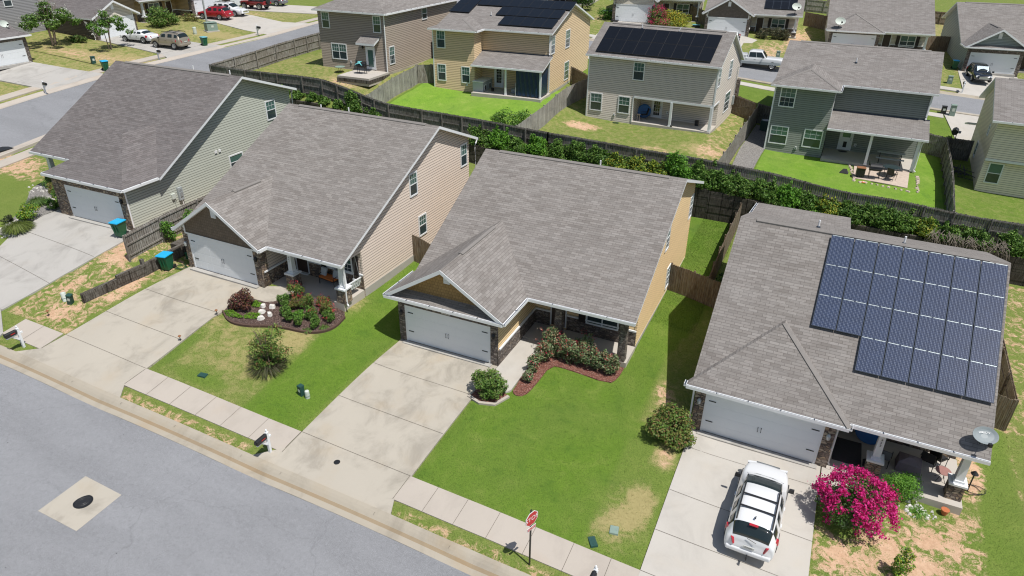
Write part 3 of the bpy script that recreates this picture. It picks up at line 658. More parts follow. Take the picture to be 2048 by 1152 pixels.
# ------------------------------------------------------------------ houses
class House:
    def __init__(s, name, label, x, y, z, deg, m=1, siding='taupe', roof='roof_warm', cat='house'):
        s.root = empty(name, label, cat, (x, y, z), R(deg)); s.m = m; s.sd = siding; s.rf = roof
    def mb(s): return MB(s.m)
    def part(s, mb, name, mats, label=None, parent=None, **k):
        o = mb.build(name, mats, parent or s.root, **k)
        if label: o['label'] = label
        return o
    def P(s, face, at, a, d, z):
        """point on a wall plane: face x+/x-/y+/y-, at = plane position, a = along, d = outwards"""
        g = 1 if face[1] == '+' else -1
        return (at+g*d, a, z) if face[0] == 'x' else (a, at+g*d, z)
    def bx(s, mb, face, at, a0, a1, d0, d1, z0, z1, mi=0):
        p = s.P(face, at, a0, d0, z0); q = s.P(face, at, a1, d1, z1)
        mb.box(min(p[0], q[0]), max(p[0], q[0]), min(p[1], q[1]), max(p[1], q[1]), z0, z1, mi)
    def window(s, face, at, a0, a1, z0, z1, n=1, grid='upper', shut=False, tr=.085, name='window'):
        mb = s.mb()
        s.bx(mb, face, at, a0, a0+tr, 0, .045, z0, z1); s.bx(mb, face, at, a1-tr, a1, 0, .045, z0, z1)
        s.bx(mb, face, at, a0+tr, a1-tr, 0, .045, z1-tr, z1); s.bx(mb, face, at, a0+tr, a1-tr, 0, .055, z0, z0+tr)
        w = (a1-a0-2*tr-(n-1)*.07)/n; panes = []
        for i in range(n):
            b = a0+tr+i*(w+.07); e = b+w; zm = (z0+z1)/2
            if i: s.bx(mb, face, at, b-.07, b, 0, .04, z0+tr, z1-tr)
            s.bx(mb, face, at, b, e, 0, .034, zm-.025, zm+.025)
            for lo, hi, on in ((zm+.025, z1-tr, grid in ('upper', 'both')), (z0+tr, zm-.025, grid == 'both')):
                if on:
                    for k in (1, 2): s.bx(mb, face, at, b+(e-b)*k/3-.008, b+(e-b)*k/3+.008, .0, .024, lo, hi)
                    s.bx(mb, face, at, b, e, .0, .0245, (lo+hi)/2-.008, (lo+hi)/2+.008)
            panes.append((b, e, zm))
        fr = s.part(mb, name, 'white')
        for b, e, zm in panes:
            for lo, hi, mt in ((zm+.025, z1-tr, 'glass_teal'), (z0+tr, zm-.025, 'glass')):
                g = s.mb(); s.bx(g, face, at, b, e, .002, .015, lo, hi); s.part(g, 'pane', mt, parent=fr)
        if shut:
            for c0, c1 in ((a0-.42, a0-.04), (a1+.04, a1+.42)):
                g = s.mb(); s.bx(g, face, at, c0, c1, 0, .04, z0, z1)
                for k in range(12): s.bx(g, face, at, c0+.05, c1-.05, .04, .05, z0+.08+(z1-z0-.16)*k/12, z0+.08+(z1-z0-.16)*(k+.6)/12)
                s.part(g, 'shutter', 'shutter')
        return fr
    def garage(s, x0, w=5.06, h=2.22, y=0, hinges=True):
        tr = .09; mb = s.mb()
        mb.box(x0, x0+tr, y-.045, y, 0, h); mb.box(x0+w-tr, x0+w, y-.045, y, 0, h); mb.box(x0+tr, x0+w-tr, y-.045, y, h-tr, h)
        s.part(mb, 'garage_frame', 'white')
        mb = s.mb()
        for k in range(4):
            z0 = .02+k*(h-tr-.02)/4; z1 = .02+(k+1)*(h-tr-.02)/4-.003
            mb.box(x0+tr, x0+w-tr, y-.022, y-.004, z0, z1)
            for j in range(10):
                a = x0+tr+.03+j*(w-2*tr)/10; mb.box(a, a+(w-2*tr)/10-.02, y-.0245, y-.022, z0+.03, z1-.03)
        mb.box(x0+tr, x0+w-tr, y-.0195, y-.001, .02, h-tr)
        d = s.part(mb, 'garage_door', 'door_white')
        if hinges:
            for a in (x0+tr+.08, x0+w-tr-.40):
                for z in (.66, 1.80):
                    g = s.mb(); g.box(a, a+.32, y-.04, y-.03, z-.025, z+.025); s.part(g, 'hinge', 'dark', parent=d)
            for a in (x0+w/2-.07, x0+w/2+.07):
                g = s.mb(); g.tube([(a, y-.03, .83), (a, y-.07, .86), (a, y-.07, 1.07), (a, y-.03, 1.10)], .014, 6); s.part(g, 'handle', 'dark', parent=d)
    def door(s, face, at, a0, a1, z0, z1, mat='white', glass=None, pet=False, frame='white'):
        mb = s.mb()
        s.bx(mb, face, at, a0, a0+.08, 0, .05, z0, z1); s.bx(mb, face, at, a1-.08, a1, 0, .05, z0, z1); s.bx(mb, face, at, a0+.08, a1-.08, 0, .05, z1-.08, z1)
        s.part(mb, 'door_frame', frame)
        mb = s.mb(); s.bx(mb, face, at, a0+.08, a1-.08, 0, .025, z0+.02, z1-.08)
        if glass is None:
            w = (a1-a0-.16)
            for k in (0, 1):
                for q0, q1 in ((.12, .42), (.5, .92)):
                    s.bx(mb, face, at, a0+.14+k*w*.46, a0+.08+(k+.86)*w*.5, .025, .033, z0+(z1-z0)*q0, z0+(z1-z0)*q1)
        d = s.part(mb, 'door', mat)
        if glass:
            g = s.mb(); s.bx(g, face, at, a0+.24, a1-.24, .025, .032, z0+(z1-z0)*glass[0], z0+(z1-z0)*glass[1]); p = s.part(g, 'glass', glass[2], parent=d)
            if glass[3]:
                g = s.mb(); n = 5; lo, hi = z0+(z1-z0)*glass[0], z0+(z1-z0)*glass[1]
                for k in range(1, n): s.bx(g, face, at, a0+.24, a1-.24, .032, .038, lo+(hi-lo)*k/n-.008, lo+(hi-lo)*k/n+.008)
                for k in (1, 2): a = a0+.24+(a1-a0-.48)*k/3; s.bx(g, face, at, a-.008, a+.008, .032, .0385, lo, hi)
                s.part(g, 'glazing_bars', 'white', parent=d)
        if pet:
            g = s.mb(); s.bx(g, face, at, (a0+a1)/2-.14, (a0+a1)/2+.14, .025, .05, z0+.25, z0+.75); s.part(g, 'pet_flap', 'dark', parent=d)
        g = s.mb(); a = a1-.17
        p = s.P(face, at, a, .06, z0+.95); g.lathe([(.028, -.03), (.035, 0), (.028, .03)], 8, p); p = s.P(face, at, a, .045, z0+1.1); g.lathe([(.025, -.02), (.025, .02)], 8, p)
        s.part(g, 'handle', 'dark', parent=d)
    def gutter(s, p, q, out=(0, -1)):
        """white trough between two eave points, open top showing its dark inside"""
        mb = s.mb(); ox, oy = out; w = .125; h = .12
        P = Vector(p); Q = Vector(q); o = Vector((ox, oy, 0)); z = Vector((0, 0, 1))
        def bar(a, b, d0, d1, z0, z1, mi):
            A = [a+o*d0+z*z0, b+o*d0+z*z0, b+o*d1+z*z0, a+o*d1+z*z0]; B = [x+z*(z1-z0) for x in A]
            mb.hexa(A, B, mi)
        bar(P, Q, .0, w, -h-.03, -.055, 0); bar(P, Q, w-.018, w, -.055, .0, 0); bar(P, Q, 0, .03, -.055, -.02, 0); bar(P, Q, .03, w-.018, -.055, -.05, 1)
        L = (Q-P).length; u = (Q-P).normalized()
        for k in range(1, int(L/1.2)):
            c = P+u*(L*k/int(L/1.2)); bar(c-u*.015, c+u*.015, .0, w, -.004, .012, 1)
        s.part(mb, 'gutter', ['vinyl_white', 'gutter_in'])
    def spout(s, x, y, z0, z1, ox=0, oy=-.12, r=.045):
        mb = s.mb(); mb.tube([(x+ox*3, y+oy*3, z1+.32), (x+ox*2.6, y+oy*2.6, z1+.2), (x+ox*.6, y+oy*.6, z1), (x+ox*.5, y+oy*.5, z0+.25), (x+ox*.9, y+oy*.9, z0+.1), (x+ox*2.6, y+oy*2.6, z0+.03)], r, 6)
        s.part(mb, 'downspout', 'vinyl_white')
    def pipe(s, x, y, z, h=.38, r=.045):
        mb = s.mb(); mb.lathe([(.11, -.05), (.09, .04), (r+.01, .07)], 10, (x, y, z), 1); mb.lathe([(r, 0), (r, h), (r*.8, h)], 10, (x, y, z), 0); s.part(mb, 'vent_pipe', ['vinyl_white', 'gutter_in'])
    def ridgevent(s, a, b, w=.16, t=.055):
        mb = s.mb(); A = Vector(a); B = Vector(b); u = (B-A).normalized(); n = Vector((-u.y, u.x, 0)).normalized()
        for g in (1, -1):
            lo = [A+n*g*w-Vector((0, 0, w*.5)), B+n*g*w-Vector((0, 0, w*.5)), B, A]; mb.hexa(lo, [p+Vector((0, 0, t)) for p in lo], 0)
        s.part(mb, 'ridge_vent', 'ridge')
    def column(s, x, y, h, square=.26, pier=.95, stone='stone_tan', pw=.56, full=False, z0=0):
        """porch column: stone pier with white cap and tapered white post, or stone all the way"""
        mb = s.mb()
        if full:
            a = square/2; mb.hexa([(x-a,y-a,z0),(x+a,y-a,z0),(x+a,y+a,z0),(x-a,y+a,z0)], [(x-a*.86,y-a*.86,h),(x+a*.86,y-a*.86,h),(x+a*.86,y+a*.86,h),(x-a*.86,y+a*.86,h)])
            return s.part(mb, 'column', stone)
        a = square/2; b = a*.82
        mb.box(x-pw/2-.06, x+pw/2+.06, y-pw/2-.06, y+pw/2+.06, z0+pier, z0+pier+.09)
        mb.box(x-a-.05, x+a+.05, y-a-.05, y+a+.05, z0+pier+.09, z0+pier+.2)
        z1 = z0+pier+.2
        mb.hexa([(x-a,y-a,z1),(x+a,y-a,z1),(x+a,y+a,z1),(x-a,y+a,z1)], [(x-b,y-b,h-.14),(x+b,y-b,h-.14),(x+b,y+b,h-.14),(x-b,y+b,h-.14)])
        mb.box(x-b-.05, x+b+.05, y-b-.05, y+b+.05, h-.14, h)
        c = s.part(mb, 'column', 'white')
        mb = s.mb(); a = pw/2; mb.hexa([(x-a*1.06,y-a*1.06,z0),(x+a*1.06,y-a*1.06,z0),(x+a*1.06,y+a*1.06,z0),(x-a*1.06,y+a*1.06,z0)], [(x-a,y-a,z0+pier),(x+a,y-a,z0+pier),(x+a,y+a,z0+pier),(x-a,y+a,z0+pier)])
        s.part(mb, 'stone_pier', stone, parent=c); return c
    def light(s, face, at, a, z, mat='dark'):
        mb = s.mb(); p = s.P(face, at, a, .09, z); mb.lathe([(.03, .16), (.1, .06), (.075, -.12), (.03, -.16)], 8, p); s.bx(mb, face, at, a-.05, a+.05, 0, .05, z-.08, z+.12)
        s.part(mb, 'wall_light', mat)

    def saltbox(s, d, low=-.5, garage='gable', stone='stone_tan', shake='shake_brown', stone_h=1.0):
        W, He, o, De, o2, W2 = d['W'], d['He'], d['o'], d['De'], d['o2'], d['W2']
        Yr, Hr, Yre, Hre, Yb, Dp = d['Yr'], d['Hr'], d['Yre'], d['Hre'], d['Yb'], d['Dp']
        sl = (Hr-He)/(Yr-De); sr = (Hr-Hre)/(Yre-Yr); t = .17
        zf = lambda y: He+sl*(y-De); zr = lambda y: Hr-sr*(y-Yr)
        # roof
        mb = s.mb()
        mb.slab([(-o2, De, He), (W2+o2, De, He), (W2+o2, Yr, Hr), (-o2, Yr, Hr)], t, 0, 1, 1)
        mb.slab([(-o2, Yr, Hr), (W2+o2, Yr, Hr), (W2+o2, Yre, Hre), (-o2, Yre, Hre)], t, 0, 1, 1)
        cx = W/2
        if garage in ('gable', 'pent'):
            Hg = d['Hg']; sg = (Hg-He)/(W/2+o); yb = De+(Hg-He)/sl
            mb.slab([(-o, -o, He), (cx, -o, Hg), (cx, yb, Hg), (-o, De, He)], t, 0, 1, 1)
            mb.slab([(W+o, De, He), (cx, yb, Hg), (cx, -o, Hg), (W+o, -o, He)], t, 0, 1, 1)
        else:
            Hg = He+sl*(W/2+o); ya = W/2; yb = De+(Hg-He)/sl
            mb.slab([(-o, -o, He), (W+o, -o, He), (cx, ya, Hg)], t, 0, 1, 1)
            mb.slab([(-o, De, He), (-o, -o, He), (cx, ya, Hg), (cx, yb, Hg)], t, 0, 1, 1)
            mb.slab([(W+o, -o, He), (W+o, De, He), (cx, yb, Hg), (cx, ya, Hg)], t, 0, 1, 1)
            for q in (((W+o, -o, He),) if s.rf != 'roof_cool' else ()):
                a = Vector(q); b2 = Vector((cx, ya, Hg)); n = Vector(((b2-a).y, -(b2-a).x, 0)).normalized()*.12; up = Vector((0, 0, .008)); dn = Vector((0, 0, -.05))
                for g in (1, -1): mb.hexa([a+dn, b2+dn, b2+n*g+dn*1.8, a+n*g+dn*1.8], [a+up, b2+up, b2+n*g, a+n*g], 2)
        if garage == 'pent': mb.slab([(-o+.05, -o, He), (W+o-.05, -o, He), (W+o-.6, .17, He+.23), (-o+.6, .17, He+.23)], .06, 0, 1, 1)
        s.part(mb, 'roof', [s.rf, 'white', 'ridge'])
        s.ridgevent((.55, Yr, Hr), (W2-.55, Yr, Hr))
        if garage != 'hip': s.ridgevent((cx, 1.6, Hg), (cx, yb-1.1, Hg), .13)
        # walls
        mb = s.mb(); e = .10
        rt = [(Dp, low), (Yb, low), (Yb, zr(Yb)-e), (Yr, Hr-e), (De+.45, zf(De+.45)-e), (De+.45, zf(De+.45)-.42), (Dp, zf(De+.45)-.42)]
        mb.face([(W2, y, z) for y, z in rt], 0)
        lf = [(0, low), (Yb, low), (Yb, zr(Yb)-e), (Yr, Hr-e), (De, He-e), (0, He-e)]
        mb.face([(0, y, z) for y, z in lf][::-1], 0)
        mb.face([(0, Yb, low), (W2, Yb, low), (W2, Yb, zr(Yb)-e), (0, Yb, zr(Yb)-e)][::-1], 0)
        mb.face([(W, Dp, low), (W2, Dp, low), (W2, Dp, zf(Dp)-e), (W, Dp, zf(Dp)-e)], 0)
        mb.face([(W, 0, low), (W, Dp, low), (W, Dp, He-e), (W, 0, He-e)], 0)
        mb.face([(0, 0, low), (W, 0, low), (W, 0, He-e), (0, 0, He-e)], 0)
        s.part(mb, 'wall', s.sd)
        for fa, at, a in (('x', W2, Dp), ('x', W2, Yb)):
            g = s.mb(); hh = (zf(Dp) if a == Dp else zr(Yb))-.3; g.box(W2-.09, W2+.018, a-.018 if a == Dp else a-.09, a+.09 if a == Dp else a+.018, 0., hh); s.part(g, 'corner_trim', s.sd)
        mb = s.mb(); mb.box(-.02, W2+.02, Yb-.3, Yb+.02, low, -.12); mb.box(W2-.3, W2+.022, Dp+.02, Yb+.02, low, .0); mb.box(-.022, .3, .2, Yb, low, -.0)
        s.part(mb, 'foundation', 'concrete_grey')
        if garage in ('gable', 'pent'):
            y = .15 if garage == 'pent' else -.03; z0 = He+.12 if garage == 'pent' else 2.3
            mb = s.mb(); sg = (Hg-He)/(W/2+o); za = Hg-.12
            if garage == 'pent': mb.face([(cx-(za-z0)/sg, y, z0), (cx+(za-z0)/sg, y, z0), (cx, y, za)], 0)
            else:
                zb = za-sg*(W/2); mb.face([(.25, y, z0), (W-.25, y, z0), (W-.25, y, zb+sg*.25), (cx, y, za), (.25, y, zb+sg*.25)], 0)
            s.part(mb, 'gable_wall', shake)
            mb = s.mb(); zt = Hg-.42
            mb.box(cx-.18, cx+.18, y-.06, y-.005, zt-.62, zt-.02)
            for k in range(5): mb.box(cx-.14, cx+.14, y-.07, y-.06, zt-.57+k*.1, zt-.52+k*.1)
            s.part(mb, 'gable_vent', 'white')
            mb = s.mb()
            if garage == 'pent': mb.box(cx-(za-z0)/sg, cx+(za-z0)/sg, y-.03, y-.002, z0-.02, z0+.05)
            else: mb.box(.2, W-.2, y-.035, y-.002, z0-.1, z0); mb.box(.2, .28, y-.036, y-.001, z0, zb+.1); mb.box(W-.28, W-.2, y-.036, y-.001, z0, zb+.1)
            s.part(mb, 'gable_trim', 'white')
            mb = s.mb(); rw = .2   # rake boards
            for g in (-1, 1):
                e0 = (cx+g*(W/2+o), He); e1 = (cx, Hg)
                lo = [(e0[0], -o-.03, e0[1]-rw), (e1[0], -o-.03, e1[1]-rw), (e1[0], -o-.002, e1[1]-rw), (e0[0], -o-.002, e0[1]-rw)]
                mb.hexa(lo, [(a, b_, c+rw+.012) for a, b_, c in lo], 0)
            s.part(mb, 'rake_board', 'white')
        # stone round the garage door
        x0 = d['x0']; top = He-.3 if garage != 'gable' else 2.3; mb = s.mb()
        mb.box(-.02, x0, -.06, -.001, low, top); mb.box(x0+5.06, W+.02, -.06, -.001, low, top)
        if top > 2.26: mb.box(x0, x0+5.06, -.058, -.001, 2.22, top)
        mb.box(W+.001, W+.05, -.06, .45 if garage == 'gable' else .05, low, top if garage == 'gable' else .9)
        s.part(mb, 'stone_veneer', stone)
        s.garage(x0)
        mb = s.mb(); mb.box(x0-.1, x0+5.16, -.34, -.061, -.25, .015); s.part(mb, 'garage_apron', 'concrete_grey')
        # porch wainscot and slab
        if W2 < W+1: return s._end(zf, zr, sl)
        mb = s.mb(); mb.box(W+.001, W+.05, .0, Dp-.051, low, .86); mb.box(W+.051, d.get('dx', W+.6), Dp-.05, Dp-.001, low, .86)
        mb.box(d.get('dx', W+.6)+1.0, W2-.0, Dp-.05, Dp-.001, low, .86); s.part(mb, 'stone_wainscot', stone)
        mb = s.mb(); mb.box(W+.001, W+.09, .1, Dp-.09, .86, .95); mb.box(W+.001, d.get('dx', W+.6), Dp-.09, Dp-.001, .86, .95); mb.box(d.get('dx', W+.6)+1.0, W2, Dp-.09, Dp-.001, .86, .95)
        s.part(mb, 'sill_trim', 'white')
        mb = s.mb(); mb.box(W+.06, W2+.04, d['Ds'], Dp-.1, low-.5, .0); s.part(mb, 'porch_slab', 'porch')
        mb = s.mb(); mb.box(W+.1, W2, De+.32, De+.52, He-.36, He-.14); s.part(mb, 'porch_beam', d.get('beam', 'white'))
        # gutters
        s.gutter((W+o, De, He-.0), (W2+o2, De, He))
        if garage == 'gable': s.gutter((W+o, De, He), (W+o, -o, He), (1, 0)); s.gutter((-o, -o, He), (-o, De, He), (-1, 0))
        else: s.gutter((-o, -o, He), (W+o, -o, He)); s.gutter((W+o, -o, He), (W+o, De, He), (1, 0)); s.gutter((-o, De, He), (-o, -o, He), (-1, 0))
        s._end(zf, zr, sl)
    def _end(s, zf, zr, sl): s.zf, s.zr, s.sl = zf, zr, sl

def digits(h, body, size, loc, rot=(R(90), 0, 0), mat='dark', parent=None): return text_mesh('house_number', body, size, mat, parent or h.root, loc, rot)

# the yellow house in the middle
C = House('yellow_house', 'ochre yellow sided house with green front lawn and rose bed by its stone columned porch', 0, 0, 0, 0, siding='gold')
dC = dict(W=5.82, x0=.367, W2=11.67, He=2.881, o=.5, De=2.417, o2=.45, Yr=11.15, Hr=7.435, Yre=17.45, Hre=5.285, Yb=16.94, Hg=5.03, Dp=4.815, Ds=3.02, dx=6.75, beam='white')
C.saltbox(dC, garage='pent', stone='stone_grey_v', shake='shake_gold')
for a0, a1, z0, z1 in ((15.95, 17-.12, 3.05, 4.6), (9.65, 10.5, 3.45, 5.0), (11.1, 12.0, .3, 1.75)): C.window('x+', 11.67, a0, a1, z0, z1, grid='both')
C.door('y-', 4.815, 6.75, 7.72, .06, 2.2, 'brown_door')
C.window('y-', 4.75, 8.85, 10.7, .72, 2.1, n=2, grid=None, shut=True)
C.column(7.85, 3.25, 2.55, .42, full=True, stone='stone_grey_v'); C.column(11.38, 3.25, 2.55, .42, full=True, stone='stone_grey_v')
C.pipe(6.9, 11.6, 7.25)
mb = C.mb(); mb.box(2.62, 3.14, -.085, -.06, 2.28, 2.5); pl = C.part(mb, 'number_plate', 'concrete_pale')
digits(C, '4 3 7', .17, (2.88, -.088, 2.385), parent=pl)
C.light('y-', -.05, -.02+.2, 1.75); C.light('y-', -.05, 5.62, 1.75); C.light('y-', 4.76, 8.1, 1.75)

# the taupe house to its left
B = House('taupe_house', 'taupe sided house with dark brown shake gable over the garage and furnished front porch', -14.451, -.617, 1.489, -1.32, siding='taupe')
dB = dict(W=5.862, x0=.382, W2=11.057, He=2.535, o=.375, De=.273, o2=.40, Yr=10.42, Hr=7.464, Yre=15.23, Hre=5.526, Yb=14.55, Hg=4.725, Dp=2.40, Ds=.485, dx=6.15)
B.saltbox(dB, low=-.75, garage='gable')
for a0, a1, z0, z1 in ((13.45, 14.33, 3.85, 5.38), (7.38, 8.24, 3.8, 5.27), (8.12, 9.02, .92, 2.3)): B.window('x+', 11.057, a0, a1, z0, z1)
B.door('y-', 2.4, 6.15, 7.12, .06, 2.2, 'brown_door')
B.window('y-', 2.35, 8.55, 10.4, .8, 2.0, n=2, grid='both', shut=True)
B.column(7.3, .87, 2.3, .30, .82); B.column(10.93, .78, 2.3, .30, .82)
B.light('y-', -.06, .16, 1.55, 'steel'); B.light('y-', -.06, 5.66, 1.75)
B.spout(11.2, .62, -.1, 2.2, .08, -.05); B.spout(11.2, 15.2, 2.2, 5.0, .0, .1); B.pipe(4.4, 10.7, 7.3); B.pipe(1.5, 11.4, 7.0)
digits(B, '4\n4\n1', .13, (7.3, .87-.158, 1.75))
mb = B.mb(); mb.box(6.25, 7.05, 2.2, 2.37, .0, .06); B.part(mb, 'doorstep', 'white')

# the sage green house at the left
A_ = House('sage_house', 'sage green sided house with darkest grey roof, leftmost in the front row', -19.913, .152, 2.397, .35, m=-1, siding='sage', roof='roof_cool')
dA = dict(W=6.72, x0=.536, W2=11.53, He=2.863, o=.31, De=2.3, o2=.55, Yr=10.65, Hr=7.668, Yre=16.0, Hre=5.811, Yb=15.7, Hg=0, Dp=4.4, Ds=2.4, dx=7.6)
A_.saltbox(dA, garage='hip')
A_.window('x-', 0, 12.95, 14.0, 3.9, 5.36, grid='upper'); A_.window('x-', 0, 8.6, 9.95, 1.3, 2.4, grid=None)
A_.column(11.1, 2.85, 2.5, .34, .35, pw=.5); A_.column(7.3, 2.85, 2.5, .3, .35, pw=.45)
A_.spout(-.02, .05, -.05, 2.45, .03, -.03, .06); A_.spout(0, 15.9, 3.2, 5.35, -.05, .02)
A_.light('y-', -.06, .3, 1.95)
mb = A_.mb(); A_.bx(mb, 'x-', 0, 3.72, 4.08, 0, .16, .75, 1.62); A_.bx(mb, 'x-', 0, 3.80, 4.0, .16, .2, 1.0, 1.3, 1); mb.lathe([(.1, 0), (.1, .08), (.06, .1)], 12, (-.17, 3.9, 1.42), 1, 'x'); 
mb.tube([(-.08, 3.95, .75), (-.08, 3.98, .3), (-.1, 4.1, -.3)], .035, 6, 2); A_.part(mb, 'electric_meter', ['grey_metal', 'steel', 'vinyl_white'])
mb = A_.mb(); A_.bx(mb, 'x-', 0, 3.2, 3.5, 0, .12, 1.0, 1.35); mb.tube([(-.06, 3.4, 1.0), (-.06, 3.42, .3), (-.08, 3.5, -.2)], .015, 5); A_.part(mb, 'utility_box', 'util_pale')
for a in (7.45, 7.8):
    mb = A_.mb(); A_.bx(mb, 'x-', 0, a, a+.2, 0, .06, 2.92, 3.1); A_.part(mb, 'wall_vent', 'vinyl_white')
A_.pipe(4.3, 10.9, 7.55); A_.pipe(1.0, 11.1, 7.5)

# the house at the right with blue solar panels
D = House('solar_house', 'grey roofed house with blue solar panels, satellite dish and white car in its driveway', 15.69, .513, -.862, -.89, siding='stone_grey')
dD = dict(W=5.922, x0=.444, W2=11.163, He=2.652, o=.43, De=-.08, o2=.25, Yr=7.62, Hr=7.858, Yre=12.485, Hre=6.305, Yb=12.1, Hg=0, Dp=3.2, Ds=-.1, dx=6.3)
D.saltbox(dD, low=-.8, garage='hip')
D.column(7.75, .55, 2.35, .30, .75); D.column(10.85, .55, 2.35, .32, .75)
digits(D, '4\n3\n3', .15, (7.75, .55-.158, 1.75))
D.door('y-', 3.2, 6.3, 7.27, .04, 2.15, 'brown_door'); D.window('y-', 3.15, 8.2, 10.4, .9, 2.1, n=2, grid='both')
D.light('y-', -.06, .2, 1.7, 'steel'); D.light('y-', -.06, 5.72, 1.7, 'steel')
D.spout(-.1, .0, -.1, 2.3, -.03, -.02); D.spout(6.0, .2, .0, 2.3, .03, .0)
mb = D.mb(); y0, y1 = 12.0, 16.4; mb.slab([(-.25, y0, 6.28), (5.05, y0, 6.28), (5.05, y1, 5.5), (-.25, y1, 5.5)], .16, 0, 1, 1); D.part(mb, 'rear_roof', [D.rf, 'white'])
mb = D.mb(); mb.face([(0, 12.1, -.8), (0, 16.1, -.8), (0, 16.1, 5.4), (0, 12.1, 6.1)]); mb.face([(4.8, 12.1, -.8), (4.8, 16.1, -.8), (4.8, 16.1, 5.4), (4.8, 12.1, 6.1)]); mb.face([(0, 16.1, -.8), (4.8, 16.1, -.8), (4.8, 16.1, 5.4), (0, 16.1, 5.4)]); D.part(mb, 'rear_wall', 'stone_grey')
D.gutter((-.25, 16.4, 5.5), (-.25, 12.1, 6.26), (-1, 0)); D.pipe(3.4, 9.0, 7.45); D.pipe(7.2, 8.1, 7.7)

# ---- second row: houses seen from behind
def rear_house(name, label, x, y, z, deg, siding, roof, W, Ww, De, He, o, sl, Yr, Hr, Lf, Hf, stone='stone_grey_v'):
    h = House(name, label, x, y, z, deg, siding=siding, roof=roof); t = .16; mb = h.mb()
    sf = (Hr-Hf)/(Lf-Yr)
    if Ww is None:
        mb.slab([(-o, -o, He), (W+o, -o, He), (W+o, Yr, Hr), (-o, Yr, Hr)], t); y0 = -o
    else:
        mb.slab([(-o, De, He), (W+o, De, He), (W+o, Yr, Hr), (-o, Yr, Hr)], t); y0 = De
        cx = Ww/2; hx = cx+o; Ha = He+sl*hx; yb = De+hx
        mb.slab([(-o, -o, He), (Ww+o, -o, He), (cx, cx, Ha)], t)
        mb.slab([(-o, De, He), (-o, -o, He), (cx, cx, Ha), (cx, max(yb, cx+.02), Ha)], t); mb.slab([(Ww+o, -o, He), (Ww+o, De, He), (cx, max(yb, cx+.02), Ha), (cx, cx, Ha)], t)
        for q in ((-o, -o, He), (Ww+o, -o, He)):
            a = Vector(q); b2 = Vector((cx, cx, Ha)); n = Vector(((b2-a).y, -(b2-a).x, 0)).normalized()*.15
            for g in (1, -1): mb.hexa([a, b2, b2+n*g+Vector((0, 0, -.07)), a+n*g+Vector((0, 0, -.07))], [p+Vector((0, 0, .035)) for p in (a, b2, b2+n*g+Vector((0, 0, -.05)), a+n*g+Vector((0, 0, -.05)))], 2)
    mb.slab([(-o, Yr, Hr), (W+o, Yr, Hr), (W+o, Lf, Hf), (-o, Lf, Hf)], t)
    h.part(mb, 'roof', [roof, 'white', 'ridge']); h.ridgevent((.6, Yr, Hr), (W-.6, Yr, Hr), .18)
    e = .1; s0 = (Hr-He)/(Yr-y0); zb = lambda q: He+s0*(q-y0)
    mb = h.mb(); Lw = Lf-o; yw = 0 if Ww is None else De+o
    h.yw = yw; h.zb = zb
    mb.face([(W, yw, -.4), (W, Lw, -.4), (W, Lw, Hf+sf*o-e), (W, Yr, Hr-e), (W, yw, zb(yw)-e)])
    mb.face([(0, Lw, -.4), (0, yw, -.4), (0, yw, zb(yw)-e), (0, Yr, Hr-e), (0, Lw, Hf+sf*o-e)])
    mb.face([(W, Lw, -.4), (0, Lw, -.4), (0, Lw, Hf), (W, Lw, Hf)])
    if Ww is not None:
        mb.face([(0, 0, -.4), (Ww, 0, -.4), (Ww, 0, He-.1), (0, 0, He-.1)]); mb.face([(Ww, 0, -.4), (Ww, yw, -.4), (Ww, yw, He-.1), (Ww, 0, He-.1)]); mb.face([(0, yw, -.4), (0, 0, -.4), (0, 0, He-.1), (0, yw, He-.1)])
        mb.face([(Ww, yw, -.4), (W, yw, -.4), (W, yw, zb(yw)-e), (Ww, yw, zb(yw)-e)])
        h.gutter((-o, -o, He), (Ww+o, -o, He)); h.gutter((Ww+o, -o, He), (Ww+o, De, He), (1, 0)); h.gutter((Ww+o, De, He), (W+o, De, He))
    else: h.gutter((-o, -o, He), (W+o, -o, He))
    h.wallmb = mb
    for cxx, cyy in ((0, 0), (W, yw)):
        g = h.mb(); g.box(cxx-.06, cxx+.06, cyy-.015, cyy+.09, -.3, He-.2); h.part(g, 'corner_trim', 'white' if siding != 'umber' else siding)
    return h
def close_wall(h): h.part(h.wallmb, 'wall', h.sd)
def patio_roof(h, x0, x1, y0, z0, y1, z1):
    mb = h.mb(); mb.slab([(x0, y0, z0), (x1, y0, z0), (x1, y1, z1), (x0, y1, z1)], .15); h.part(mb, 'patio_roof', [h.rf, 'white'])
    h.gutter((x0, y0, z0), (x1, y0, z0)); mb = h.mb(); mb.box(x0, x1, y1-.06, y1+.04, z1-.02, z1+.06); h.part(mb, 'flashing', 'gutter_in')
def post(h, x, y, z0, z1, w=.17): mb = h.mb(); mb.box(x-w/2, x+w/2, y-w/2, y+w/2, z0, z1); mb.box(x-w/2-.02, x+w/2+.02, y-w/2-.02, y+w/2+.02, z0, z0+.12); h.part(mb, 'post', 'white')
def slab(h, x0, x1, y0, y1, z0=-.4, z1=0., mat='porch'): mb = h.mb(); mb.box(x0, x1, y0, y1, z0, z1); h.part(mb, 'patio_slab', mat)
def outlet(h, face, at, a, z): mb = h.mb(); h.bx(mb, face, at, a-.09, a+.09, 0, .05, z-.11, z+.11); h.bx(mb, face, at, a-.04, a+.04, .05, .07, z-.05, z+.05, 1); h.part(mb, 'hose_bib', ['vinyl_white', 'dark'])

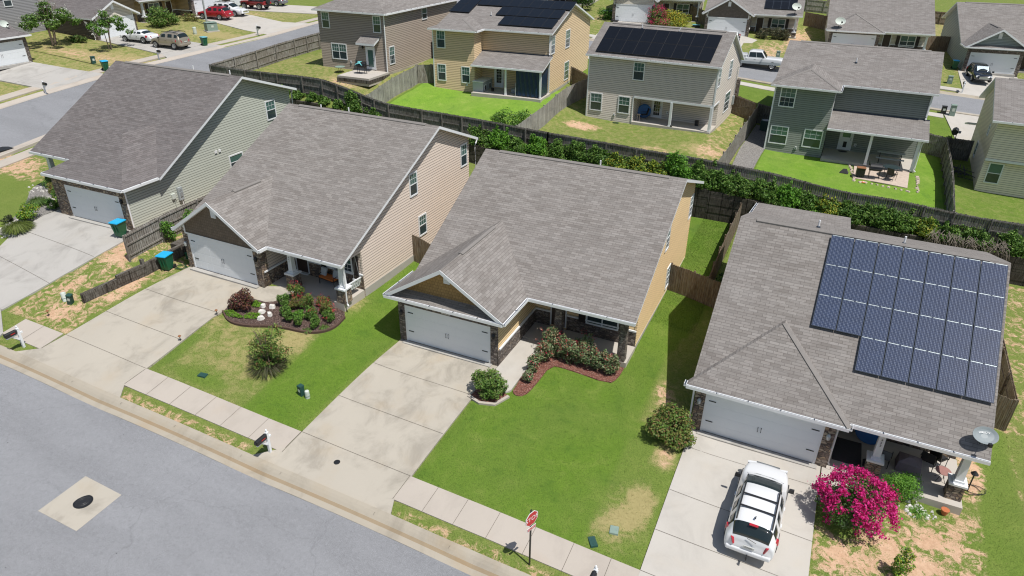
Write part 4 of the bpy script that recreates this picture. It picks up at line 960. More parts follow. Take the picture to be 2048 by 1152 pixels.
# brown grey house by the side street
E_ = House('brown_grey_house', 'two storey brown grey house with white patio door and small awning over a concrete slab', -30.58, 33.04, 6.134, .86, siding='umber', roof='roof_mid')
W, L, He, o = 7.942, 15., 5.514, .344; mb = E_.mb(); hx = W/2+o; Ha = He+.45*hx
mb.slab([(-o, -o, He), (W+o, -o, He), (W/2, W/2, Ha)], .16); mb.slab([(-o, L+o, He), (-o, -o, He), (W/2, W/2, Ha), (W/2, L-W/2, Ha)], .16)
mb.slab([(W+o, -o, He), (W+o, L+o, He), (W/2, L-W/2, Ha), (W/2, W/2, Ha)], .16); mb.slab([(W+o, L+o, He), (-o, L+o, He), (W/2, L-W/2, Ha)], .16); E_.part(mb, 'roof', ['roof_mid', 'white'])
mb = E_.mb(); mb.box(0, W, 0, L, -.6, He-.12); E_.part(mb, 'wall', 'umber'); E_.gutter((-o, -o, He), (W+o, -o, He)); E_.gutter((W+o, -o, He), (W+o, L+o, He), (1, 0))
mb = E_.mb(); mb.box(W-.3, W+.02, -.02, 8.3, -.8, -.1); E_.part(mb, 'foundation', 'concrete')
E_.window('y-', 0, .46, 1.43, 3.7, 5.28); E_.window('y-', 0, 6.62, 7.56, 3.66, 5.25); E_.window('y-', 0, 1.32, 3.2, .75, 2.33, n=2)
E_.window('x+', W, .47, 1.45, .6, 2.35, grid='both'); E_.window('x+', W, 7.1, 8.2, 4.1, 5.28, grid=None)
E_.door('y-', 0, 5.5, 6.6, .08, 2.28, 'white', (.12, .86, 'glass_teal', False))
mb = E_.mb(); mb.slab([(5.1, -1.05, 2.75), (7.25, -1.05, 2.75), (7.25, 0, 3.25), (5.1, 0, 3.25)], .2); E_.part(mb, 'awning', ['roof_mid', 'white'])
slab(E_, 4.4, 8.1, -3.55, 0, -.75, .0); mb = E_.mb(); mb.box(4.36, 8.14, -3.6, .0, -.5, -.18); E_.part(mb, 'slab_skirt', 'timber')
E_.spout(W+.02, -.05, -.3, 5.2, .02, -.04, .06); outlet(E_, 'y-', 0, 3.6, .6); E_.light('y-', 0, 5.2, 2.2)
mb = E_.mb(); mb.box(W+.4, W+2.2, 8.6, 11.5, -.4, 2.6); E_.part(mb, 'side_annex', 'umber')

# wheat coloured house with black panels
F_ = rear_house('wheat_house', 'two storey wheat yellow house with black solar panels and dark blue tarp on its patio', -18.193, 34.793, 4.881, 2.87, 'wheat', 'roof_mid', 11.469, 4.436, 1.526, 5.585, .342, .29, 8.378, 7.583, 15.6, 5.3)
close_wall(F_); yw = F_.yw
F_.window('y-', 0, .4, 1.36, 3.74, 5.4); F_.window('y-', 0, .38, 1.34, .62, 2.24); F_.window('y-', 0, 3.02, 3.95, .6, 2.2)
F_.window('x+', 11.469, 2.15, 3.3, 3.55, 5.2, grid='both'); F_.window('x+', 11.469, 6.6, 8.0, 3.45, 5.2, grid='both'); F_.window('x+', 11.469, 6.6, 8.1, .25, 2.1, grid='both')
F_.door('y-', yw, 5.75, 6.75, .06, 2.15, 'white', (.22, .88, 'glass_dark', True))
patio_roof(F_, 4.45, 11.8, -.85, 2.6, yw-.02, 3.5); slab(F_, 4.5, 11.7, -1.0, yw)
post(F_, 7.98, -.6, 0, 2.45); post(F_, 11.5, -.6, 0, 2.45); F_.spout(11.45, yw-.05, 3.6, 5.2, .02, -.04); outlet(F_, 'y-', 0, 3.6, .45)
mb = F_.mb(); mb.box(11.2, 11.49, yw, 14, -.9, -.05); F_.part(mb, 'foundation', 'concrete_grey'); F_.pipe(4.3, 4.4, 6.4)
mb = F_.mb(); mb.slab([(-1.3, 13.2, 2.9), (.2, 13.2, 2.9), (.2, 16, 3.5), (-1.3, 16, 3.5)], .12); F_.part(mb, 'side_roof', ['roof_mid', 'white'])

# grey house with overhanging storey
G_ = rear_house('warm_grey_house', 'two storey warm grey house with black solar panels and recessed back patio', -2.217, 35.478, 3.719, -3.04, 'stone_grey', 'roof_mid', 11.6, None, 0, 5.545, .265, .5, 3.852, 7.798, 9.6, 4.75)
mb = G_.wallmb; mb.face([(0, 0, -.4), (4.5, 0, -.4), (4.5, 0, 2.25), (0, 0, 2.25)]); mb.face([(0, 0, 2.25), (11.6, 0, 2.25), (11.6, 0, 5.42), (0, 0, 5.42)]); mb.face([(4.5, 2.2, -.4), (11.6, 2.2, -.4), (11.6, 2.2, 2.25), (4.5, 2.2, 2.25)])
mb.face([(4.5, 0, -.4), (4.5, 2.2, -.4), (4.5, 2.2, 2.25), (4.5, 0, 2.25)]); mb.face([(4.5, 0, 2.249), (11.6, 0, 2.249), (11.6, 2.2, 2.249), (4.5, 2.2, 2.249)])
# open the patio end: right wall below the overhang starts at y=2.2
F0 = mb.f[0]; q = [list(mb.v[i]) for i in F0]
mb.f[0] = tuple(range(len(mb.v), len(mb.v)+7)); mb.v += [(11.6, 2.2, -.4), tuple(q[1]), tuple(q[2]), tuple(q[3]), tuple(q[4]), (11.6, 0, 2.25), (11.6, 2.2, 2.25)]
close_wall(G_)
G_.window('y-', 0, 4.2, 5.25, 3.66, 5.25); G_.window('y-', 0, .3, 1.5, .52, 2.15); G_.window('y-', 0, 3.05, 4.2, .58, 2.15)
G_.window('x+', 11.6, .25, 1.2, 3.7, 5.3, grid='both'); G_.window('x+', 11.6, 4.4, 5.6, 3.7, 5.3, grid='both'); G_.window('x+', 11.6, 4.5, 6.6, .6, 2.4, grid='both')
slab(G_, 4.5, 11.65, -.15, 2.25, -.5, .0); mb = G_.mb(); mb.box(4.45, 11.62, -.04, -.002, 2.1, 2.28); mb.box(4.42, 4.5, -.04, .02, -.1, 2.28); mb.box(11.602, 11.64, -.04, 2.2, 2.12, 2.27); G_.part(mb, 'header_trim', 'white')
post(G_, 8.0, .02, 0, 2.1, .2); post(G_, 11.5, .02, 0, 2.1, .2); G_.door('y-', 2.2, 5.55, 6.6, .04, 2.1, 'white', (.12, .88, 'glass_dark', True)); outlet(G_, 'y-', 2.2, 7.1, .65); outlet(G_, 'y-', 0, 2.75, .35)
mb = G_.mb(); mb.box(11.3, 11.9, 8.9, 9.35, -.2, 2.9); G_.part(mb, 'front_stone', 'stone_grey_v'); G_.pipe(3.6, 3.3, 7.55); mb = G_.mb(); mb.tube([(7.0, 3.85, 7.85), (7.0, 3.25, 7.6)], .04, 6); G_.part(mb, 'conduit', 'steel')
mb = G_.mb(); G_.bx(mb, 'x+', 11.6, 8.0, 8.4, 0, .16, .7, 1.5); mb.tube([(11.68, 8.2, 1.5), (11.68, 8.2, 4.2)], .03, 5); G_.part(mb, 'electric_meter', 'grey_metal')

# dark green house with barbecue
H_ = rear_house('dark_green_house', 'two storey dark green house with shaded back porch and barbecue on pavers', 13.962, 36.874, 2.375, -1.38, 'olive', 'roof_mid', 11.785, 4.661, 2.275, 5.572, .384, .383, 8.386, 7.911, 15.5, 5.3)
close_wall(H_); yw = H_.yw
H_.window('y-', 0, .45, 1.72, 3.74, 5.38, grid='both'); H_.window('y-', 0, .2, 1.7, .53, 2.12); H_.window('y-', 0, 2.95, 4.45, .57, 2.14)
H_.door('y-', yw, 5.72, 6.82, .04, 2.1, 'white', (.55, .9, 'glass_teal', False), pet=True)
patio_roof(H_, 4.68, 12.1, -1.27, 2.728, yw-.02, 3.35); slab(H_, 4.7, 11.8, -.75, yw)
post(H_, 8.12, -.75, 0, 2.5, .2); post(H_, 11.55, -.75, 0, 2.5, .24); H_.spout(11.7, -.9, .0, 2.3, .05, -.04); H_.spout(11.75, yw-.05, 3.4, 5.3, .01, -.05, .06); H_.spout(4.68, 1.2, 2.8, 5.3, .02, .0, .03)
outlet(H_, 'y-', yw, 7.1, .6); outlet(H_, 'y-', 0, 2.55, .4); H_.pipe(5.6, 5.6, 6.9)

# khaki house at the right edge
I_ = House('khaki_house', 'two storey khaki sided house cut by the right edge of the photo', 30.226, 36.345, 1.503, -2.83, siding='khaki', roof='roof_mid')
W = 11.5; o = .44; He = 5.582; Yr, Hr = 5.56, 7.607; Lf, Hf = 11.6, 4.9
mb = I_.mb(); mb.slab([(-o, -.35-o, He), (W+o, -.35-o, He), (W+o, Yr, Hr), (-o, Yr, Hr)], .16); mb.slab([(-o, Yr, Hr), (W+o, Yr, Hr), (W+o, Lf, Hf), (-o, Lf, Hf)], .16); I_.part(mb, 'roof', ['roof_mid', 'white'])
mb = I_.mb(); mb.box(0, W, 0, 11.2, -.5, 2.5); zz = lambda y: He+(Hr-He)/(Yr+.79)*(y+.79)-.1
for x in (0, W): mb.face([(x, -.35, 2.5), (x, 11.2, 2.5), (x, 11.2, 4.98), (x, Yr, Hr-.1), (x, -.35, zz(-.35))])
mb.face([(0, -.35, 2.5), (W, -.35, 2.5), (W, -.35, zz(-.35)), (0, -.35, zz(-.35))]); mb.face([(0, -.35, 2.5), (W, -.35, 2.5), (W, 0, 2.5), (0, 0, 2.5)]); mb.face([(0, 11.2, 2.5), (W, 11.2, 2.5), (W, 11.2, 4.98), (0, 11.2, 4.98)]); I_.part(mb, 'wall', 'khaki')
mb = I_.mb(); mb.box(-.015, W, -.385, -.352, 2.42, 2.6); I_.part(mb, 'header_trim', 'vinyl_white'); I_.gutter((-o, -.79, He), (W+o, -.79, He)); I_.ridgevent((.5, Yr, Hr), (W-.5, Yr, Hr), .18)
I_.window('y-', 0, .4, 1.4, .6, 2.25, grid=None); I_.window('y-', 0, 3.4, 4.6, .6, 2.25, grid=None); I_.window('x-', 0, 5.7, 6.7, .9, 2.2, grid=None); I_.window('x-', 0, 2.5, 3.15, 3.6, 4.45, grid=None)
mb = I_.mb(); mb.slab([(-.7, 11.2, 2.6), (3, 11.2, 2.6), (3, 13.2, 1.9+.2), (-.7, 13.2, 1.9+.2)], .15); I_.part(mb, 'side_roof', ['roof_mid', 'white'])

# ---- far rows: houses seen from the front
def front_house(name, label, x, y, z, deg, siding, roof, gable, W=5.8, W2=11.8, He=2.7, o=.4, De=1.5, s=.5, Yr=8.5, gw=None, stone='stone_grey_v', shake=None, m=1, dp=3.5, Yb=14.5, porch=True, win=True):
    h = House(name, label, x, y, z, deg, m=m, siding=siding, roof=roof)
    d = dict(W=W, x0=.37, W2=W2, He=He, o=o, De=De, o2=.4, Yr=Yr, Hr=He+s*(Yr-De), Yre=Yb+.4, Hre=He+s*(Yr-De)-.45*(Yb+.4-Yr), Yb=Yb, Hg=He+(s+.1)*(W/2+o), Dp=dp, Ds=De+.2, dx=W+.7)
    h.saltbox(d, garage=gable, stone=stone, shake=shake or siding)
    if win: h.door('y-', dp, W+.7, W+1.7, .05, 2.15, 'brown_door'); h.window('y-', dp-.05, W+2.7, W+4.5, .7, 2.1, n=2, grid=None, shut=True)
    if porch: h.column(W2-.35, De+.45, He-.3, .26, .6, pw=.42, stone=stone)
    return h
O_ = front_house('dark_gabled_house', 'far house with charcoal brown gable over its white garage door and small black panels', .55, 75.2, 5.95, 5, 'stone_grey', 'roof_mid', 'gable', He=2.75, shake='shake_dark', W2=11.9, De=1.6)
P_ = front_house('beige_far_house', 'single storey far house with broad grey roof, dish on its eave and dark shuttered window', 16.4, 74.4, 5.15, 5, 'cream', 'roof_mid', 'hip', W2=11.6, He=2.6, De=.9, Yr=9, dp=2.6)
Q_ = front_house('blue_grey_far_house', 'far house with blue grey gable above a white garage door, black car outside', 31.75, 73.3, 4.25, 7, 'slate', 'roof_mid', 'pent', W2=12, He=2.85, De=2, Yr=9.5, shake='slate', s=.52)
N_ = front_house('pale_far_house', 'far pale house cut by the top edge with basketball hoop beside its white garage door', -12.4, 74.6, 6.9, 9, 'cream', 'roof_mid', 'gable', W2=12, He=2.9, De=3.2, dp=5.2, Yr=10)
K_ = front_house('grey_garage_house', 'far left house with white gable garage behind a white coupe and a long grey roof', -62.5, 31.35, 6.4, 90, 'bark', 'roof_cool', 'gable', W=5.6, W2=5.75, He=2.5, o=.5, De=7.5, s=.42, Yr=11.5, dp=7.9, shake='cream', porch=False, win=False, Yb=15)
mb = K_.mb(); mb.box(-9.5, -.1, 9.0, 18, -.6, 5.6); K_.part(mb, 'main_block', 'blue_grey'); mb = K_.mb(); mb.slab([(-10, 8.5, 5.6), (.2, 8.5, 5.6), (.2, 13.5, 7.8), (-10, 13.5, 7.8)], .16); mb.slab([(-10, 18.5, 5.6), (.2, 18.5, 5.6), (.2, 13.5, 7.8), (-10, 13.5, 7.8)], .16); K_.part(mb, 'main_roof', ['roof_cool', 'white'])
mb = K_.mb(); mb.box(-.099, 5.7, 11.6, 18, 2.0, 6.2); K_.part(mb, 'upper_storey', 'cream'); K_.window('y-', 9.0, -4.2, -3.2, 3.6, 5.0); K_.window('y-', 11.6, 1.2, 2.4, 4.6, 5.8)
mb = K_.mb(); mb.box(-.05, -.001, .1, 9, -.6, .55); K_.part(mb, 'stone_skirt', 'stone_grey_v'); K_.spout(-.1, .3, 0, 2.2, -.04, -.02)
L_ = front_house('tan_porch_house', 'far tan house with white porch posts and a red crossover outside its garage', -64.2, 53.4, 7.05, 90, 'tan', 'roof_cool', 'gable', m=-1, W=5.9, W2=12.4, He=2.7, De=1.6, dp=3.0, Yr=9, shake='cream')
J_ = front_house('left_edge_house', 'grey roofed house with white garage door cut by the left edge of the photo', -60.3, 21.6, 5.8, 90, 'blue_grey', 'roof_cool', 'hip', m=-1, W=5.8, W2=12, He=2.7, De=1.2, Yr=9, dp=3)
M_ = front_house('top_edge_house', 'house behind the maroon off roader, cut by the top edge of the photo', -66.2, 61.2, 7.3, 98, 'tan', 'roof_cool', 'gable', m=-1, W=5.8, W2=12, He=2.7, De=1.4, Yr=9, dp=3)
for (x, y, z, dg, sd, lb) in ((-31, 82, 7.6, 8, 'cream', 'pale house behind the wheat yellow house at the top edge of the photo'), (48.5, 74, 3.4, 6, 'cream', 'pale far house at the top right beyond the frame edge')):
    front_house('far_house', lb, x, y, z, dg, sd, 'roof_mid', 'gable', He=2.7)

# ------------------------------------------------------------------ solar arrays and dishes (rest on the roofs)
def array(label, h, y0, z0, sl, rows, w, l, mat, rail=True, gap=.012, lift=.12, frame='gutter_in'):
    """rows: list of (x start, columns, slope distance of the row's top edge from (y0,z0))"""
    r = empty('solar_array', label, 'solar panels', h.root.location, h.root.rotation_euler.z)
    c = 1/math.sqrt(1+sl*sl); n = Vector((0, -sl*c, c)); u = Vector((0, c, sl*c))
    for x0, k, d in rows:
        for i in range(k):
            base = Vector((x0+i*w, y0, z0))+u*(d-l)+n*lift; X = Vector((w-gap, 0, 0)); Yv = u*(l-gap)
            lo = [base, base+X, base+X+Yv, base+Yv]; mb = MB(); f = .018; hi = [p+n*.035 for p in lo]
            mb.hexa(lo, hi, 0); pm = mb.build('panel', frame, r)
            fx = Vector((f, 0, 0)); fy = u*f; g = MB(); g.face([hi[0]+fx+fy+n*.002, hi[1]-fx+fy+n*.002, hi[2]-fx-fy+n*.002, hi[3]+fx-fy+n*.002]); g.build('cells', mat, pm, uv01=True)
            if rail:
                q = MB()
                for a, b in ((.04, .46), (.54, .96)): s0 = hi[3]+X*a; s1 = hi[3]+X*b; q.hexa([s0+n*.004-u*.026, s1+n*.004-u*.026, s1+n*.004, s0+n*.004], [p+n*.012 for p in (s0-u*.026, s1-u*.026, s1, s0)])
                q.build('rail_clip', 'panel_rail', pm)
    # dark skirt along the lowest row
    return r
zD = 2.652; sD = D.sl
d0 = lambda y: (y-dD['De'])*math.sqrt(1+sD*sD)
aD = array('large array of 26 blue solar panels on the roof beside the satellite dish', D, dD['De'], zD, sD, [(4.06, 7, d0(7.42)), (4.06, 7, d0(6.04)), (4.06, 7, d0(4.66)), (6.13, 5, d0(3.28))], 1.036, 1.69, 'panel_blue', gap=.03)
sF = (7.583-5.585)/(8.378-1.526); kF = math.sqrt(1+sF*sF); dF = lambda y: (y-1.526)*kF
aF = array('black solar panels stepping up the roof of the wheat yellow house', F_, 1.526, 5.585, sF, [(5.9, 5, dF(4.25)), (4.8, 6, dF(6.3)), (-.4, 2, dF(6.4)), (1.9, 9, dF(8.3)), (-.4, 2, dF(8.3))], 1.12, 1.98, 'panel_black', rail=False, frame='black_plastic')
sG = (7.798-5.545)/(3.852+.265); kG = math.sqrt(1+sG*sG); dG = lambda y: (y+.265)*kG
aG = array('black rectangle of two rows of solar panels on the warm grey house', G_, -.265, 5.545, sG, [(.54, 9, dG(3.2)), (.54, 9, dG(1.62))], 1.147, 1.78, 'panel_black', rail=False, frame='black_plastic')
aO = array('small black solar panel block on the far house with the charcoal gable', O_, 1.6, 2.75, .5, [(7.3, 4, 4.6), (7.3, 4, 2.9)], 1.02, 1.7, 'panel_black', rail=False)
def dish(label, loc, rz, sc=1., text=None, tilt=52):
    r = empty('satellite_dish', label, 'satellite dish', loc, rz)
    mb = MB(); prof = [(.02, .0), (.15, .012), (.28, .05), (.37, .095), (.385, .1), (.38, .11), (.36, .103), (.27, .062), (.1, .02)]
    mb.lathe(prof, 24, sy=.74); dsh = mb.build('reflector', 'dish_grey' if text else 'util_pale', r); dsh.scale = (sc*1.25,)*3; dsh.location = (0, 0, .62*sc); dsh.rotation_euler = (R(tilt), 0, 0)
    mb = MB(); mb.tube([(0, .05, -.02), (0, .08, .35*sc), (0, .02, .6*sc)], .025*sc, 8); mb.tube([(0, 0, .45*sc), (0, -.25*sc, .38*sc), (0, -.55*sc, .62*sc)], .016*sc, 6); mb.box(-.06*sc, .06*sc, -.62*sc, -.5*sc, .56*sc, .7*sc); mb.box(-.09, .09, 0, .2, -.04, .02)
    mb.build('mast', 'dark', r)
    if text:
        t = text_mesh('lettering', text, .085, 'vinyl_white', dsh, (.0, .1, .03), (R(-4), 0, 0), .001); t.location.z = .052
    return r
dish('grey satellite dish with DIRECTV lettering at the roof corner over the cluttered porch', (26.70, .70, 1.93), R(15), 1., 'DIRECTV', 38)
dish('pale satellite dish on the eave of the broad roofed far house', (17.3, 74.6, 7.9), R(20), 1.35, None, 60)
dish('pale satellite dish on the far house with the charcoal gable', (11.6, 77.9, 8.95), R(30), 1.35, None, 60)
dish('pale satellite dish on the roof of the house at the left edge', (-62.3, 21.0, 8.75), R(100), 1.1, None, 60)
# ------------------------------------------------------------------ fences and walls
def fence(label, pts, mat='fence', h=1.8, side=1, bw=.14, post_every=2.4, name='fence', group=None, brace=False, cat='fence', sag=0.):
    r = empty(name, label, cat, (pts[0][0], pts[0][1], tz(*pts[0])), 0, group); ox, oy, oz = r.location
    boards = MB(); rails = MB(); rng = random.Random(len(label)*7+int(pts[0][0]*10)); ui = 0
    def add(mb, c, u, n, a, w, d0, d1, z0, z1, mi=0):
        p = [c+u*a+n*d0, c+u*(a+w)+n*d0, c+u*(a+w)+n*d1, c+u*a+n*d1]
        mb.hexa([(q.x, q.y, z0[i]) for i, q in enumerate(p)], [(q.x, q.y, z1[i]) for i, q in enumerate(p)], mi)
    posts = []
    for a, b in zip(pts, pts[1:]):
        A = Vector((a[0], a[1])); Bv = Vector((b[0], b[1])); Ln = (Bv-A).length; u = (Bv-A)/Ln; n = Vector((-u.y, u.x))*side
        zg = lambda q: tz(q.x, q.y)-oz
        A0 = A-Vector((ox, oy)); k = max(1, round(Ln/bw))
        for i in range(k):
            w = Ln/k; c = A+u*(i*w); z = zg(c+u*w/2); top = z+h+rng.uniform(-.02, .02)-sag*rng.random()
            add(boards, A0, u, n, i*w+.004, w-.008, -.022+rng.uniform(-.004, .004), 0, [z-.02]*4, [top]*4)
            add(boards, A0, u, n, i*w+.028, w-.056, -.022, 0, [top]*4, [top+.025]*4)
        m = max(1, round(Ln/post_every))
        for i in range(m):
            c0, c1 = A+u*(Ln*i/m), A+u*(Ln*(i+1)/m); z0, z1 = zg(c0), zg(c1)
            for q in (.25, .95, h-.14):
                add(rails, A0, u, n, Ln*i/m, Ln/m, .002, .045, [z0+q, z1+q, z1+q, z0+q], [z0+q+.09, z1+q+.09, z1+q+.09, z0+q+.09])
            if brace:
                add(rails, A0, u, n, Ln*i/m+.1, Ln/m-.2, .046, .075, [z0+.3, z1+h-.25, z1+h-.25, z0+.3], [z0+.42, z1+h-.12, z1+h-.12, z0+.42])
            posts.append((A0+u*(Ln*i/m)+n*.095, z0, u))
    posts.append((Vector((pts[-1][0]-ox, pts[-1][1]-oy))+n*.095, zg(Vector(pts[-1])), u))
    boards.build('boards', mat, r); rails.build('rail', mat, r)
    for c, z, u in posts:
        mb = MB(); e = .048; n2 = Vector((-u.y, u.x)); q = [c-u*e-n2*e, c+u*e-n2*e, c+u*e+n2*e, c-u*e+n2*e]
        mb.hexa([(p.x, p.y, z-.3) for p in q], [(p.x, p.y, z+h+.04) for p in q]); mb.build('post', mat, r)
    return r
XS = [(-38.5, 25.5), (-34, 25.5), (-30, 25.5), (-27, 25.5), (-24.7, 25.5), (-23, 25.5), (-21.6, 25.5), (-20.4, 25.5), (-19, 25.5), (-17.5, 25.5)]
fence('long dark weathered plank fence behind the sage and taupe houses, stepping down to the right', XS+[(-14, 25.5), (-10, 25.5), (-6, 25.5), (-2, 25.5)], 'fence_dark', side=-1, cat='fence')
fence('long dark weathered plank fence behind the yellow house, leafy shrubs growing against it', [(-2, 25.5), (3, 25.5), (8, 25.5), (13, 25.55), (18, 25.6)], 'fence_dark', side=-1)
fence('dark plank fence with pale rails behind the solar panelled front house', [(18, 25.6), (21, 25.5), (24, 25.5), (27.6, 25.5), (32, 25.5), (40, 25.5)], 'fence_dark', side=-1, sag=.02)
fence('grey plank fence beside the side street, posts facing the brown grey house', [(-38.5, 25.6), (-37.3, 30.6), (-36.8, 36), (-36.6, 42), (-36.6, 50)], 'fence', side=-1)
fence('bleached grey plank fence between the brown grey house and the wheat yellow house', [(-19.9, 25.7), (-19.95, 30), (-19.9, 34.3)], 'fence_pale', side=1)
fence('short dark grey fence closing the gap beside the wheat yellow house', [(-19.9, 34.4), (-18.9, 35.4), (-18.2, 36.2)], 'fence', side=1)
fence('bleached plank fence between the wheat yellow house and the warm grey house', [(-4.9, 25.7), (-4.6, 31), (-4.35, 36), (-4.0, 41.5)], 'fence_pale', side=1)
fence('grey plank fence between the warm grey house and the dark green house', [(11.7, 25.7), (11.95, 30), (12.15, 36), (12.35, 43)], 'fence', side=1)
fence('leaning grey fence with posts between the dark green house and the khaki house', [(27.6, 25.7), (27.85, 31), (28.05, 37), (28.25, 43)], 'fence', side=1)
fence('brown plank gate with diagonal brace beside the warm grey house', [(9.6, 43.6), (12.1, 42.8)], 'fence_brown', side=-1, brace=True, post_every=2.7, name='gate', cat='gate')
fence('dark plank fence beside the dark green house at the end of the gravel strip', [(12.35, 42.9), (14.0, 43.2)], 'fence_dark', side=-1)
fence('dark fence with braced gate between the dark green house and the lawn with grill', [(25.7, 43.6), (28.2, 43.0)], 'fence', side=-1, brace=True, post_every=2.6, name='gate', cat='gate')
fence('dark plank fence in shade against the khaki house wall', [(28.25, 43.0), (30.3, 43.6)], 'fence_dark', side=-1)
fence('brown braced plank gate beside the wheat yellow house', [(-6.7, 43.3), (-4.0, 41.6)], 'fence_brown', side=-1, brace=True, name='gate', cat='gate')
fence('brown plank gate between the taupe house and the yellow house', [(-3.35, 6.5), (-1.7, 6.45), (0, 6.4)], 'fence_brown', side=1, name='gate', cat='gate')
fence('brown plank fence between the yellow house and the solar panelled house', [(11.75, 11.95), (13.2, 11.7), (15.6, 11.2)], 'fence_brown', side=1)
fence('brown side fence seen end on along the back lawn of the yellow house', [(14.1, 11.6), (14.05, 16), (14.05, 20), (14.1, 24.0)], 'fence_brown', side=1)
fence('weathered plank fence front beside the solar panelled house, right edge of photo', [(26.95, 7.7), (28.2, 7.45), (29.35, 7.2)], 'fence_brown', side=1)
fence('weathered side fence running back along the right of the solar panelled house', [(29.35, 7.25), (29.45, 12), (29.5, 18), (29.5, 24)], 'fence_brown', side=1)
fence('grey plank fence standing above the low timber wall beside the sage house', [(-17.85, -2.1), (-17.75, .4), (-17.85, 3.5), (-18.1, 8), (-18.3, 13), (-18.3, 24)], 'fence', side=-1, h=1.65)
fence('small brown gate between the sage house and the fence behind the taupe house', [(-20, 10.4), (-18.3, 10.4)], 'fence_brown', side=-1, name='gate', cat='gate')
fence('brown plank fence between the far charcoal gabled and beige houses', [(12.4, 86.8), (15.9, 85.6)], 'fence_brown', side=1)
fence('dark plank fence beside the far blue grey house', [(28.0, 81.2), (32.0, 83.0)], 'fence_brown', side=1)
fence('far brown plank fence with rails behind the gap between two far houses', [(26, 104), (36, 106)], 'fence_brown', side=-1)
fence('far dark fence behind the charcoal gabled house', [(9, 100), (22, 102)], 'fence', side=-1)
fence('brown plank fence beside the far pale house', [(-2.8, 81.2), (.1, 78.6)], 'fence_brown', side=1)
# retaining wall below the plank fence
r = empty('retaining_wall', 'dark stacked timber retaining wall below the plank fence and shrubs', 'retaining wall', (0, YW, 0))
mb = MB(); rng = random.Random(3)
for x in np.arange(-34, 44, 2.4):
    zt = tz(x+1.2, YW+.05)+.06; zb = tz(x+1.2, YW-.05)-.3; k = max(1, int((zt-zb)/.2))
    for i in range(k): z = zt-.2*(i+1); mb.box(x+.005, x+2.395, -.12-rng.uniform(0, .03), .08, z, z+.19)
mb.build('timbers', 'timber_dark', r)
for x in np.arange(-33, 44, 4.8):
    mb = MB(); mb.box(x-.07, x+.07, -.26, -.151, tz(x, YW-.05)-.2, tz(x, YW+.05)+.02); mb.build('post', 'timber', r)
# low timber wall between the two driveways
r = empty('timber_wall', 'low stepped wall of dark old timbers between two driveways', 'retaining wall', (-16.4, -3.4, 0))
for a, b, h in (((-16.95, -6.0), (-16.35, -4.15), .62), ((-16.35, -4.15), (-15.95, -2.55), .92), ((-15.95, -2.55), (-15.8, .2), .8)):
    A = Vector((a[0]+16.4, a[1]+3.4, tz(*a)-.15)); Bv = Vector((b[0]+16.4, b[1]+3.4, tz(*b)-.15)); u = (Bv-A).normalized(); n = Vector((-u.y, u.x, 0)); mb = MB()
    for i in range(int((h+.15)/.18)):
        j = n*rng.uniform(-.02, .02); P = [A+j-n*.1, Bv+j-n*.1, Bv+j+n*.1, A+j+n*.1]; q = Vector((0, 0, .18)); mb.hexa([p+q*i for p in P], [p+q*i+q*.95 for p in P])
    mb.build('timbers', 'timber', r)
mb = MB(); mb.box(.32, .5, .72, .9, tz(-15.9, -2.6)-.2, tz(-15.9, -2.6)+1.05); mb.build('post', 'timber', r)

# ------------------------------------------------------------------ street furniture
def mailbox(label, x, y, rz, col='dark', group='mailboxes'):
    r = empty('mailbox', label, 'mailbox', (x, y, tz(x, y)), rz, group); mb = MB()
    mb.box(-.055, .055, -.055, .055, -.1, 1.12); mb.hexa([(-.07,-.07,1.12),(.07,-.07,1.12),(.07,.07,1.12),(-.07,.07,1.12)], [(-.02,-.02,1.19),(.02,-.02,1.19),(.02,.02,1.19),(-.02,.02,1.19)]); mb.lathe([(.03, 1.18), (.05, 1.23), (.03, 1.28), (.0, 1.29)], 10)
    mb.box(-.045, .045, -.62, .18, .80, .89); mb.hexa([(-.04,-.4,.80),(.04,-.4,.80),(.04,-.06,.48),(-.04,-.06,.48)], [(-.04,-.34,.80),(.04,-.34,.80),(.04,-.0,.55),(-.04,-.0,.55)]); mb.build('post', 'white', r)
    mb = MB(); pr = [(-.1, .892), (.1, .892), (.1, 1.03), (.085, 1.08), (.045, 1.115), (0, 1.125), (-.045, 1.115), (-.085, 1.08), (-.1, 1.03)]
    mb.hexa([(a, -.66, b) for a, b in pr], [(a, -.1, b) for a, b in pr]); bx = mb.build('box', col, r)
    mb = MB(); mb.box(.102, .108, -.42, -.2, .98, 1.02); mb.build('flag', 'red', bx); mb = MB(); mb.box(-.045, .045, -.672, -.661, .93, 1.08); mb.build('door', 'black_plastic', bx)
    return r
mb0 = mailbox('black mailbox on white post at the kerb beside the driveway of the yellow house', -.42, -9.78, 0)
def mcopy(label, x, y, rz): return clone(mb0, (x, y, tz(x, y)), rz, label)
mcopy('black mailbox on white post at the left edge, beside the taupe house driveway', -16.5, -9.8, 0)
mcopy('black mailbox on white post cut by the bottom edge, beside the white car driveway', 14.42, -9.75, R(-4))
mcopy('black mailbox on white post across the side street by the left edge driveway', -51.0, 16.3, R(80))
mcopy('black mailbox on white post between the side street and the white coupe driveway', -49.6, 28.7, R(75))
mcopy('black mailbox on white post by the driveway with the red crossover', -48.6, 43.0, R(80))
mcopy('far mailbox on white post in front of the black car', 31.2, 64.0, R(180))
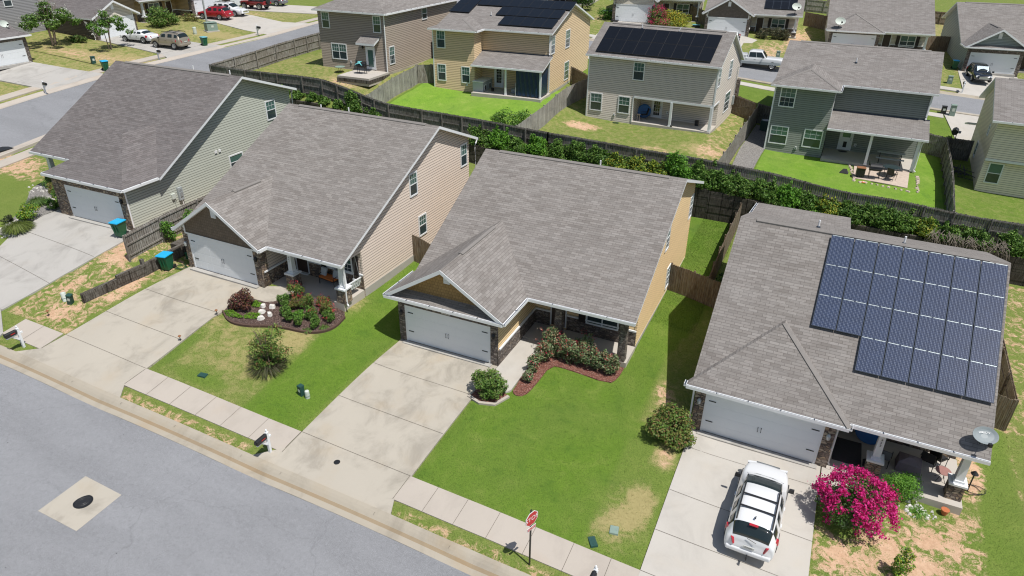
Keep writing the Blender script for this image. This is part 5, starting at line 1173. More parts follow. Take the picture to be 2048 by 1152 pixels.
def bin_(label, x, y, rz, lid='lid_blue', body='bin_green', z=0):
    r = empty('wheelie_bin', label, 'bin', (x, y, tz(x, y)+z), rz, 'wheeled rubbish bins'); mb = MB()
    def ring(a, b0, b1, z): return [(-a, b0, z), (a, b0, z), (a, b1, z), (-a, b1, z)]
    mb.hexa(ring(.22, -.22, .26, .06), ring(.29, -.34, .34, .92)); mb.hexa(ring(.32, -.37, .36, .92), ring(.32, -.37, .36, .98)); mb.box(-.23, .23, .36, .44, .88, .95)
    for k in (-.1, .1): mb.box(k-.02, k+.02, -.35, -.3, .3, .85)
    mb.build('body', body, r)
    mb = MB(); mb.hexa(ring(.335, -.40, .38, .982), ring(.32, -.38, .36, 1.03)); mb.hexa(ring(.27, -.32, .3, 1.03), ring(.24, -.28, .26, 1.06)); mb.build('lid', lid, r)
    for k in (-1, 1): mb = MB(); mb.lathe([(.12, -.035), (.135, -.02), (.135, .02), (.12, .035)], 12, (k*.27, .3, .13), axis='x'); mb.build('wheel', 'tyre', r)
    mb = MB(); mb.box(-.14, .14, -.352, -.338, .62, .8); q = mb.build('sticker', 'util_pale', r); q.rotation_euler = (R(-7), 0, 0); q.location = (0, .06, .04)
    return r
bin0 = bin_('green wheeled bin with bright blue lid on the driveway of the sage house', -20.15, -.62, R(8), z=.04)
def bcopy(label, x, y, rz): return clone(bin0, (x, y, tz(x, y)), rz, label)
bcopy('green wheeled bin with blue lid on the grass by the low timber wall', -15.4, -1.5, R(12))
bcopy('blue lid of a bin just showing behind the sage house roof, across the side street', -51.6, 23.6, R(70))
bin_('green wheeled bin with pale teal lid at the kerb beside the champagne off roader', -50.0, 35.7, R(75), 'lid_teal')
bcopy('dark green bin with blue lid in the shade of the far blue grey house', 31.0, 73.9, R(5))
bin_('green bin by the far white garage behind the white crossover', -63.4, 53.3, R(90), 'lid_teal')
def pedestal(label, x, y, w, h, mat, rz=0, slope=.0, cap=True, cat='utility box', name='utility_box'):
    r = empty(name, label, cat, (x, y, tz(x, y)), rz); mb = MB(); a = w/2
    mb.hexa([(-a,-a,-.05),(a,-a,-.05),(a,a,-.05),(-a,a,-.05)], [(-a*.94,-a*.94,h-slope),(a*.94,-a*.94,h-slope),(a*.94,a*.94,h),(-a*.94,a*.94,h)])
    if cap: mb.hexa([(-a*1.08,-a*1.08,h-slope),(a*1.08,-a*1.08,h-slope),(a*1.08,a*1.08,h),(-a*1.08,a*1.08,h)], [(-a,-a,h-slope+.06),(a,-a,h-slope+.06),(a,a,h+.05),(-a,a,h+.05)])
    mb.build('cabinet', mat, r); mb = MB(); mb.box(-a*.5, a*.5, -a-.006, -a*.97, h*.45, h*.75); mb.build('sticker', 'util_pale' if mat != 'util_pale' else 'util_sage', r); return r
pedestal('dark green utility pedestal with stickers on the bright lawn', -1.56, -6.3, .24, .5, 'util_green', R(-10))
def ped_round(label, x, y, h=.42, r0=.11, mat='util_pale'):
    o = empty('utility_pedestal', label, 'utility box', (x, y, tz(x, y))); mb = MB(); mb.lathe([(r0, -.05), (r0, h-.08), (r0*.9, h-.02), (r0*.5, h), (.01, h)], 14); mb.build('tube', mat, o); mb = MB(); mb.lathe([(r0+.012, .12), (r0+.012, .15)], 14); mb.build('band', 'util_sage', o); return o
ped_round('small round pale utility post beside the green pedestal on the bright lawn', -1.18, -6.33)
pedestal('dark green leaning utility pedestal on the patchy grass between the driveways', -17.55, -6.3, .26, .55, 'util_green', R(20)).rotation_euler = (R(6), R(9), R(25))
ped_round('round pale utility post leaning behind the green pedestal between the driveways', -18.05, -6.25, .5, .14).rotation_euler = (R(-8), R(-20), 0)
pedestal('small dark green box on the lawn across the side street', -54.7, 24.6, .4, .7, 'util_green', R(70)); ped_round('pale utility post on the grass near the big green transformer', -55.7, 39.7, .85, .22)
tr = empty('transformer', 'big faded green transformer cabinet on a concrete pad by the light pole', 'transformer', (-55.3, 42.0, tz(-55.3, 42)), R(65)); mb = MB(); mb.box(-.8, .8, -.75, .75, -.1, .1); mb.build('pad', 'concrete_pale', tr)
mb = MB(); mb.hexa([(-.65,-.6,.1),(.65,-.6,.1),(.65,.6,.1),(-.65,.6,.1)], [(-.65,-.55,.95),(.65,-.55,.95),(.65,.6,1.05),(-.65,.6,1.05)]); mb.box(-.68, .68, -.6, .63, 1.052, 1.09); mb.build('cabinet', 'util_sage', tr); mb = MB(); mb.box(-.15, .15, -.612, -.58, .5, .75); mb.build('sticker', 'util_pale', tr)
po = empty('light_pole', 'tall grey light pole behind the green transformer, cut by the top edge', 'light pole', (-58.6, 44.5, tz(-58.6, 44.5))); mb = MB(); mb.tube([(0, 0, -.2), (0, 0, 8.5)], .13, 10, r2=.08); mb.build('pole', 'steel', po); mb = MB(); mb.tube([(0, 0, 8.3), (.5, 0, 8.7), (1.2, 0, 8.75)], .04, 6); mb.build('arm', 'steel', po); mb = MB(); mb.lathe([(.08, .1), (.2, 0), (.16, -.12), (.02, -.16)], 12, (1.3, 0, 8.7)); mb.build('lamp', 'grey_metal', po)
pedestal('pale green utility box on the lawn below the black car', 30.15, 67.3, .5, .75, 'util_sage'); pedestal('pale green utility box beside the near side of the far street', 29.75, 55.6, .5, 1.05, 'util_sage'); pedestal('small dark box beside the pale green one near the far street', 29.0, 55.9, .45, .7, 'black_plastic')
pedestal('pale utility post on the lawn behind the white pickup', 11.3, 67.3, .45, .8, 'util_sage'); pedestal('faded green transformer box in front of the far charcoal gabled house lawn', 13.9, 65.9, 1.3, .8, 'util_sage', 0, .1, cat='transformer', name='transformer')
pedestal('small black box on the grass by the far mailbox', 28.9, 68.6, .35, .5, 'black_plastic')
def lidplate(label, x, y, w, d, rz, mat='util_green'):
    mb = MB(); mb.hexa([(-w/2,-d/2,-.03),(w/2,-d/2,-.03),(w/2,d/2,-.03),(-w/2,d/2,-.03)], [(-w/2*.92,-d/2*.92,.06),(w/2*.92,-d/2*.92,.06),(w/2*.92,d/2*.92,.06),(-w/2*.92,d/2*.92,.06)]); mb.lathe([(.04, .06), (.04, .07), (.02, .072)], 8, (w*.25, 0, 0)); o = mb.build('meter_box_lid', mat); place(o, (x, y, tz(x, y)), rz); tag(o, label, 'utility lid')
lidplate('dark green meter box lid nearest the sidewalk on the yellow house lawn', 13.72, -7.86, .5, .3, R(-55)); lidplate('faded green meter box lid farther from the sidewalk on the yellow house lawn', 14.3, -6.98, .36, .42, R(10), 'util_sage'); lidplate('flat green meter box lid in the yellowed grass before the taupe house', -6.7, -7.42, .45, .3, R(8))
def plight(label, x, y):
    r = empty('path_light', label, 'path light', (x, y, tz(x, y)), 0, 'path lights along the driveway'); mb = MB(); mb.tube([(0, 0, -.05), (0, 0, .3)], .015, 6); mb.build('stake', 'dark', r); mb = MB(); mb.lathe([(.03, .26), (.05, .30), (.09, .33), (.02, .40), (.0, .4)], 10); mb.build('lamp_head', 'brown', r); return r
plight('small brown path light on the driveway edge beside the flower bed', -9.28, -3.75); plight('small brown path light on the driveway edge nearer the street', -9.55, -6.07); plight('small dark yard light in the patchy grass by the sidewalk', -17.67, -7.55)
# stop sign
r = empty('stop_sign', 'red octagonal STOP sign on a dark post at the kerb', 'road sign', (11.92, -9.84, tz(11.92, -9.84)), R(70)); mb = MB(); mb.box(-.03, .03, -.02, .02, -.2, 2.85); mb.build('post', 'dark', r)
oc = [(.335*math.cos(R(22.5+45*k)), .335*math.sin(R(22.5+45*k))) for k in range(8)]; zc = 2.45
mb = MB(); mb.hexa([(a, -.03, zc+b) for a, b in oc], [(a, -.045, zc+b) for a, b in oc], 0); pl = mb.build('sign_face', 'vinyl_white', r); mb = MB(); mb.face([(a*.93, -.047, zc+b*.93) for a, b in oc]); mb.build('red_field', 'sign_red', pl)
text_mesh('lettering', 'STOP', .265, 'vinyl_white', pl, (0, -.049, zc), (R(90), 0, 0), .0012)
mb = MB(); mb.box(-.22, .22, -.045, -.03, 1.90, 2.05); p2 = mb.build('plate', 'vinyl_white', r); mb = MB(); mb.face([(-.205, -.047, 1.915), (.205, -.047, 1.915), (.205, -.047, 2.035), (-.205, -.047, 2.035)]); mb.build('red_field', 'sign_red', p2); text_mesh('lettering', 'ALL WAY', .085, 'vinyl_white', p2, (0, -.049, 1.975), (R(90), 0, 0), .001)

# ------------------------------------------------------------------ porch and yard things
def hw(h, x, y, z=0):  # house local -> world
    a = h.root.rotation_euler.z; X, Y, Z = h.root.location; x *= h.m
    return (X+math.cos(a)*x-math.sin(a)*y, Y+math.sin(a)*x+math.cos(a)*y, Z+z)
def chair(label, loc, rz, seat='black_plastic', frame='dark', group=None, name='chair', w=.55):
    r = empty(name, label, 'chair', loc, rz, group); a = w/2
    mb = MB(); mb.box(-a, a, -.25, .25, .42, .47); mb.build('seat', seat, r); mb = MB(); mb.hexa([(-a,.22,.47),(a,.22,.47),(a,.27,.47),(-a,.27,.47)], [(-a,.38,1.0),(a,.38,1.0),(a,.42,1.0),(-a,.42,1.0)]); mb.build('backrest', seat, r)
    for x, y in ((-a, -.23), (a, -.23), (-a, .25), (a, .25)): mb = MB(); mb.tube([(x, y, 0), (x, y, .44)], .016, 6); mb.build('leg', frame, r)
    for x in (-a-.03, a+.03): mb = MB(); mb.tube([(x, -.23, .42), (x, -.22, .64), (x, .3, .66)], .018, 6); mb.build('armrest', frame, r)
    return r
bl = hw(B, 8.95, 1.95); r = empty('bench', 'black metal bench with orange seat cushion on the taupe house porch', 'bench', bl, R(-8))
mb = MB(); mb.box(-.62, .62, -.28, .26, .38, .42); mb.build('seat', 'dark', r)
for x in (-.58, .58):
    for y in (-.24, .24): mb = MB(); mb.tube([(x, y, 0), (x, y, .42)], .022, 6); mb.build('leg', 'dark', r)
    mb = MB(); mb.tube([(x, -.24, .42), (x, -.25, .62), (x, .26, .64)], .02, 6); mb.build('armrest', 'dark', r)
mb = MB(); mb.tube([(-.6, .26, .42), (-.6, .36, .9), (-.3, .36, .97), (.3, .36, .97), (.6, .36, .9), (.6, .26, .42)], .022, 6)
for k in range(9): mb.tube([(-.5+k*.125, .27, .42), (-.5+k*.125, .36, .92)], .01, 5)
mb.build('backrest', 'dark', r)
mb = MB(); mb.box(-.56, .56, -.27, .22, .0, .09); o = mb.build('cushion', 'orange'); place(o, (bl[0], bl[1], bl[2]+.425), R(-8)); tag(o, 'orange seat cushion lying on the black porch bench', 'cushion')
for dx, lb in ((-.42, 'striped grey pillow at the left end of the porch bench'), (.44, 'striped grey pillow at the right end of the porch bench')):
    mb = MB(); mb.hexa([(-.2,-.05,0),(.2,-.05,0),(.2,.06,0),(-.2,.06,0)], [(-.21,.1,.4),(.21,.1,.4),(.21,.2,.4),(-.21,.2,.4)]); o = mb.build('pillow', 'stripe'); place(o, (bl[0]+dx, bl[1]+.02, bl[2]+.52), R(-8)); tag(o, lb, 'pillow', 'pillows on the porch bench')
sw = hw(B, 10.75, 1.5); r = empty('porch_swing', 'white hanging porch swing with striped cushion at the right end of the taupe porch', 'porch swing', sw, R(-95)); mb = MB(); mb.box(-.55, .55, -.25, .25, .42, .46); mb.build('seat', 'white', r)
mb = MB()
for k in range(7): mb.hexa([(-.55+k*.165,.24,.46),(-.45+k*.165,.24,.46),(-.45+k*.165,.27,.46),(-.55+k*.165,.27,.46)], [(-.55+k*.165,.36,.95),(-.45+k*.165,.36,.95),(-.45+k*.165,.39,.95),(-.55+k*.165,.39,.95)])
mb.box(-.58, .58, .34, .4, .92, .98); mb.build('backrest', 'white', r)
for x in (-.58, .58): mb = MB(); mb.box(x-.03, x+.03, -.25, .3, .64, .69); mb.box(x-.03, x+.03, -.25, -.2, .42, .66); mb.build('armrest', 'white', r); mb = MB(); mb.tube([(x, -.2, .68), (x, .05, 2.25)], .012, 5); mb.tube([(x, .3, .7), (x, .05, 2.25)], .012, 5); mb.build('chain', 'steel', r)
mb = MB(); mb.box(-.5, .5, -.24, .22, .465, .55); mb.build('cushion', 'stripe', r)
# hose coils
def hose(label, x, y, r0, mat, turns=4, z=None, seed=1):
    rg = random.Random(seed); pts = []
    for k in range(turns*14): a = k*2*math.pi/14; q = r0*(.65+.35*math.sin(k*.7+seed)*.5+.2*rg.random()); pts.append((q*math.cos(a)*1.2, q*math.sin(a)*.85, .02+.008*(k/14)))
    mb = MB(); mb.tube(pts, .014, 5); o = mb.build('hose', mat); place(o, (x, y, (tz(x, y) if z is None else z)+.01)); tag(o, label, 'hose')
hose('coiled green garden hose on the grass beside the taupe house garage', -14.95, -.95, .38, 'hose'); hose('black hose loops on the grass right of the solar house porch', 27.5, 2.1, .5, 'dark', 2, seed=4); x, y, z = hw(D, 9.3, .25, .0); hose('coiled black hose on the cluttered porch slab', x, y, .22, 'dark', 4, z, 7)
# small green crate and planter by the taupe garage
mb = MB(); mb.box(-.25, .25, -.2, .2, 0, .38); mb.box(-.28, .28, -.23, .23, .381, .42); o = mb.build('storage_box', 'bin_green'); place(o, (-15.15, .1, tz(-15.15, .1)), .1); tag(o, 'small dark green storage box beside the taupe garage corner', 'storage box')
def stack_wall(name, label, cat, x, y, L, w, h, rz, mat):
    r = empty(name, label, cat, (x, y, tz(x, y)-.1), rz); mb = MB()
    for k in range(int(h/.12)): mb.box(-L/2, L/2, -w/2+.01*(k % 2), w/2, k*.12, k*.12+.11)
    mb.build('timbers', mat, r)
stack_wall('raised_bed', 'raised bed of stacked timbers with climbing plants beside the taupe garage', 'planter', -16.2, 1.3, 2.6, 1., .7, R(92), 'timber')
# solar house porch clutter
x, y, z = hw(D, 7.55, 2.1, .05)
mb = MB(); mb.lathe([(.62, -.03), (.65, 0), (.62, .03)], 28, axis='y'); o = mb.build('round_table_top', 'blue'); place(o, (x, y+.35, z+.7), R(-6)); o.rotation_euler = (R(-14), 0, R(-6)); tag(o, 'round blue table top leaning on the wall of the cluttered porch', 'table top')
chair('dark blue grey folding chair on the cluttered porch next to the house number post', hw(D, 8.15, 1.35, .0), R(170), 'car_grey')
mb = MB(); a = .5; lo = [(-a,-.4,0),(a,-.4,0),(a,.4,0),(-a,.4,0)]; mb.hexa(lo, [(-.46,-.38,.5),(.44,-.36,.46),(.46,.36,.48),(-.44,.38,.5)]); mb.hexa([(-.46,-.38,.5),(.44,-.36,.46),(.46,.36,.48),(-.44,.38,.5)], [(-.1,-.1,.68),(.1,-.08,.66),(.12,.1,.66),(-.1,.1,.68)])
o = mb.build('covered_fire_pit', 'mauve'); place(o, hw(D, 9.2, 1.5, .0), R(-4)); tag(o, 'mauve cloth cover draped over a square fire pit on the porch', 'covered table')
chair('black strap patio chair left of the small red round table', hw(D, 9.95, 2.0, 0), R(160)); chair('black metal patio chair leaning by the white post at the porch corner', hw(D, 10.35, 2.35, 0), R(140))
r = empty('side_table', 'small round red brown table on black wire legs at the porch corner', 'table', hw(D, 10.45, 1.35, 0), 0); mb = MB(); mb.lathe([(.3, .5), (.31, .52), (.3, .53)], 20); mb.build('table_top', 'brown_red', r)
for k in range(4): a = R(45+90*k); mb = MB(); mb.tube([(.22*math.cos(a), .22*math.sin(a), .5), (.08*math.cos(a), .08*math.sin(a), .25), (.26*math.cos(a), .26*math.sin(a), 0)], .012, 5); mb.build('leg', 'dark', r)
mb = MB(); mb.lathe([(.1, 0), (.15, .22), (.165, .26), (.15, .27)], 14); o = mb.build('pot_saucer', 'terracotta'); x, y, z = hw(D, 10.6, -.35, 0); place(o, (x, y, tz(x, y)+.02)); tag(o, 'terracotta pot at the foot of the porch corner pier', 'pot')
mb = MB(); mb.lathe([(.1, 0), (.14, .26), (.15, .27)], 12); o = mb.build('pot', 'dark'); place(o, hw(D, 7.5, .85, .0)); tag(o, 'small black pot on the dark porch floor', 'pot')
mb = MB(); mb.box(-.6, .6, -.85, .85, 0, .012); o = mb.build('rug', 'rug'); place(o, hw(D, 6.75, 1.5, .003), .0); tag(o, 'dark mat on the porch before the front door of the solar house', 'mat')
mb = MB(); mb.tube([(0, 0, 0), (0, 0, .9)], .03, 6); mb.lathe([(.06, .9), (.16, .98), (.04, 1.12)], 8); o = mb.build('garden_lamp', 'dark'); x, y, z = hw(D, 11.6, 1.6); place(o, (x, y, tz(x, y))); tag(o, 'black garden lamp stake right of the porch corner', 'garden lamp')
# patio of the brown grey house: grill with turquoise cloth, table on the grass
def grill(label, loc, rz, cloth=False):
    r = empty('barbecue_grill', label, 'barbecue', loc, rz); mb = MB(); mb.lathe([(.26, -.45), (.28, -.43), (.28, .43), (.26, .45)], 14, (0, 0, .85), axis='x'); mb.build('barrel', 'dark', r)
    for x, y in ((-.38, -.2), (.38, -.2), (-.38, .2), (.38, .2)): mb = MB(); mb.tube([(x, y, 0), (x*.95, y*.8, .7)], .022, 6); mb.build('leg', 'dark', r)
    mb = MB(); mb.box(-.45, .45, -.48, -.28, .80, .83); mb.box(.46, .8, -.2, .2, .78, .81); mb.build('shelf', 'dark', r); mb = MB(); mb.tube([(-.5, 0, 1.0), (-.55, 0, 1.35)], .04, 8); mb.build('chimney', 'dark', r); return r
x, y, z = hw(E_, 6.05, -1.7, .0); grill('black grill with pole on the concrete slab of the brown grey house', (x, y, z), R(10))
mb = MB(); rg = random.Random(5)
for i in range(6):
    for j in range(5):
        f = lambda a, b: (-.42+a*.14, -.3+b*.13, 1.08-.25*((a-3)/3)**2-.18*((b-2.5)/2.5)**2+.04*math.sin(a*2.1+b*1.7)); mb.face([f(i, j), f(i+1, j), f(i+1, j+1), f(i, j+1)], 0, True)
o = mb.build('towel', 'teal_cloth'); place(o, (x-.15, y-.05, z+.09), R(10)); tag(o, 'turquoise towel thrown over the black grill', 'towel')
x, y, z = hw(E_, 3.0, -1.15); r = empty('wire_table', 'small dark green wire table on the grass below the double window', 'table', (x, y, tz(x, y)), 0); mb = MB(); mb.lathe([(.5, .55), (.5, .58)], 18); mb.build('table_top', 'util_sage', r)
for k in range(3): a = R(120*k); mb = MB(); mb.tube([(.1*math.cos(a), .1*math.sin(a), .55), (.35*math.cos(a), .35*math.sin(a), 0)], .015, 5); mb.build('leg', 'brown', r)
# wheat house patio
x, y, z = hw(F_, 4.95, .75); r = empty('dog_kennel', 'grey box kennel with white top and two white framed openings on the wheat house patio', 'kennel', (x, y, z), R(2.9)); mb = MB(); mb.box(-.55, .55, -1.15, 1.15, 0, .92); mb.build('box', 'grey_metal', r); mb = MB(); mb.box(-.6, .6, -1.2, 1.2, .921, .98); mb.build('lid', 'vinyl_white', r)
for k in (-.6, .5): mb = MB(); mb.box(.551, .575, k-.24, k+.24, .1, .62); q = mb.build('opening_frame', 'white', r); mb = MB(); mb.box(.576, .58, k-.17, k+.17, .12, .55); mb.build('opening', 'black_plastic', q)
r = empty('tarp', 'dark blue tarp hung as a curtain under the patio roof of the wheat house', 'tarp', hw(F_, 0, 0), R(2.87)); mb = MB()
def sheet_v(p0, p1, z0, z1, n=18, m=6):
    for i in range(n):
        for j in range(m):
            def f(a, b): t = a/n; s_ = b/m; x = p0[0]+(p1[0]-p0[0])*t; y = p0[1]+(p1[1]-p0[1])*t; return (x, y+.05*math.sin(a*1.9+b*.8)*(1-.4*s_), z0+(z1-z0)*s_-.06*math.sin(a*.9)**2*(1-s_))
            mb.face([f(i, j), f(i+1, j), f(i+1, j+1), f(i, j+1)], 0, True)
sheet_v((9.05, -.62), (11.45, -.62), .12, 2.4); sheet_v((11.52, -.62), (11.52, 1.4), .1, 2.5); mb.build('curtain', 'tarp', r)
for x0 in (9.0, 11.42): mb = MB(); mb.tube([(x0+.05, -.72, 0), (x0, -.66, 1.25)], .03, 5); mb.build('tie_pole', 'steel', r)
mb = MB(); mb.lathe([(.12, 0), (.17, .28), (.18, .3)], 12); o = mb.build('bucket', 'black_plastic'); place(o, hw(F_, 6.2, .35, .0)); tag(o, 'small black bucket on the wheat house patio by the kennel', 'bucket')
mb = MB(); mb.box(-.5, .5, -.4, .4, .0, .32); mb.box(-.53, .53, -.43, .43, .321, .36); o = mb.build('step_box', 'grey_metal'); place(o, hw(F_, 8.6, .9, .0), R(3)); tag(o, 'low grey box on the patio left of the blue tarp', 'box')
# warm grey house patio
x, y, z = hw(G_, 5.05, 1.75, .0); mb = MB(); mb.lathe([(.55, -.04), (.62, 0), (.55, .04)], 24, axis='y'); o = mb.build('kiddie_pool', 'blue'); place(o, (x, y, z+.62)); o.rotation_euler = (R(-12), 0, R(12)); tag(o, 'round bright blue plastic pool leaning in the corner of the recessed patio', 'paddling pool')
r = empty('stool', 'small pale wooden stool at the edge of the recessed patio', 'stool', hw(G_, 4.95, .45, 0), .2); mb = MB(); mb.lathe([(.17, .55), (.17, .6)], 14); mb.build('seat', 'paver', r)
for k in range(4): a = R(45+90*k); mb = MB(); mb.tube([(.1*math.cos(a), .1*math.sin(a), .56), (.17*math.cos(a), .17*math.sin(a), 0)], .018, 5); mb.build('leg', 'paver', r)
chair('small black chair in front of the blue pool on the recessed patio', hw(G_, 5.25, 1.15, 0), R(-60), w=.4)
mb = MB(); mb.lathe([(.17, 0), (.2, .42), (.21, .44)], 14); o = mb.build('bucket', 'black_plastic'); place(o, hw(G_, 10.05, 1.55, .0)); tag(o, 'black bucket standing on the right half of the recessed patio', 'bucket')
mb = MB(); mb.lathe([(.07, 0), (.09, .16), (.05, .2)], 10); o = mb.build('small_pot', 'dark'); place(o, hw(G_, 8.2, -.05, .0)); tag(o, 'tiny dark pot at the foot of the middle patio post', 'pot')
hose('green hose coiled on the grass by the wall tap of the warm grey house', .9, 34.9, .28, 'hose', 3, seed=9)
# dark green house: air conditioner, bench, barbecue, table, disc, edging stones
ac = empty('air_conditioner', 'dark grey air conditioner unit on gravel beside the dark green house', 'air conditioner', (13.35, 41.4, tz(13.35, 41.4)), 0); mb = MB(); mb.box(-.42, .42, -.42, .42, 0, .95); mb.build('casing', 'util_green', ac); mb = MB(); mb.lathe([(.36, .952), (.38, .97), (.32, .985)], 20); mb.build('fan_ring', 'steel', ac)
bx_, by_, bz_ = hw(H_, 9.9, .9, 0); r = empty('picnic_table', 'grey picnic table with bench under the back porch roof', 'picnic table', (bx_, by_, bz_), R(-3)); mb = MB(); mb.box(-1.05, 1.05, .0, .55, .72, .76); mb.build('table_top', 'grey_metal', r); mb = MB(); mb.box(-1.05, 1.05, -.75, -.42, .42, .46); mb.build('bench_seat', 'grey_metal', r); 
for x in (-.8, .8): mb = MB(); mb.tube([(x, -.7, 0), (x, .1, .72)], .03, 6); mb.tube([(x, .5, 0), (x, .2, .72)], .03, 6); mb.build('leg', 'dark', r)
x, y = 22.75, 33.4; grill('long black smoker grill with side firebox on the pavers', (x, y, tz(x, y)+.03), R(5))
mb = MB(); mb.box(-.3, .3, -.25, .25, .12, .75); mb.box(-.33, .33, -.28, .28, .751, .79, 1); [mb.tube([(a, b, 0), (a, b, .14)], .02, 5) for a in (-.25, .25) for b in (-.2, .2)]; o = mb.build('firewood_stand', ['dark', 'brown']); place(o, (21.75, 33.2, tz(21.75, 33.2)+.03), .1); tag(o, 'black stand with rust brown top left of the smoker grill', 'stand')
x, y = 23.9, 34.3; r = empty('glass_table', 'glass topped patio table with black frame right of the smoker grill', 'table', (x, y, tz(x, y)+.03), .3); mb = MB(); mb.lathe([(.6, .7), (.62, .72), (.6, .74)], 20); mb.build('table_top', 'glass', r)
for k in range(4): a = R(45+90*k); mb = MB(); mb.tube([(.5*math.cos(a), .5*math.sin(a), .7), (.42*math.cos(a), .42*math.sin(a), 0)], .02, 5); mb.build('leg', 'dark', r)
chair('black patio chair tipped beside the glass table on the pavers', (24.0, 33.5, tz(24, 33.5)+.03), R(150)); mb = MB(); mb.hexa([(-.35,-.2,0),(.3,-.25,0),(.35,.15,0),(-.3,.2,0)], [(-.1,-.1,.3),(.15,-.1,.35),(.12,.05,.32),(-.1,.08,.3)]); o = mb.build('folded_cover', 'rug'); place(o, (20.6, 33.7, tz(20.6, 33.7)+.02)); tag(o, 'crumpled black cover on the pavers left of the grill', 'cover')
mb = MB(); mb.lathe([(.2, .02), (.22, .05), (.1, .06)], 18, mi=0); mb.lathe([(.08, .062), (.07, .066)], 14, mi=1); o = mb.build('flying_disc', ['orange', 'vinyl_white']); place(o, (22.1, 32.2, tz(22.1, 32.2))); tag(o, 'orange and white flying disc on the green back lawn', 'flying disc')
rg = random.Random(11); st = [(20.9+.05*k, 35.9-.33*k) for k in range(11)]+[(21.4+.42*k, 32.2-.03*k) for k in range(10)]+[(25.9+.0*k, 32.1+.36*k) for k in range(9)]
for k, (x, y) in enumerate(st):
    w = rg.uniform(.1, .17); mb = MB(); mb.hexa([(-w,-w*.7,-.02),(w,-w*.7,-.02),(w*.9,w*.7,-.02),(-w*.9,w*.6,-.02)], [(-w*.8,-w*.5,.07),(w*.8,-w*.5,.06),(w*.7,w*.5,.08),(-w*.7,w*.5,.07)]); o = mb.build('edging_stone', 'paver'); place(o, (x+rg.uniform(-.06, .06), y+rg.uniform(-.06, .06), tz(x, y)), rg.uniform(0, 3)); tag(o, 'small pale edging stone in the row bordering the paver patio', 'stone', 'edging stones round the paver patio')
mb = MB(); mb.lathe([(.4, 0), (.4, .015)], 16, sy=.6); o = mb.build('doormat', 'rug'); place(o, hw(H_, 6.25, yw-.4, .005)); tag(o, 'dark half round mat before the white door with pet flap', 'mat')
# grill and blue lid by the khaki house
x, y = 29.6, 49.3; grill('black kettle grill on legs beside the khaki house wall', (x, y, tz(x, y)), R(80)); mb = MB(); mb.hexa([(-.5,-.3,0),(.5,-.3,0),(.5,.3,0),(-.5,.3,0)], [(-.55,-.35,.35),(.55,-.35,.35),(.55,.35,.4),(-.55,.35,.4)]); o = mb.build('blue_tub', 'lid_blue'); place(o, (29.3, 46.5, tz(29.3, 46.5))); tag(o, 'bright blue tub on the grass behind the dark fence by the khaki house', 'tub')
x, y = 29.2, 39; mb = MB(); rg = random.Random(2)
for k in range(14): a = rg.uniform(0, 3.1); p = Vector((rg.uniform(-.5, .5), rg.uniform(-1.2, 1.2), .1+.03*k)); d = Vector((math.cos(a), math.sin(a), .1))*rg.uniform(.5, 1.2); mb.tube([p-d, p+d], .03, 5)
o = mb.build('scrap_pile', 'rug'); place(o, (x, y, tz(x, y))); tag(o, 'pile of dark scrap poles in the shade between fence and khaki house', 'scrap pile')
# far things
x, y = -11.9, 74.2; r = empty('basketball_hoop', 'portable basketball hoop with dark backboard beside the far pale house garage', 'basketball hoop', (x, y, tz(x, y)), R(5)); mb = MB(); mb.box(-.5, .5, -.3, .5, 0, .2); mb.build('base', 'black_plastic', r); mb = MB(); mb.tube([(0, 0, .1), (0, 0, 2.6), (0, -.3, 3.0)], .05, 6); mb.build('pole', 'dark', r)
mb = MB(); mb.box(-.65, .65, -.38, -.34, 2.85, 3.8); mb.build('backboard', 'car_grey', r); mb = MB(); mb.lathe([(.22, 0), (.24, .02), (.22, .04)], 16, (0, -.62, 3.02)); mb.build('rim', 'red', r)
mb = MB(); mb.box(-.7, .7, -.4, .4, 0, .35); mb.box(-.75, .75, -.45, .45, .351, .42, 1); o = mb.build('blue_box', ['black_plastic', 'blue']); place(o, (-14.6, 79, tz(-14.6, 79)), .3); tag(o, 'dark blue box on the grass left of the far pale house', 'box')
mb = MB(); mb.box(-.5, .5, -.3, .3, 0, .28); mb.box(-.52, .52, -.32, .32, .281, .34, 1); o = mb.build('teal_box', ['black_plastic', 'lid_teal']); place(o, (-.9, 77, tz(-.9, 77)), .2); tag(o, 'flat teal box on the grass beside the far pale house fence', 'box')
mb = MB(); mb.lathe([(.95, 0), (1.0, .3), (.7, .42), (.1, .45)], 18, sy=.7); o = mb.build('upturned_boat', 'terracotta'); place(o, (20.4, 72.8, tz(20.4, 72.8)+.45)); tag(o, 'red brown cover showing above the roof ridge before the beige far house garage', 'cover')
# storm drain by the sage house and loose stones
mb = MB(); mb.box(-1.3, 1.3, -.55, .55, 0, .06); o = mb.build('storm_drain', 'dark'); x, y = -42.1, 5.3; place(o, (x, y, tz(x, y)+.06), R(88)); tag(o, 'dark rectangular storm drain grate at the side street kerb', 'drain')
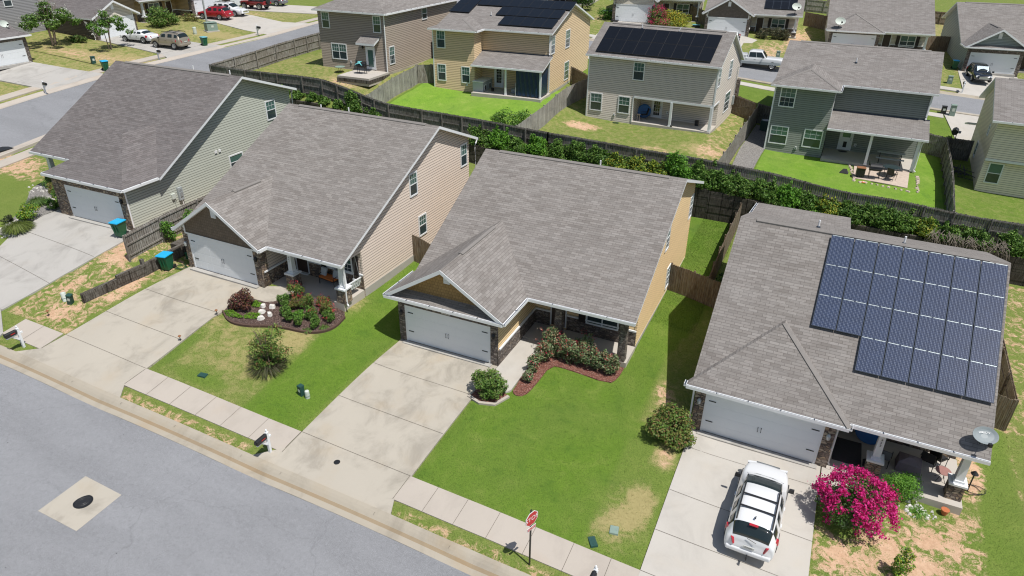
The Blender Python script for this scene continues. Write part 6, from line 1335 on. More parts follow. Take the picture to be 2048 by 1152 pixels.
# ------------------------------------------------------------------ vehicles
def carbody(r, paint, a, h2, H, hood, belt, ws, rear, roofw, sill, glass, kind):
    """smooth car shell: one lofted cage, subdivided, then split into body and panes"""
    rw = a*(.72 if kind == 'suv' else .64)
    def low(w, zt, zb): zm = zb+(zt-zb)*.52; return [(0, zb), (.82*w, zb), (.96*w, zb+.1), (w, zm)]
    def deck(y, wf, zt, zb=None): w = a*wf; zb = sill if zb is None else zb; return (y, low(w, zt, zb)+[(.965*w, zt-.10), (.88*w, zt-.02), (.74*w, zt), (.38*w, zt+.022), (0, zt+.03)])
    def cabin(y, wf, zr, rf=1.): w = a*wf; return (y, low(w, belt, sill)+[(.97*w, belt-.02), (.935*w, belt+.05), (rw*rf*1.06, zr-.13), (rw*rf*.84, zr-.015), (0, zr+.01)])
    fb, fr, rr, rb = ws[0], ws[1], rear[0], rear[1]; n0 = .62 if kind == 'suv' else .52
    S = [deck(-h2, .56, n0, sill+.1), deck(-h2+.05, .74, n0+.12, sill+.04), deck(-h2+.22, .87, hood-.13), deck(-h2+.62, .95, hood-.03), deck(fb-.2, .985, hood+.035), deck(fb, .99, hood+.06)]
    m1 = fr+(rr-fr)*.36
    S += [cabin(fr, 1, H-.055), cabin(m1-.045, 1, H), cabin(m1+.045, 1, H), cabin(rr-.62 if kind == 'suv' else rr-.16, 1., H-.01), cabin(rr-.54 if kind == 'suv' else rr-.1, 1., H-.012), cabin(rr, .985, H-.06, .96)]
    S += [deck(rb, .955, belt+(.04 if kind == 'suv' else .05))]
    if kind == 'coupe': S += [deck(rb+.12, .95, belt+.02), deck(h2-.22, .92, belt-.01)]
    S += [deck(h2-.07, .87, belt-.12), deck(h2-.01, .82, .72 if kind == 'suv' else .66, sill+.06), deck(h2, .70, .60 if kind == 'suv' else .55, sill+.12)]
    icab = 6; iend = 12; V = []; Fc = []; MI = []
    for y, hf in S: V += [(x, y, z) for x, z in hf]+[(-x, y, z) for x, z in hf[-2:0:-1]]
    n = 16
    for i in range(len(S)-1):
        for k in range(n):
            Fc.append((i*n+k, (i+1)*n+k, (i+1)*n+(k+1) % n, i*n+(k+1) % n)); kk = k if k < 8 else 15-k; mi = 0
            if i == icab-1 and kk in (6, 7): mi = 1
            elif i == iend-1 and kk in (6, 7): mi = 2
            elif icab <= i < iend-1 and kk == 5 and i not in (icab+1,) and not (kind == 'suv' and i == icab+3): mi = 3 if k < 8 else 4
            MI.append(mi)
    Fc.append(tuple(range(n))); MI.append(0); Fc.append(tuple(range((len(S)-1)*n, len(S)*n))[::-1]); MI.append(0)
    me = bpy.data.meshes.new('shell'); me.from_pydata(V, [], Fc)
    for k in range(5): me.materials.append(M[paint if k == 0 else glass])
    me.polygons.foreach_set('material_index', MI); bm = bmesh.new(); bm.from_mesh(me); bmesh.ops.recalc_face_normals(bm, faces=bm.faces[:]); bm.to_mesh(me); bm.free()
    t = bpy.data.objects.new('shell', me); COL.objects.link(t); sd = t.modifiers.new('s', 'SUBSURF'); sd.levels = 2; sd.render_levels = 2; bpy.context.view_layer.update()
    full = bpy.data.meshes.new_from_object(t.evaluated_get(bpy.context.evaluated_depsgraph_get())); bpy.data.objects.remove(t); co = [v.co.copy() for v in full.vertices]
    for mi, nm in ((0, 'body'), (1, 'windshield'), (2, 'rear_window'), (3, 'side_window'), (4, 'side_window')):
        fs = [tuple(p.vertices) for p in full.polygons if p.material_index == mi]; used = sorted({v for f in fs for v in f}); ix = {v: i for i, v in enumerate(used)}
        m2 = bpy.data.meshes.new(nm); m2.from_pydata([co[v] for v in used], [], [tuple(ix[v] for v in f) for f in fs]); m2.materials.append(M[paint if mi == 0 else glass]); m2.polygons.foreach_set('use_smooth', [True]*len(fs)); m2.update()
        o = bpy.data.objects.new(nm, m2); COL.objects.link(o); o.parent = r
        if mi: sl = o.modifiers.new('t', 'SOLIDIFY'); sl.thickness = .008; sl.offset = 1
def car(name, label, loc, rz, paint, L=4.65, Wd=1.88, Hh=1.68, kind='suv', wr=.36, wb=2.7, hood=.98, belt=1.02, ws=(-.95, -.2), rear=(2.05, 2.25), nwin=3, roofw=.62, rails=False, sill=.30, low=None, cat='car', bed=None, flare=None, rim='rim', glass='car_glass', shade=False, black_trim=False):
    """front faces -y; y0 = front. ws/rear: y of glass base and roof edge measured from car centre"""
    r = empty(name, label, cat, loc, rz); h2 = L/2; a = Wd/2
    # lower body: lofted sections  (y, half width factor, z bottom, z top)
    fb, rb = ws[0], rear[1] if bed is None else rear[1]
    if kind == 'pickup': top = [(-h2, .80, .92), (-h2+.06, .92, hood-.10), (-h2+.25, .96, hood-.03), (-h2+.9, .97, hood), (fb, .985, belt-.01), (0, 1, belt), (rb, 1, belt), (rb+.03, 1, belt), (h2-.06, .985, belt), (h2, .96, belt-.02)]
    elif kind == 'coupe': top = [(-h2, .66, .58), (-h2+.15, .86, .68), (-h2+.6, .95, .78), (fb, .985, belt-.06), (0, 1, belt), (rear[1], .99, belt+.01), (h2-.35, .95, belt), (h2-.08, .88, belt-.04), (h2, .78, .72)]
    elif kind == 'jeep': top = [(-h2, .66, .95), (-h2+.1, .70, hood-.04), (-h2+.7, .74, hood), (fb-.05, .80, belt), (fb+.1, .86, belt+.02), (0, .88, belt), (h2-.1, .88, belt), (h2, .86, belt)]
    else: top = [(-h2, .52, .68), (-h2+.06, .70, .78), (-h2+.28, .86, hood-.12), (-h2+.75, .95, hood-.02), (fb, .99, belt-.01), (0, 1, belt), (rear[1]-.5, .99, belt+.02), (h2-.34, .95, belt+.01), (h2-.09, .87, belt-.06), (h2, .72, .74)]
    cab = (ws[0], ws[1], rear[0], rear[1]); zr = Hh; wrf = a*roofw*1.27; wbt = a*.94; zb = belt-.03
    smooth_kind = kind in ('suv', 'coupe')
    if smooth_kind: carbody(r, paint, a, h2, Hh, hood, belt, ws, rear, roofw, sill, glass, kind)
    else:
        mb = MB(); rings = []
        for y, wf, zt in top:
            w = a*wf; zb = sill+(.08 if abs(y) > h2-.3 else 0); zm = min(zb+.32, zt-.12); e = .06
            half = [(0, zb), (w*.86, zb), (w*.985, zb+.09), (w, zm), (w*.985, zt-.14), (w*.95, zt-.03), (w*.86, zt+.012), (w*.4, zt+.035), (0, zt+.04)]
            rings.append([(x, y, z) for x, z in half]+[(-x, y, z) for x, z in half[-2:0:-1]])
        n = len(rings[0])
        for p, q in zip(rings, rings[1:]):
            for k in range(n): mb.face([p[k], q[k], q[(k+1) % n], p[(k+1) % n]], 0, True)
        mb.face(rings[0], 0); mb.face(rings[-1][::-1], 0)
        body = mb.build('body', paint, r, weld=True)
        sd = body.modifiers.new('round', 'SUBSURF'); sd.levels = 1; sd.render_levels = 2
        # greenhouse
        cab = (fb, ws[1], rear[0], rear[1]); zr = Hh; zb = belt-.03; wbt = a*.94; wrf = a*roofw*1.27
        Bq = [(-wbt, cab[0], zb), (wbt, cab[0], zb), (wbt, cab[3], zb), (-wbt, cab[3], zb)]
        if kind == 'jeep': Bq = [(-wbt*.9, cab[0], zb), (wbt*.9, cab[0], zb), (wbt*.9, cab[3], zb), (-wbt*.9, cab[3], zb)]
        zf_ = zr-(.12 if kind == 'suv' else .05); Tq = [(-wrf, cab[1], zf_), (wrf, cab[1], zf_), (wrf, cab[2], zr-.09), (-wrf, cab[2], zr-.09)]
        mb = MB(); m1 = [tuple(Vector(b_).lerp(Vector(t_), .93)) for b_, t_ in zip(Bq, Tq)]
        for k in range(4): j = (k+1) % 4; mb.face([Bq[k], Bq[j], Tq[j], Tq[k]], 0)
        ins = [(-wrf*.82, cab[1]+.4, zr), (wrf*.82, cab[1]+.4, zr), (wrf*.82, cab[2]-.3, zr), (-wrf*.82, cab[2]-.3, zr)]
        for k in range(4): j = (k+1) % 4; mb.face([Tq[k], Tq[j], ins[j], ins[k]], 0)
        mb.face(ins, 0); g = mb.build('cabin', paint if not black_trim else 'dark', r, weld=True); bv = g.modifiers.new('soft', 'BEVEL'); bv.width = .055; bv.segments = 3; bv.limit_method = 'NONE'
        for p in g.data.polygons: p.use_smooth = True
    def patch(q, u0, u1, v0, v1, mat, name, off=.012, par=None):
        q = [Vector(p) for p in q]; f = lambda u, v: q[0].lerp(q[1], u).lerp(q[3].lerp(q[2], u), v)
        nn = (q[1]-q[0]).cross(q[3]-q[0]).normalized(); pts = [f(u0, v0)+nn*off, f(u1, v0)+nn*off, f(u1, v1)+nn*off, f(u0, v1)+nn*off]; m = MB()
        m.hexa([p-nn*(off+.01) for p in pts], pts); return m.build(name, mat, par or r)
    if not smooth_kind:
        patch([Bq[0], Bq[1], Tq[1], Tq[0]], .06, .94, .06, .95, glass, 'windshield'); patch([Bq[2], Bq[3], Tq[3], Tq[2]], .08, .92, .14, .93, glass, 'rear_window')
    if shade: q_ = [(-wrf*.9, cab[0]+.12, hood+.10), (wrf*.9, cab[0]+.12, hood+.10), (wrf*.86, cab[1]-.06, zr-.14), (-wrf*.86, cab[1]-.06, zr-.14)]; patch(q_, .06, .94, .12, .9, 'sunshade', 'sunshade', .05)
    for side in (1, -1):
        q = None if smooth_kind else [Bq[1], Bq[2], Tq[2], Tq[1]] if side > 0 else [Bq[3], Bq[0], Tq[0], Tq[3]]
        cuts = [.06+.88*k/nwin for k in range(nwin+1)]
        for k in range(0 if smooth_kind else nwin): patch(q, cuts[k]+.012, cuts[k+1]-.012, .12, .88, glass, 'side_window')
        # mirror, handles
        y = fb+.35; x = side*(a+.10); m = MB(); m.hexa([(x-.11,y-.05,belt-.02),(x+.11,y-.03,belt-.02),(x+.11,y+.06,belt-.02),(x-.11,y+.06,belt-.02)], [(x-.10,y-.04,belt+.16),(x+.09,y-.02,belt+.16),(x+.09,y+.06,belt+.16),(x-.10,y+.06,belt+.16)]); m.build('mirror', 'black_plastic' if kind != 'coupe' else paint, r)
        for k in range(2 if nwin > 1 else 1): y = fb+1.25+k*.95; m = MB(); m.box(side*a*.985-.02, side*a*.985+.03, y-.09, y+.09, belt-.17, belt-.13); m.build('door_handle', paint, r)
        # wheels
        for y in (-wb/2, wb/2):
            x = side*(a-.11); m = MB(); m.lathe([(wr*.62, .12), (wr*.9, .12), (wr, .07), (wr, -.07), (wr*.9, -.12), (wr*.6, -.12)], 20, (x, y, wr), axis='x'); ty = m.build('wheel', 'tyre', r)
            m = MB(); s0 = side*.1
            m.lathe([(wr*.64, -.02), (wr*.66, .025), (wr*.58, .035), (wr*.5, .0)] if side > 0 else [(wr*.5, .0), (wr*.58, -.035), (wr*.66, -.025), (wr*.64, .02)], 18, (x+side*.105, y, wr), axis='x')
            for k in range(5):
                t = 2*math.pi*k/5; c0 = Vector((x+side*.125, y, wr)); d = Vector((0, math.cos(t), math.sin(t))); e = Vector((0, -math.sin(t), math.cos(t)))*wr*.1; m.face([c0-e, c0+e, c0+e+d*wr*.6, c0-e+d*wr*.6])
            m.build('rim', rim, ty)
            m = MB(); pts = [(side*(a+.004), y+(wr+.075)*math.cos(t), wr+.0+(wr+.075)*math.sin(t)) for t in [math.pi*k/12 for k in range(13)]]
            pin = [(side*(a-.14), p[1], p[2]) for p in pts]
            for p, q2, pi, qi in zip(pts, pts[1:], pin, pin[1:]): m.face([p, q2, qi, pi])
            m.face(pin); m.face([(side*(a-.02), p[1], p[2]) for p in pts]); m.build('wheel_arch', flare or 'black_plastic', r)
        # lights
        yl = -h2+(.10 if kind not in ('pickup', 'jeep') else .0); zl = {'coupe': .60, 'pickup': .78, 'jeep': .92}.get(kind, .74); xl = side*a*.66
        m = MB(); m.hexa([(xl-.17,yl-.05,zl-.08),(xl+.17,yl+.02,zl-.07),(xl+.17,yl+.16,zl-.07),(xl-.17,yl+.1,zl-.08)], [(xl-.16,yl+.0,zl+.08),(xl+.18,yl+.1,zl+.1),(xl+.18,yl+.22,zl+.1),(xl-.16,yl+.12,zl+.08)]); m.build('headlight', 'lamp', r)
        zt = {'coupe': .78, 'pickup': .85, 'jeep': .85}.get(kind, .96); xt = side*a*.80; m = MB(); q = .015
        g_ = side; X = lambda v: side*a*v
        lo_ = [(X(.46), h2-.14, zt-.22), (X(.94), h2-.62, zt-.13), (X(1.02), h2-.56, zt-.13), (X(.58), h2+.045, zt-.22)]; hi_ = [(X(.54), h2-.16, zt+.02), (X(.90), h2-.66, zt+.12), (X(1.0), h2-.58, zt+.12), (X(.66), h2+.02, zt+.03)]
        if kind in ('pickup', 'jeep'): lo_ = [(X(.78), h2-.1, zt-.15), (X(.98), h2-.1, zt-.15), (X(.98), h2+.02, zt-.15), (X(.78), h2+.02, zt-.15)]; hi_ = [(p[0], p[1], zt+.15) for p in lo_]
        m.hexa(lo_, hi_); m.build('tail_light', 'tail_red', r)
    m = MB(); m.box(-a*.5, a*.5, -h2-.03, -h2+.1, .50, .74 if kind != 'coupe' else .56); m.build('grille', 'chrome' if kind != 'coupe' else 'dark', r)
    lowm = low or ('black_plastic' if kind in ('suv', 'jeep') else paint)
    m = MB(); m.box(-a*.86, a*.86, h2-.12, h2+.05, .40, .62); bp = m.build('rear_bumper', lowm if kind != 'pickup' else 'chrome', r, weld=True); m = MB(); m.box(-a*.84, a*.84, -h2-.05, -h2+.14, .36, .52); fbp = m.build('front_bumper', lowm, r, weld=True)
    for o_ in (bp, fbp): v_ = o_.modifiers.new('soft', 'BEVEL'); v_.width = .07; v_.segments = 3
    m = MB(); m.box(-.2, .2, h2+.005, h2+.03, .72, .84) if kind != 'coupe' else m.box(-.2, .2, h2+.051, h2+.06, .45, .57); m.build('licence_plate', 'plate', r)
    if rails:
        for sd_ in (1, -1): x = sd_*wrf*.85; m = MB(); m.tube([(x, cab[1]+.0, zr-.10), (x, cab[1]+.2, zr+.01), (x, (cab[1]+cab[2])/2, zr+.04), (x, cab[2]-.25, zr+.0), (x, cab[2]+.02, zr-.10)], .03, 6); m.build('roof_rail', 'dark', r)
        for y in (cab[1]+.8, cab[2]-.62): m = MB(); m.box(-wrf*.85, wrf*.85, y-.035, y+.035, zr+.025, zr+.055); m.build('cross_bar', 'dark', r)
    return r
# nearest: white crossover in the driveway (nose to the garage, so turned half round)
wc = car('parked_car', 'white crossover with black roof rails parked nose in before the solar panelled house', (19.26, -3.72, tz(19.3, -3.7)+.045), R(180-1.5), 'car_white', L=4.95, Wd=1.92, Hh=1.68, wb=2.8, hood=.98, belt=1.0, ws=(-1.28, -.08), rear=(2.02, 2.42), rails=True, low='car_white')
mb = MB(); mb.box(-.16, .16, 2.06, 2.16, 1.56, 1.60); mb.build('brake_light', 'tail_red', wc); mb = MB(); mb.hexa([(-.02,1.72,1.69),(.02,1.72,1.69),(.02,1.89,1.69),(-.02,1.89,1.69)], [(-.006,1.85,1.79),(.006,1.85,1.79),(.006,1.9,1.79),(-.006,1.9,1.79)]); mb.build('roof_fin', 'dark', wc)
mb = MB(); mb.box(-.03, .03, 2.46, 2.76, .38, .44); mb.lathe([(.03, .44), (.035, .5), (.02, .53)], 8, (0, 2.72, 0)); mb.build('tow_hitch', 'dark', wc); mb = MB(); mb.tube([(-.22, 2.46, 1.08), (.12, 2.42, 1.16)], .012, 5); mb.build('rear_wiper', 'dark', wc)
mb = MB(); mb.tube([(-.72, -1.22, 1.03), (-.3, -1.31, 1.045), (.3, -1.31, 1.045), (.72, -1.22, 1.03)], .04, 6); mb.build('wiper_cowl', 'dark', wc)
text_mesh('plate_lettering', 'Z18 ADV', .07, 'black_plastic', wc, (0, 2.508, .78), (R(90), 0, R(180)), .001)
def P_(x, y, dz=.04): return (x, y, tz(x, y)+dz)
car('parked_car', 'black car with silver sunshade behind its windshield in the far driveway', P_(33.2, 70.4), R(6), 'car_black', L=4.85, Wd=1.95, Hh=1.75, ws=(-1.35, -.4), rear=(1.85, 2.3), shade=True)
pk = car('pickup_truck', 'white pickup with grey lower stripe parked on the far street', P_(9.5, 62.0, .0), R(92), 'car_white', L=5.9, Wd=2.0, Hh=1.95, kind='pickup', wr=.39, wb=3.6, hood=1.20, belt=1.22, ws=(-1.05, -.5), rear=(.95, 1.08), nwin=2, sill=.45, cat='pickup truck')
mb = MB()
for sx in (1, -1): mb.box(sx*1.004-.012, sx*1.004+.012, -2.6, 2.8, .52, .80)
mb.build('side_stripe', 'grey_metal', pk); mb = MB(); mb.box(-.85, .85, 1.25, 2.75, 1.19, 1.215); mb.build('bed_floor', 'black_plastic', pk); mb = MB()
for q in ((-.95, -.86, 1.2, 2.88), (.86, .95, 1.2, 2.88), (-.95, .95, 2.8, 2.88)): mb.box(q[0], q[1], q[2], q[3], 1.14, 1.42)
mb.build('bed_wall', 'car_white', pk)
car('parked_car', 'champagne off roader with roof rack parked behind the white coupe', P_(-52.6, 33.15), R(-85), 'car_tan', L=4.5, Wd=1.9, Hh=1.80, hood=1.08, belt=1.12, ws=(-.95, -.45), rear=(1.95, 2.16), rails=True, low='car_tan', flare='black_plastic')
car('parked_car', 'white coupe parked nose in before the white gable garage', P_(-57.95, 33.5), R(-85), 'car_white', L=4.75, Wd=1.88, Hh=1.36, kind='coupe', wr=.33, wb=2.75, belt=.92, ws=(-.75, .1), rear=(.95, 1.55), nwin=1, sill=.24, hood=.85)
car('parked_car', 'red crossover parked nose in by the light pole', P_(-60.7, 48.1), R(-82), 'car_red', L=4.85, Wd=1.86, Hh=1.68, ws=(-1.2, -.45), rear=(1.75, 2.2), low='car_red', rails=True)
car('parked_car', 'white crossover facing the street beside the red crossover', P_(-61.0, 51.2), R(98), 'car_white', L=5.0, Wd=1.92, Hh=1.76, ws=(-1.15, -.5), rear=(1.95, 2.35), low='car_white', rails=True)
jp = car('parked_car', 'maroon off roader with spare wheel on its tail at the top of the photo', P_(-62.0, 57.2), R(-82), 'car_maroon', L=4.3, Wd=1.9, Hh=1.82, kind='jeep', wr=.42, wb=2.6, hood=1.12, belt=1.14, ws=(-.55, -.3), rear=(1.9, 2.0), nwin=2, sill=.5, flare='black_plastic', black_trim=True, cat='off roader')
mb = MB(); mb.lathe([(.25, -.1), (.37, -.12), (.40, -.05), (.40, .05), (.37, .11), (.25, .1)], 18, (0, 2.27, 1.05), axis='y'); mb.build('spare_wheel', 'tyre', jp)
for sx in (1, -1): mb = MB(); mb.box(sx*.78, sx*.98, -1.9, -.75, .92, .97) if sx > 0 else mb.box(-.98, -.78, -1.9, -.75, .92, .97); mb.build('fender', 'black_plastic', jp)
car('parked_car', 'grey car behind the maroon off roader at the top edge', P_(-62.4, 61.2), R(-82), 'car_grey', L=4.7, Wd=1.84, Hh=1.5, ws=(-.95, -.2), rear=(1.2, 1.95), belt=.95, hood=.9, low='car_grey')
car('parked_car', 'white car half hidden before the far charcoal gabled garage', P_(5.0, 70.6), R(3), 'car_white', L=4.6, Wd=1.85, Hh=1.55, ws=(-.95, -.25), rear=(1.3, 2.0), belt=.95, hood=.9, low='car_white')
# ------------------------------------------------------------------ plants
def leafmesh(name, P, N, U, Lw, Ll, cols, parent=None, mat='leaf', tip=.25):
    """diamond leaves: centre P, normal N, long direction U"""
    n = len(P); V = np.cross(N, U); Lw = np.asarray(Lw).reshape(-1, 1); Ll = np.asarray(Ll).reshape(-1, 1)
    v = np.stack([P-U*Ll*.5, P+V*Lw*.5+U*Ll*(.5-tip)*.3-N*Ll*.06, P+U*Ll*.5-N*Ll*.12, P-V*Lw*.5+U*Ll*(.5-tip)*.3-N*Ll*.06], 1).reshape(-1, 3)
    me = bpy.data.meshes.new(name); me.vertices.add(4*n); me.vertices.foreach_set('co', v.ravel()); me.loops.add(4*n); me.loops.foreach_set('vertex_index', np.arange(4*n)); me.polygons.add(n); me.polygons.foreach_set('loop_start', np.arange(0, 4*n, 4))
    at = me.color_attributes.new('Col', 'FLOAT_COLOR', 'POINT'); c = np.concatenate([np.repeat(cols, 4, 0), np.ones((4*n, 1))], 1); at.data.foreach_set('color', c.ravel())
    me.update(); me.validate(); me.materials.append(M[mat]); o = bpy.data.objects.new(name, me); COL.objects.link(o)
    if parent is not None: o.parent = parent
    return o
def unit(v): return v/np.maximum(np.linalg.norm(v, axis=-1, keepdims=True), 1e-9)
def cloud(rg, blobs, n, inner=.55, out=1.08, up=.0, zmin=.02):
    b = np.array(blobs, float); w = (b[:, 3]*b[:, 4]*b[:, 5])**.67; k = rg.choice(len(b), n, p=w/w.sum()); d = unit(rg.normal(size=(n, 3))); d[:, 2] = np.where(rg.random(n) < up, np.abs(d[:, 2]), d[:, 2])
    rad = (inner+(out-inner)*rg.random(n)**.6)*(1+.12*np.sin(d[:, 0]*5+k)*np.cos(d[:, 1]*6+k*2)); p = b[k, :3]+d*b[k, 3:6]*rad[:, None]; nr = unit(d/b[k, 3:6])
    ok = p[:, 2] > zmin; return p[ok], nr[ok]
def pal(rg, n, cols, j=.22):
    c = np.array(cols); return np.clip(c[rg.integers(0, len(c), n)]*(1+rg.uniform(-j, j, (n, 1))), 0, 1)
GREEN = [(.085, .185, .03), (.13, .255, .045), (.055, .125, .024), (.18, .29, .06)]
BRIGHT = [(.12, .29, .03), (.18, .37, .045), (.08, .21, .03)]
YEL = [(.27, .34, .04), (.38, .40, .045), (.15, .23, .035), (.45, .43, .06)]
OLIVE = [(.11, .165, .04), (.16, .205, .05), (.23, .23, .065), (.20, .11, .05)]
def bush(name, label, cat, loc, blobs, n, leaf=(.09, .045), cols=GREEN, seed=1, group=None, flat=.4, flowers=None, stems=5, trunk=None, dz=0, wild=.5):
    rg = np.random.default_rng(seed); x, y = loc[:2]; z = tz(x, y) if len(loc) < 3 else loc[2]; r = empty(name, label, cat, (x, y, z+dz), 0, group)
    # break each crown into clumps
    bl = []
    for cx, cy, cz, rx, ry, rz in blobs:
        bl.append((cx, cy, cz, rx*.72, ry*.72, rz*.72)); k = max(4, int(7*(rx*ry*rz)**.33*2))
        for d in unit(rg.normal(size=(k, 3))): s = rg.uniform(.28, .46); bl.append((cx+d[0]*rx*.72, cy+d[1]*ry*.72, cz+d[2]*rz*.7, rx*s, ry*s, rz*s))
    p, nr = cloud(rg, bl, n); m = len(p); N = unit(nr*(1-wild)+rg.normal(size=(m, 3))*wild*.75+np.array([0, 0, flat])); U = unit(np.cross(N, rg.normal(size=(m, 3)))); sz = rg.uniform(.65, 1.25, m)
    leafmesh('foliage', p, N, U, leaf[1]*sz, leaf[0]*sz, pal(rg, m, cols), r)
    mb = MB(); R0 = max(b[3] for b in blobs); Hm = max(b[2]+b[5]*.4 for b in blobs)
    if trunk:
        for k in range(trunk[0]):
            a = rg.uniform(0, 6.3); q = trunk[2]*rg.uniform(.5, 1); h = Hm; mb.tube([(.04*math.cos(a)*trunk[0], .04*math.sin(a)*trunk[0], -.1), (q*.35*math.cos(a), q*.35*math.sin(a), h*.4), (q*math.cos(a+.3), q*math.sin(a+.3), h)], trunk[1], 6, r2=trunk[1]*.35)
            for j in range(3): a2 = a+rg.uniform(-1.2, 1.2); t = rg.uniform(.45, .8); mb.tube([(q*t*.8*math.cos(a), q*t*.8*math.sin(a), h*(t*.8+.1)), (q*(t+.5)*math.cos(a2), q*(t+.5)*math.sin(a2), h*(t+.35))], trunk[1]*.4, 5, r2=.008)
        mb.build('trunk', 'bark_wood', r)
    elif stems:
        for k in range(stems): b = blobs[k % len(blobs)]; a = rg.uniform(0, 6.3); mb.tube([(b[0]*.6, b[1]*.6, -.05), (b[0]+.3*b[3]*math.cos(a), b[1]+.3*b[4]*math.sin(a), b[2]), (b[0]+.75*b[3]*math.cos(a), b[1]+.75*b[4]*math.sin(a), b[2]+b[5]*.5)], .014, 5, r2=.006)
        mb.build('stem', 'bark_wood', r)
    if flowers:
        fn, fs, fc = flowers; p, nr = cloud(rg, [(b[0], b[1], b[2], b[3]*1.02, b[4]*1.02, b[5]*1.04) for b in blobs], fn[0], .96, 1.08, up=.75); per = fn[1]; m = len(p)*per
        P = np.repeat(p, per, 0)+rg.normal(size=(m, 3))*np.array([fs, fs, fs*.9]); N = unit(np.repeat(nr, per, 0)*.5+rg.normal(size=(m, 3))); U = unit(np.cross(N, rg.normal(size=(m, 3)))); s = rg.uniform(.6, 1.2, m)*fs*.9
        leafmesh('blossom', P, N, U, s, s*1.1, pal(rg, m, fc), r, 'petal')
    return r
def tuft(name, label, cat, x, y, rad, h, n, cols, seed=1, group=None):
    rg = np.random.default_rng(seed); r = empty(name, label, cat, (x, y, tz(x, y)), 0, group); a = rg.uniform(0, 6.283, n); out = rad*rg.random(n)**.5; hh = h*rg.uniform(.55, 1.1, n)
    base = np.stack([np.cos(a)*out*.15, np.sin(a)*out*.15, np.zeros(n)], 1); mid = np.stack([np.cos(a)*out*.6, np.sin(a)*out*.6, hh], 1); tip = np.stack([np.cos(a)*out*1.15, np.sin(a)*out*1.15, hh*rg.uniform(.3, .85, n)], 1)
    cs = pal(rg, n, cols); P = np.concatenate([(base+mid)/2, (mid+tip)/2]); D = np.concatenate([mid-base, tip-mid]); Ln = np.linalg.norm(D, axis=1); U = unit(D); N = unit(np.cross(U, np.cross(np.array([0, 0, 1.])+rg.normal(size=U.shape)*.2, U)))
    leafmesh('blades', P, N, U, np.full(2*n, .022), Ln*1.1, np.concatenate([cs, cs]), r, tip=.4); return r
# shrubs between retaining wall and plank fence, each one its own
SH = [(-29.0, .55, .5, 0), (-27.2, .6, .45, 0), (-25.6, .5, .45, 0), (-24.1, .55, .45, 0), (-22.7, .6, .5, 0), (-20.9, .95, 1.5, 3), (-18.8, .7, .8, 0), (-8.3, .75, 1.1, 3), (-6.2, .8, 1.2, 1), (-4.4, .6, .8, 0), (-2.6, .95, 1.15, 1), (-.9, .8, 1.1, 0), (.8, .8, 1.35, 3), (2.4, .75, 1.2, 3), (4.2, .8, .95, 2), (5.9, .85, 1.05, 2), (7.4, .8, 1.0, 2), (9.0, 1.0, 1.75, 1), (10.8, 1.0, 1.35, 0), (12.3, .95, 1.1, 0), (13.8, .9, 1.05, 3), (15.4, .95, 1.1, 0), (17.0, .85, 1.2, 1), (18.3, .8, 1.0, 0), (19.8, .9, .95, 2), (21.4, .95, 1.0, 3), (23.0, .9, 1.1, 3), (24.4, .95, 1.05, 0), (25.9, .85, .8, 2), (27.6, .8, .75, 0), (29.3, .95, .8, 3), (31.2, .9, .9, 0)]
words = {0: 'dense mid green', 1: 'fresh bright green', 2: 'yellowish green', 3: 'dark loose leaved'}
def where(x): return 'behind the sage house' if x < -24.5 else 'behind the taupe house ridge' if x < -8 else 'behind the yellow house roof' if x < 9.6 else 'above the dark timber wall' if x < 15 else 'behind the solar panelled house'
cnt = {}; ordn = ['first', 'second', 'third', 'fourth', 'fifth', 'sixth', 'seventh', 'eighth', 'ninth', 'tenth', 'eleventh', 'twelfth', 'thirteenth', 'fourteenth']
for k, (x, rr, h, c) in enumerate(SH):
    w = where(x); cnt[w] = cnt.get(w, 0)+1
    rz_ = random.Random(k*13)
    tall = [(rz_.uniform(-.9, .9)*rr, rz_.uniform(-.3, .35), h*rz_.uniform(.9, 1.35), rz_.uniform(.12, .25), rz_.uniform(.12, .2), rz_.uniform(.25, .45)) for _ in range(3)]
    bush('shrub', f'{words[c]} shrub {w}, {ordn[cnt[w]-1]} from the left', 'shrub', (x, 24.85), [(0, .05, h*.55, rr*1.12, .68, h*.72), (rr*.3, -.35, h*.4, rr*.8, .55, h*.5), (-rr*.4, .2, h*.9, rr*.6, .4, h*.5)]+tall, int(2300*rr*h)+1200, (.18, .085), {0: GREEN, 1: BRIGHT, 2: YEL+GREEN, 3: GREEN[:1]+GREEN[2:]}[c], 100+k, 'shrubs along the retaining wall', wild=.7)
for k, x in enumerate(np.arange(-7.4, 32, 2.6)):
    bush('vine_mat', f'low vine mat filling the gaps between shrubs {where(x)}', 'vine', (x, 24.85), [(0, .1, .3, 1.5, .55, .42), (.4, -.55, .1, 1.2, .25, .35), (-.3, .45, .75, 1.1, .18, .55)], 2100, (.15, .085), [GREEN, BRIGHT+GREEN, GREEN+OLIVE[:2]][k % 3], 400+k, 'low vines along the retaining wall', wild=.85, stems=3)
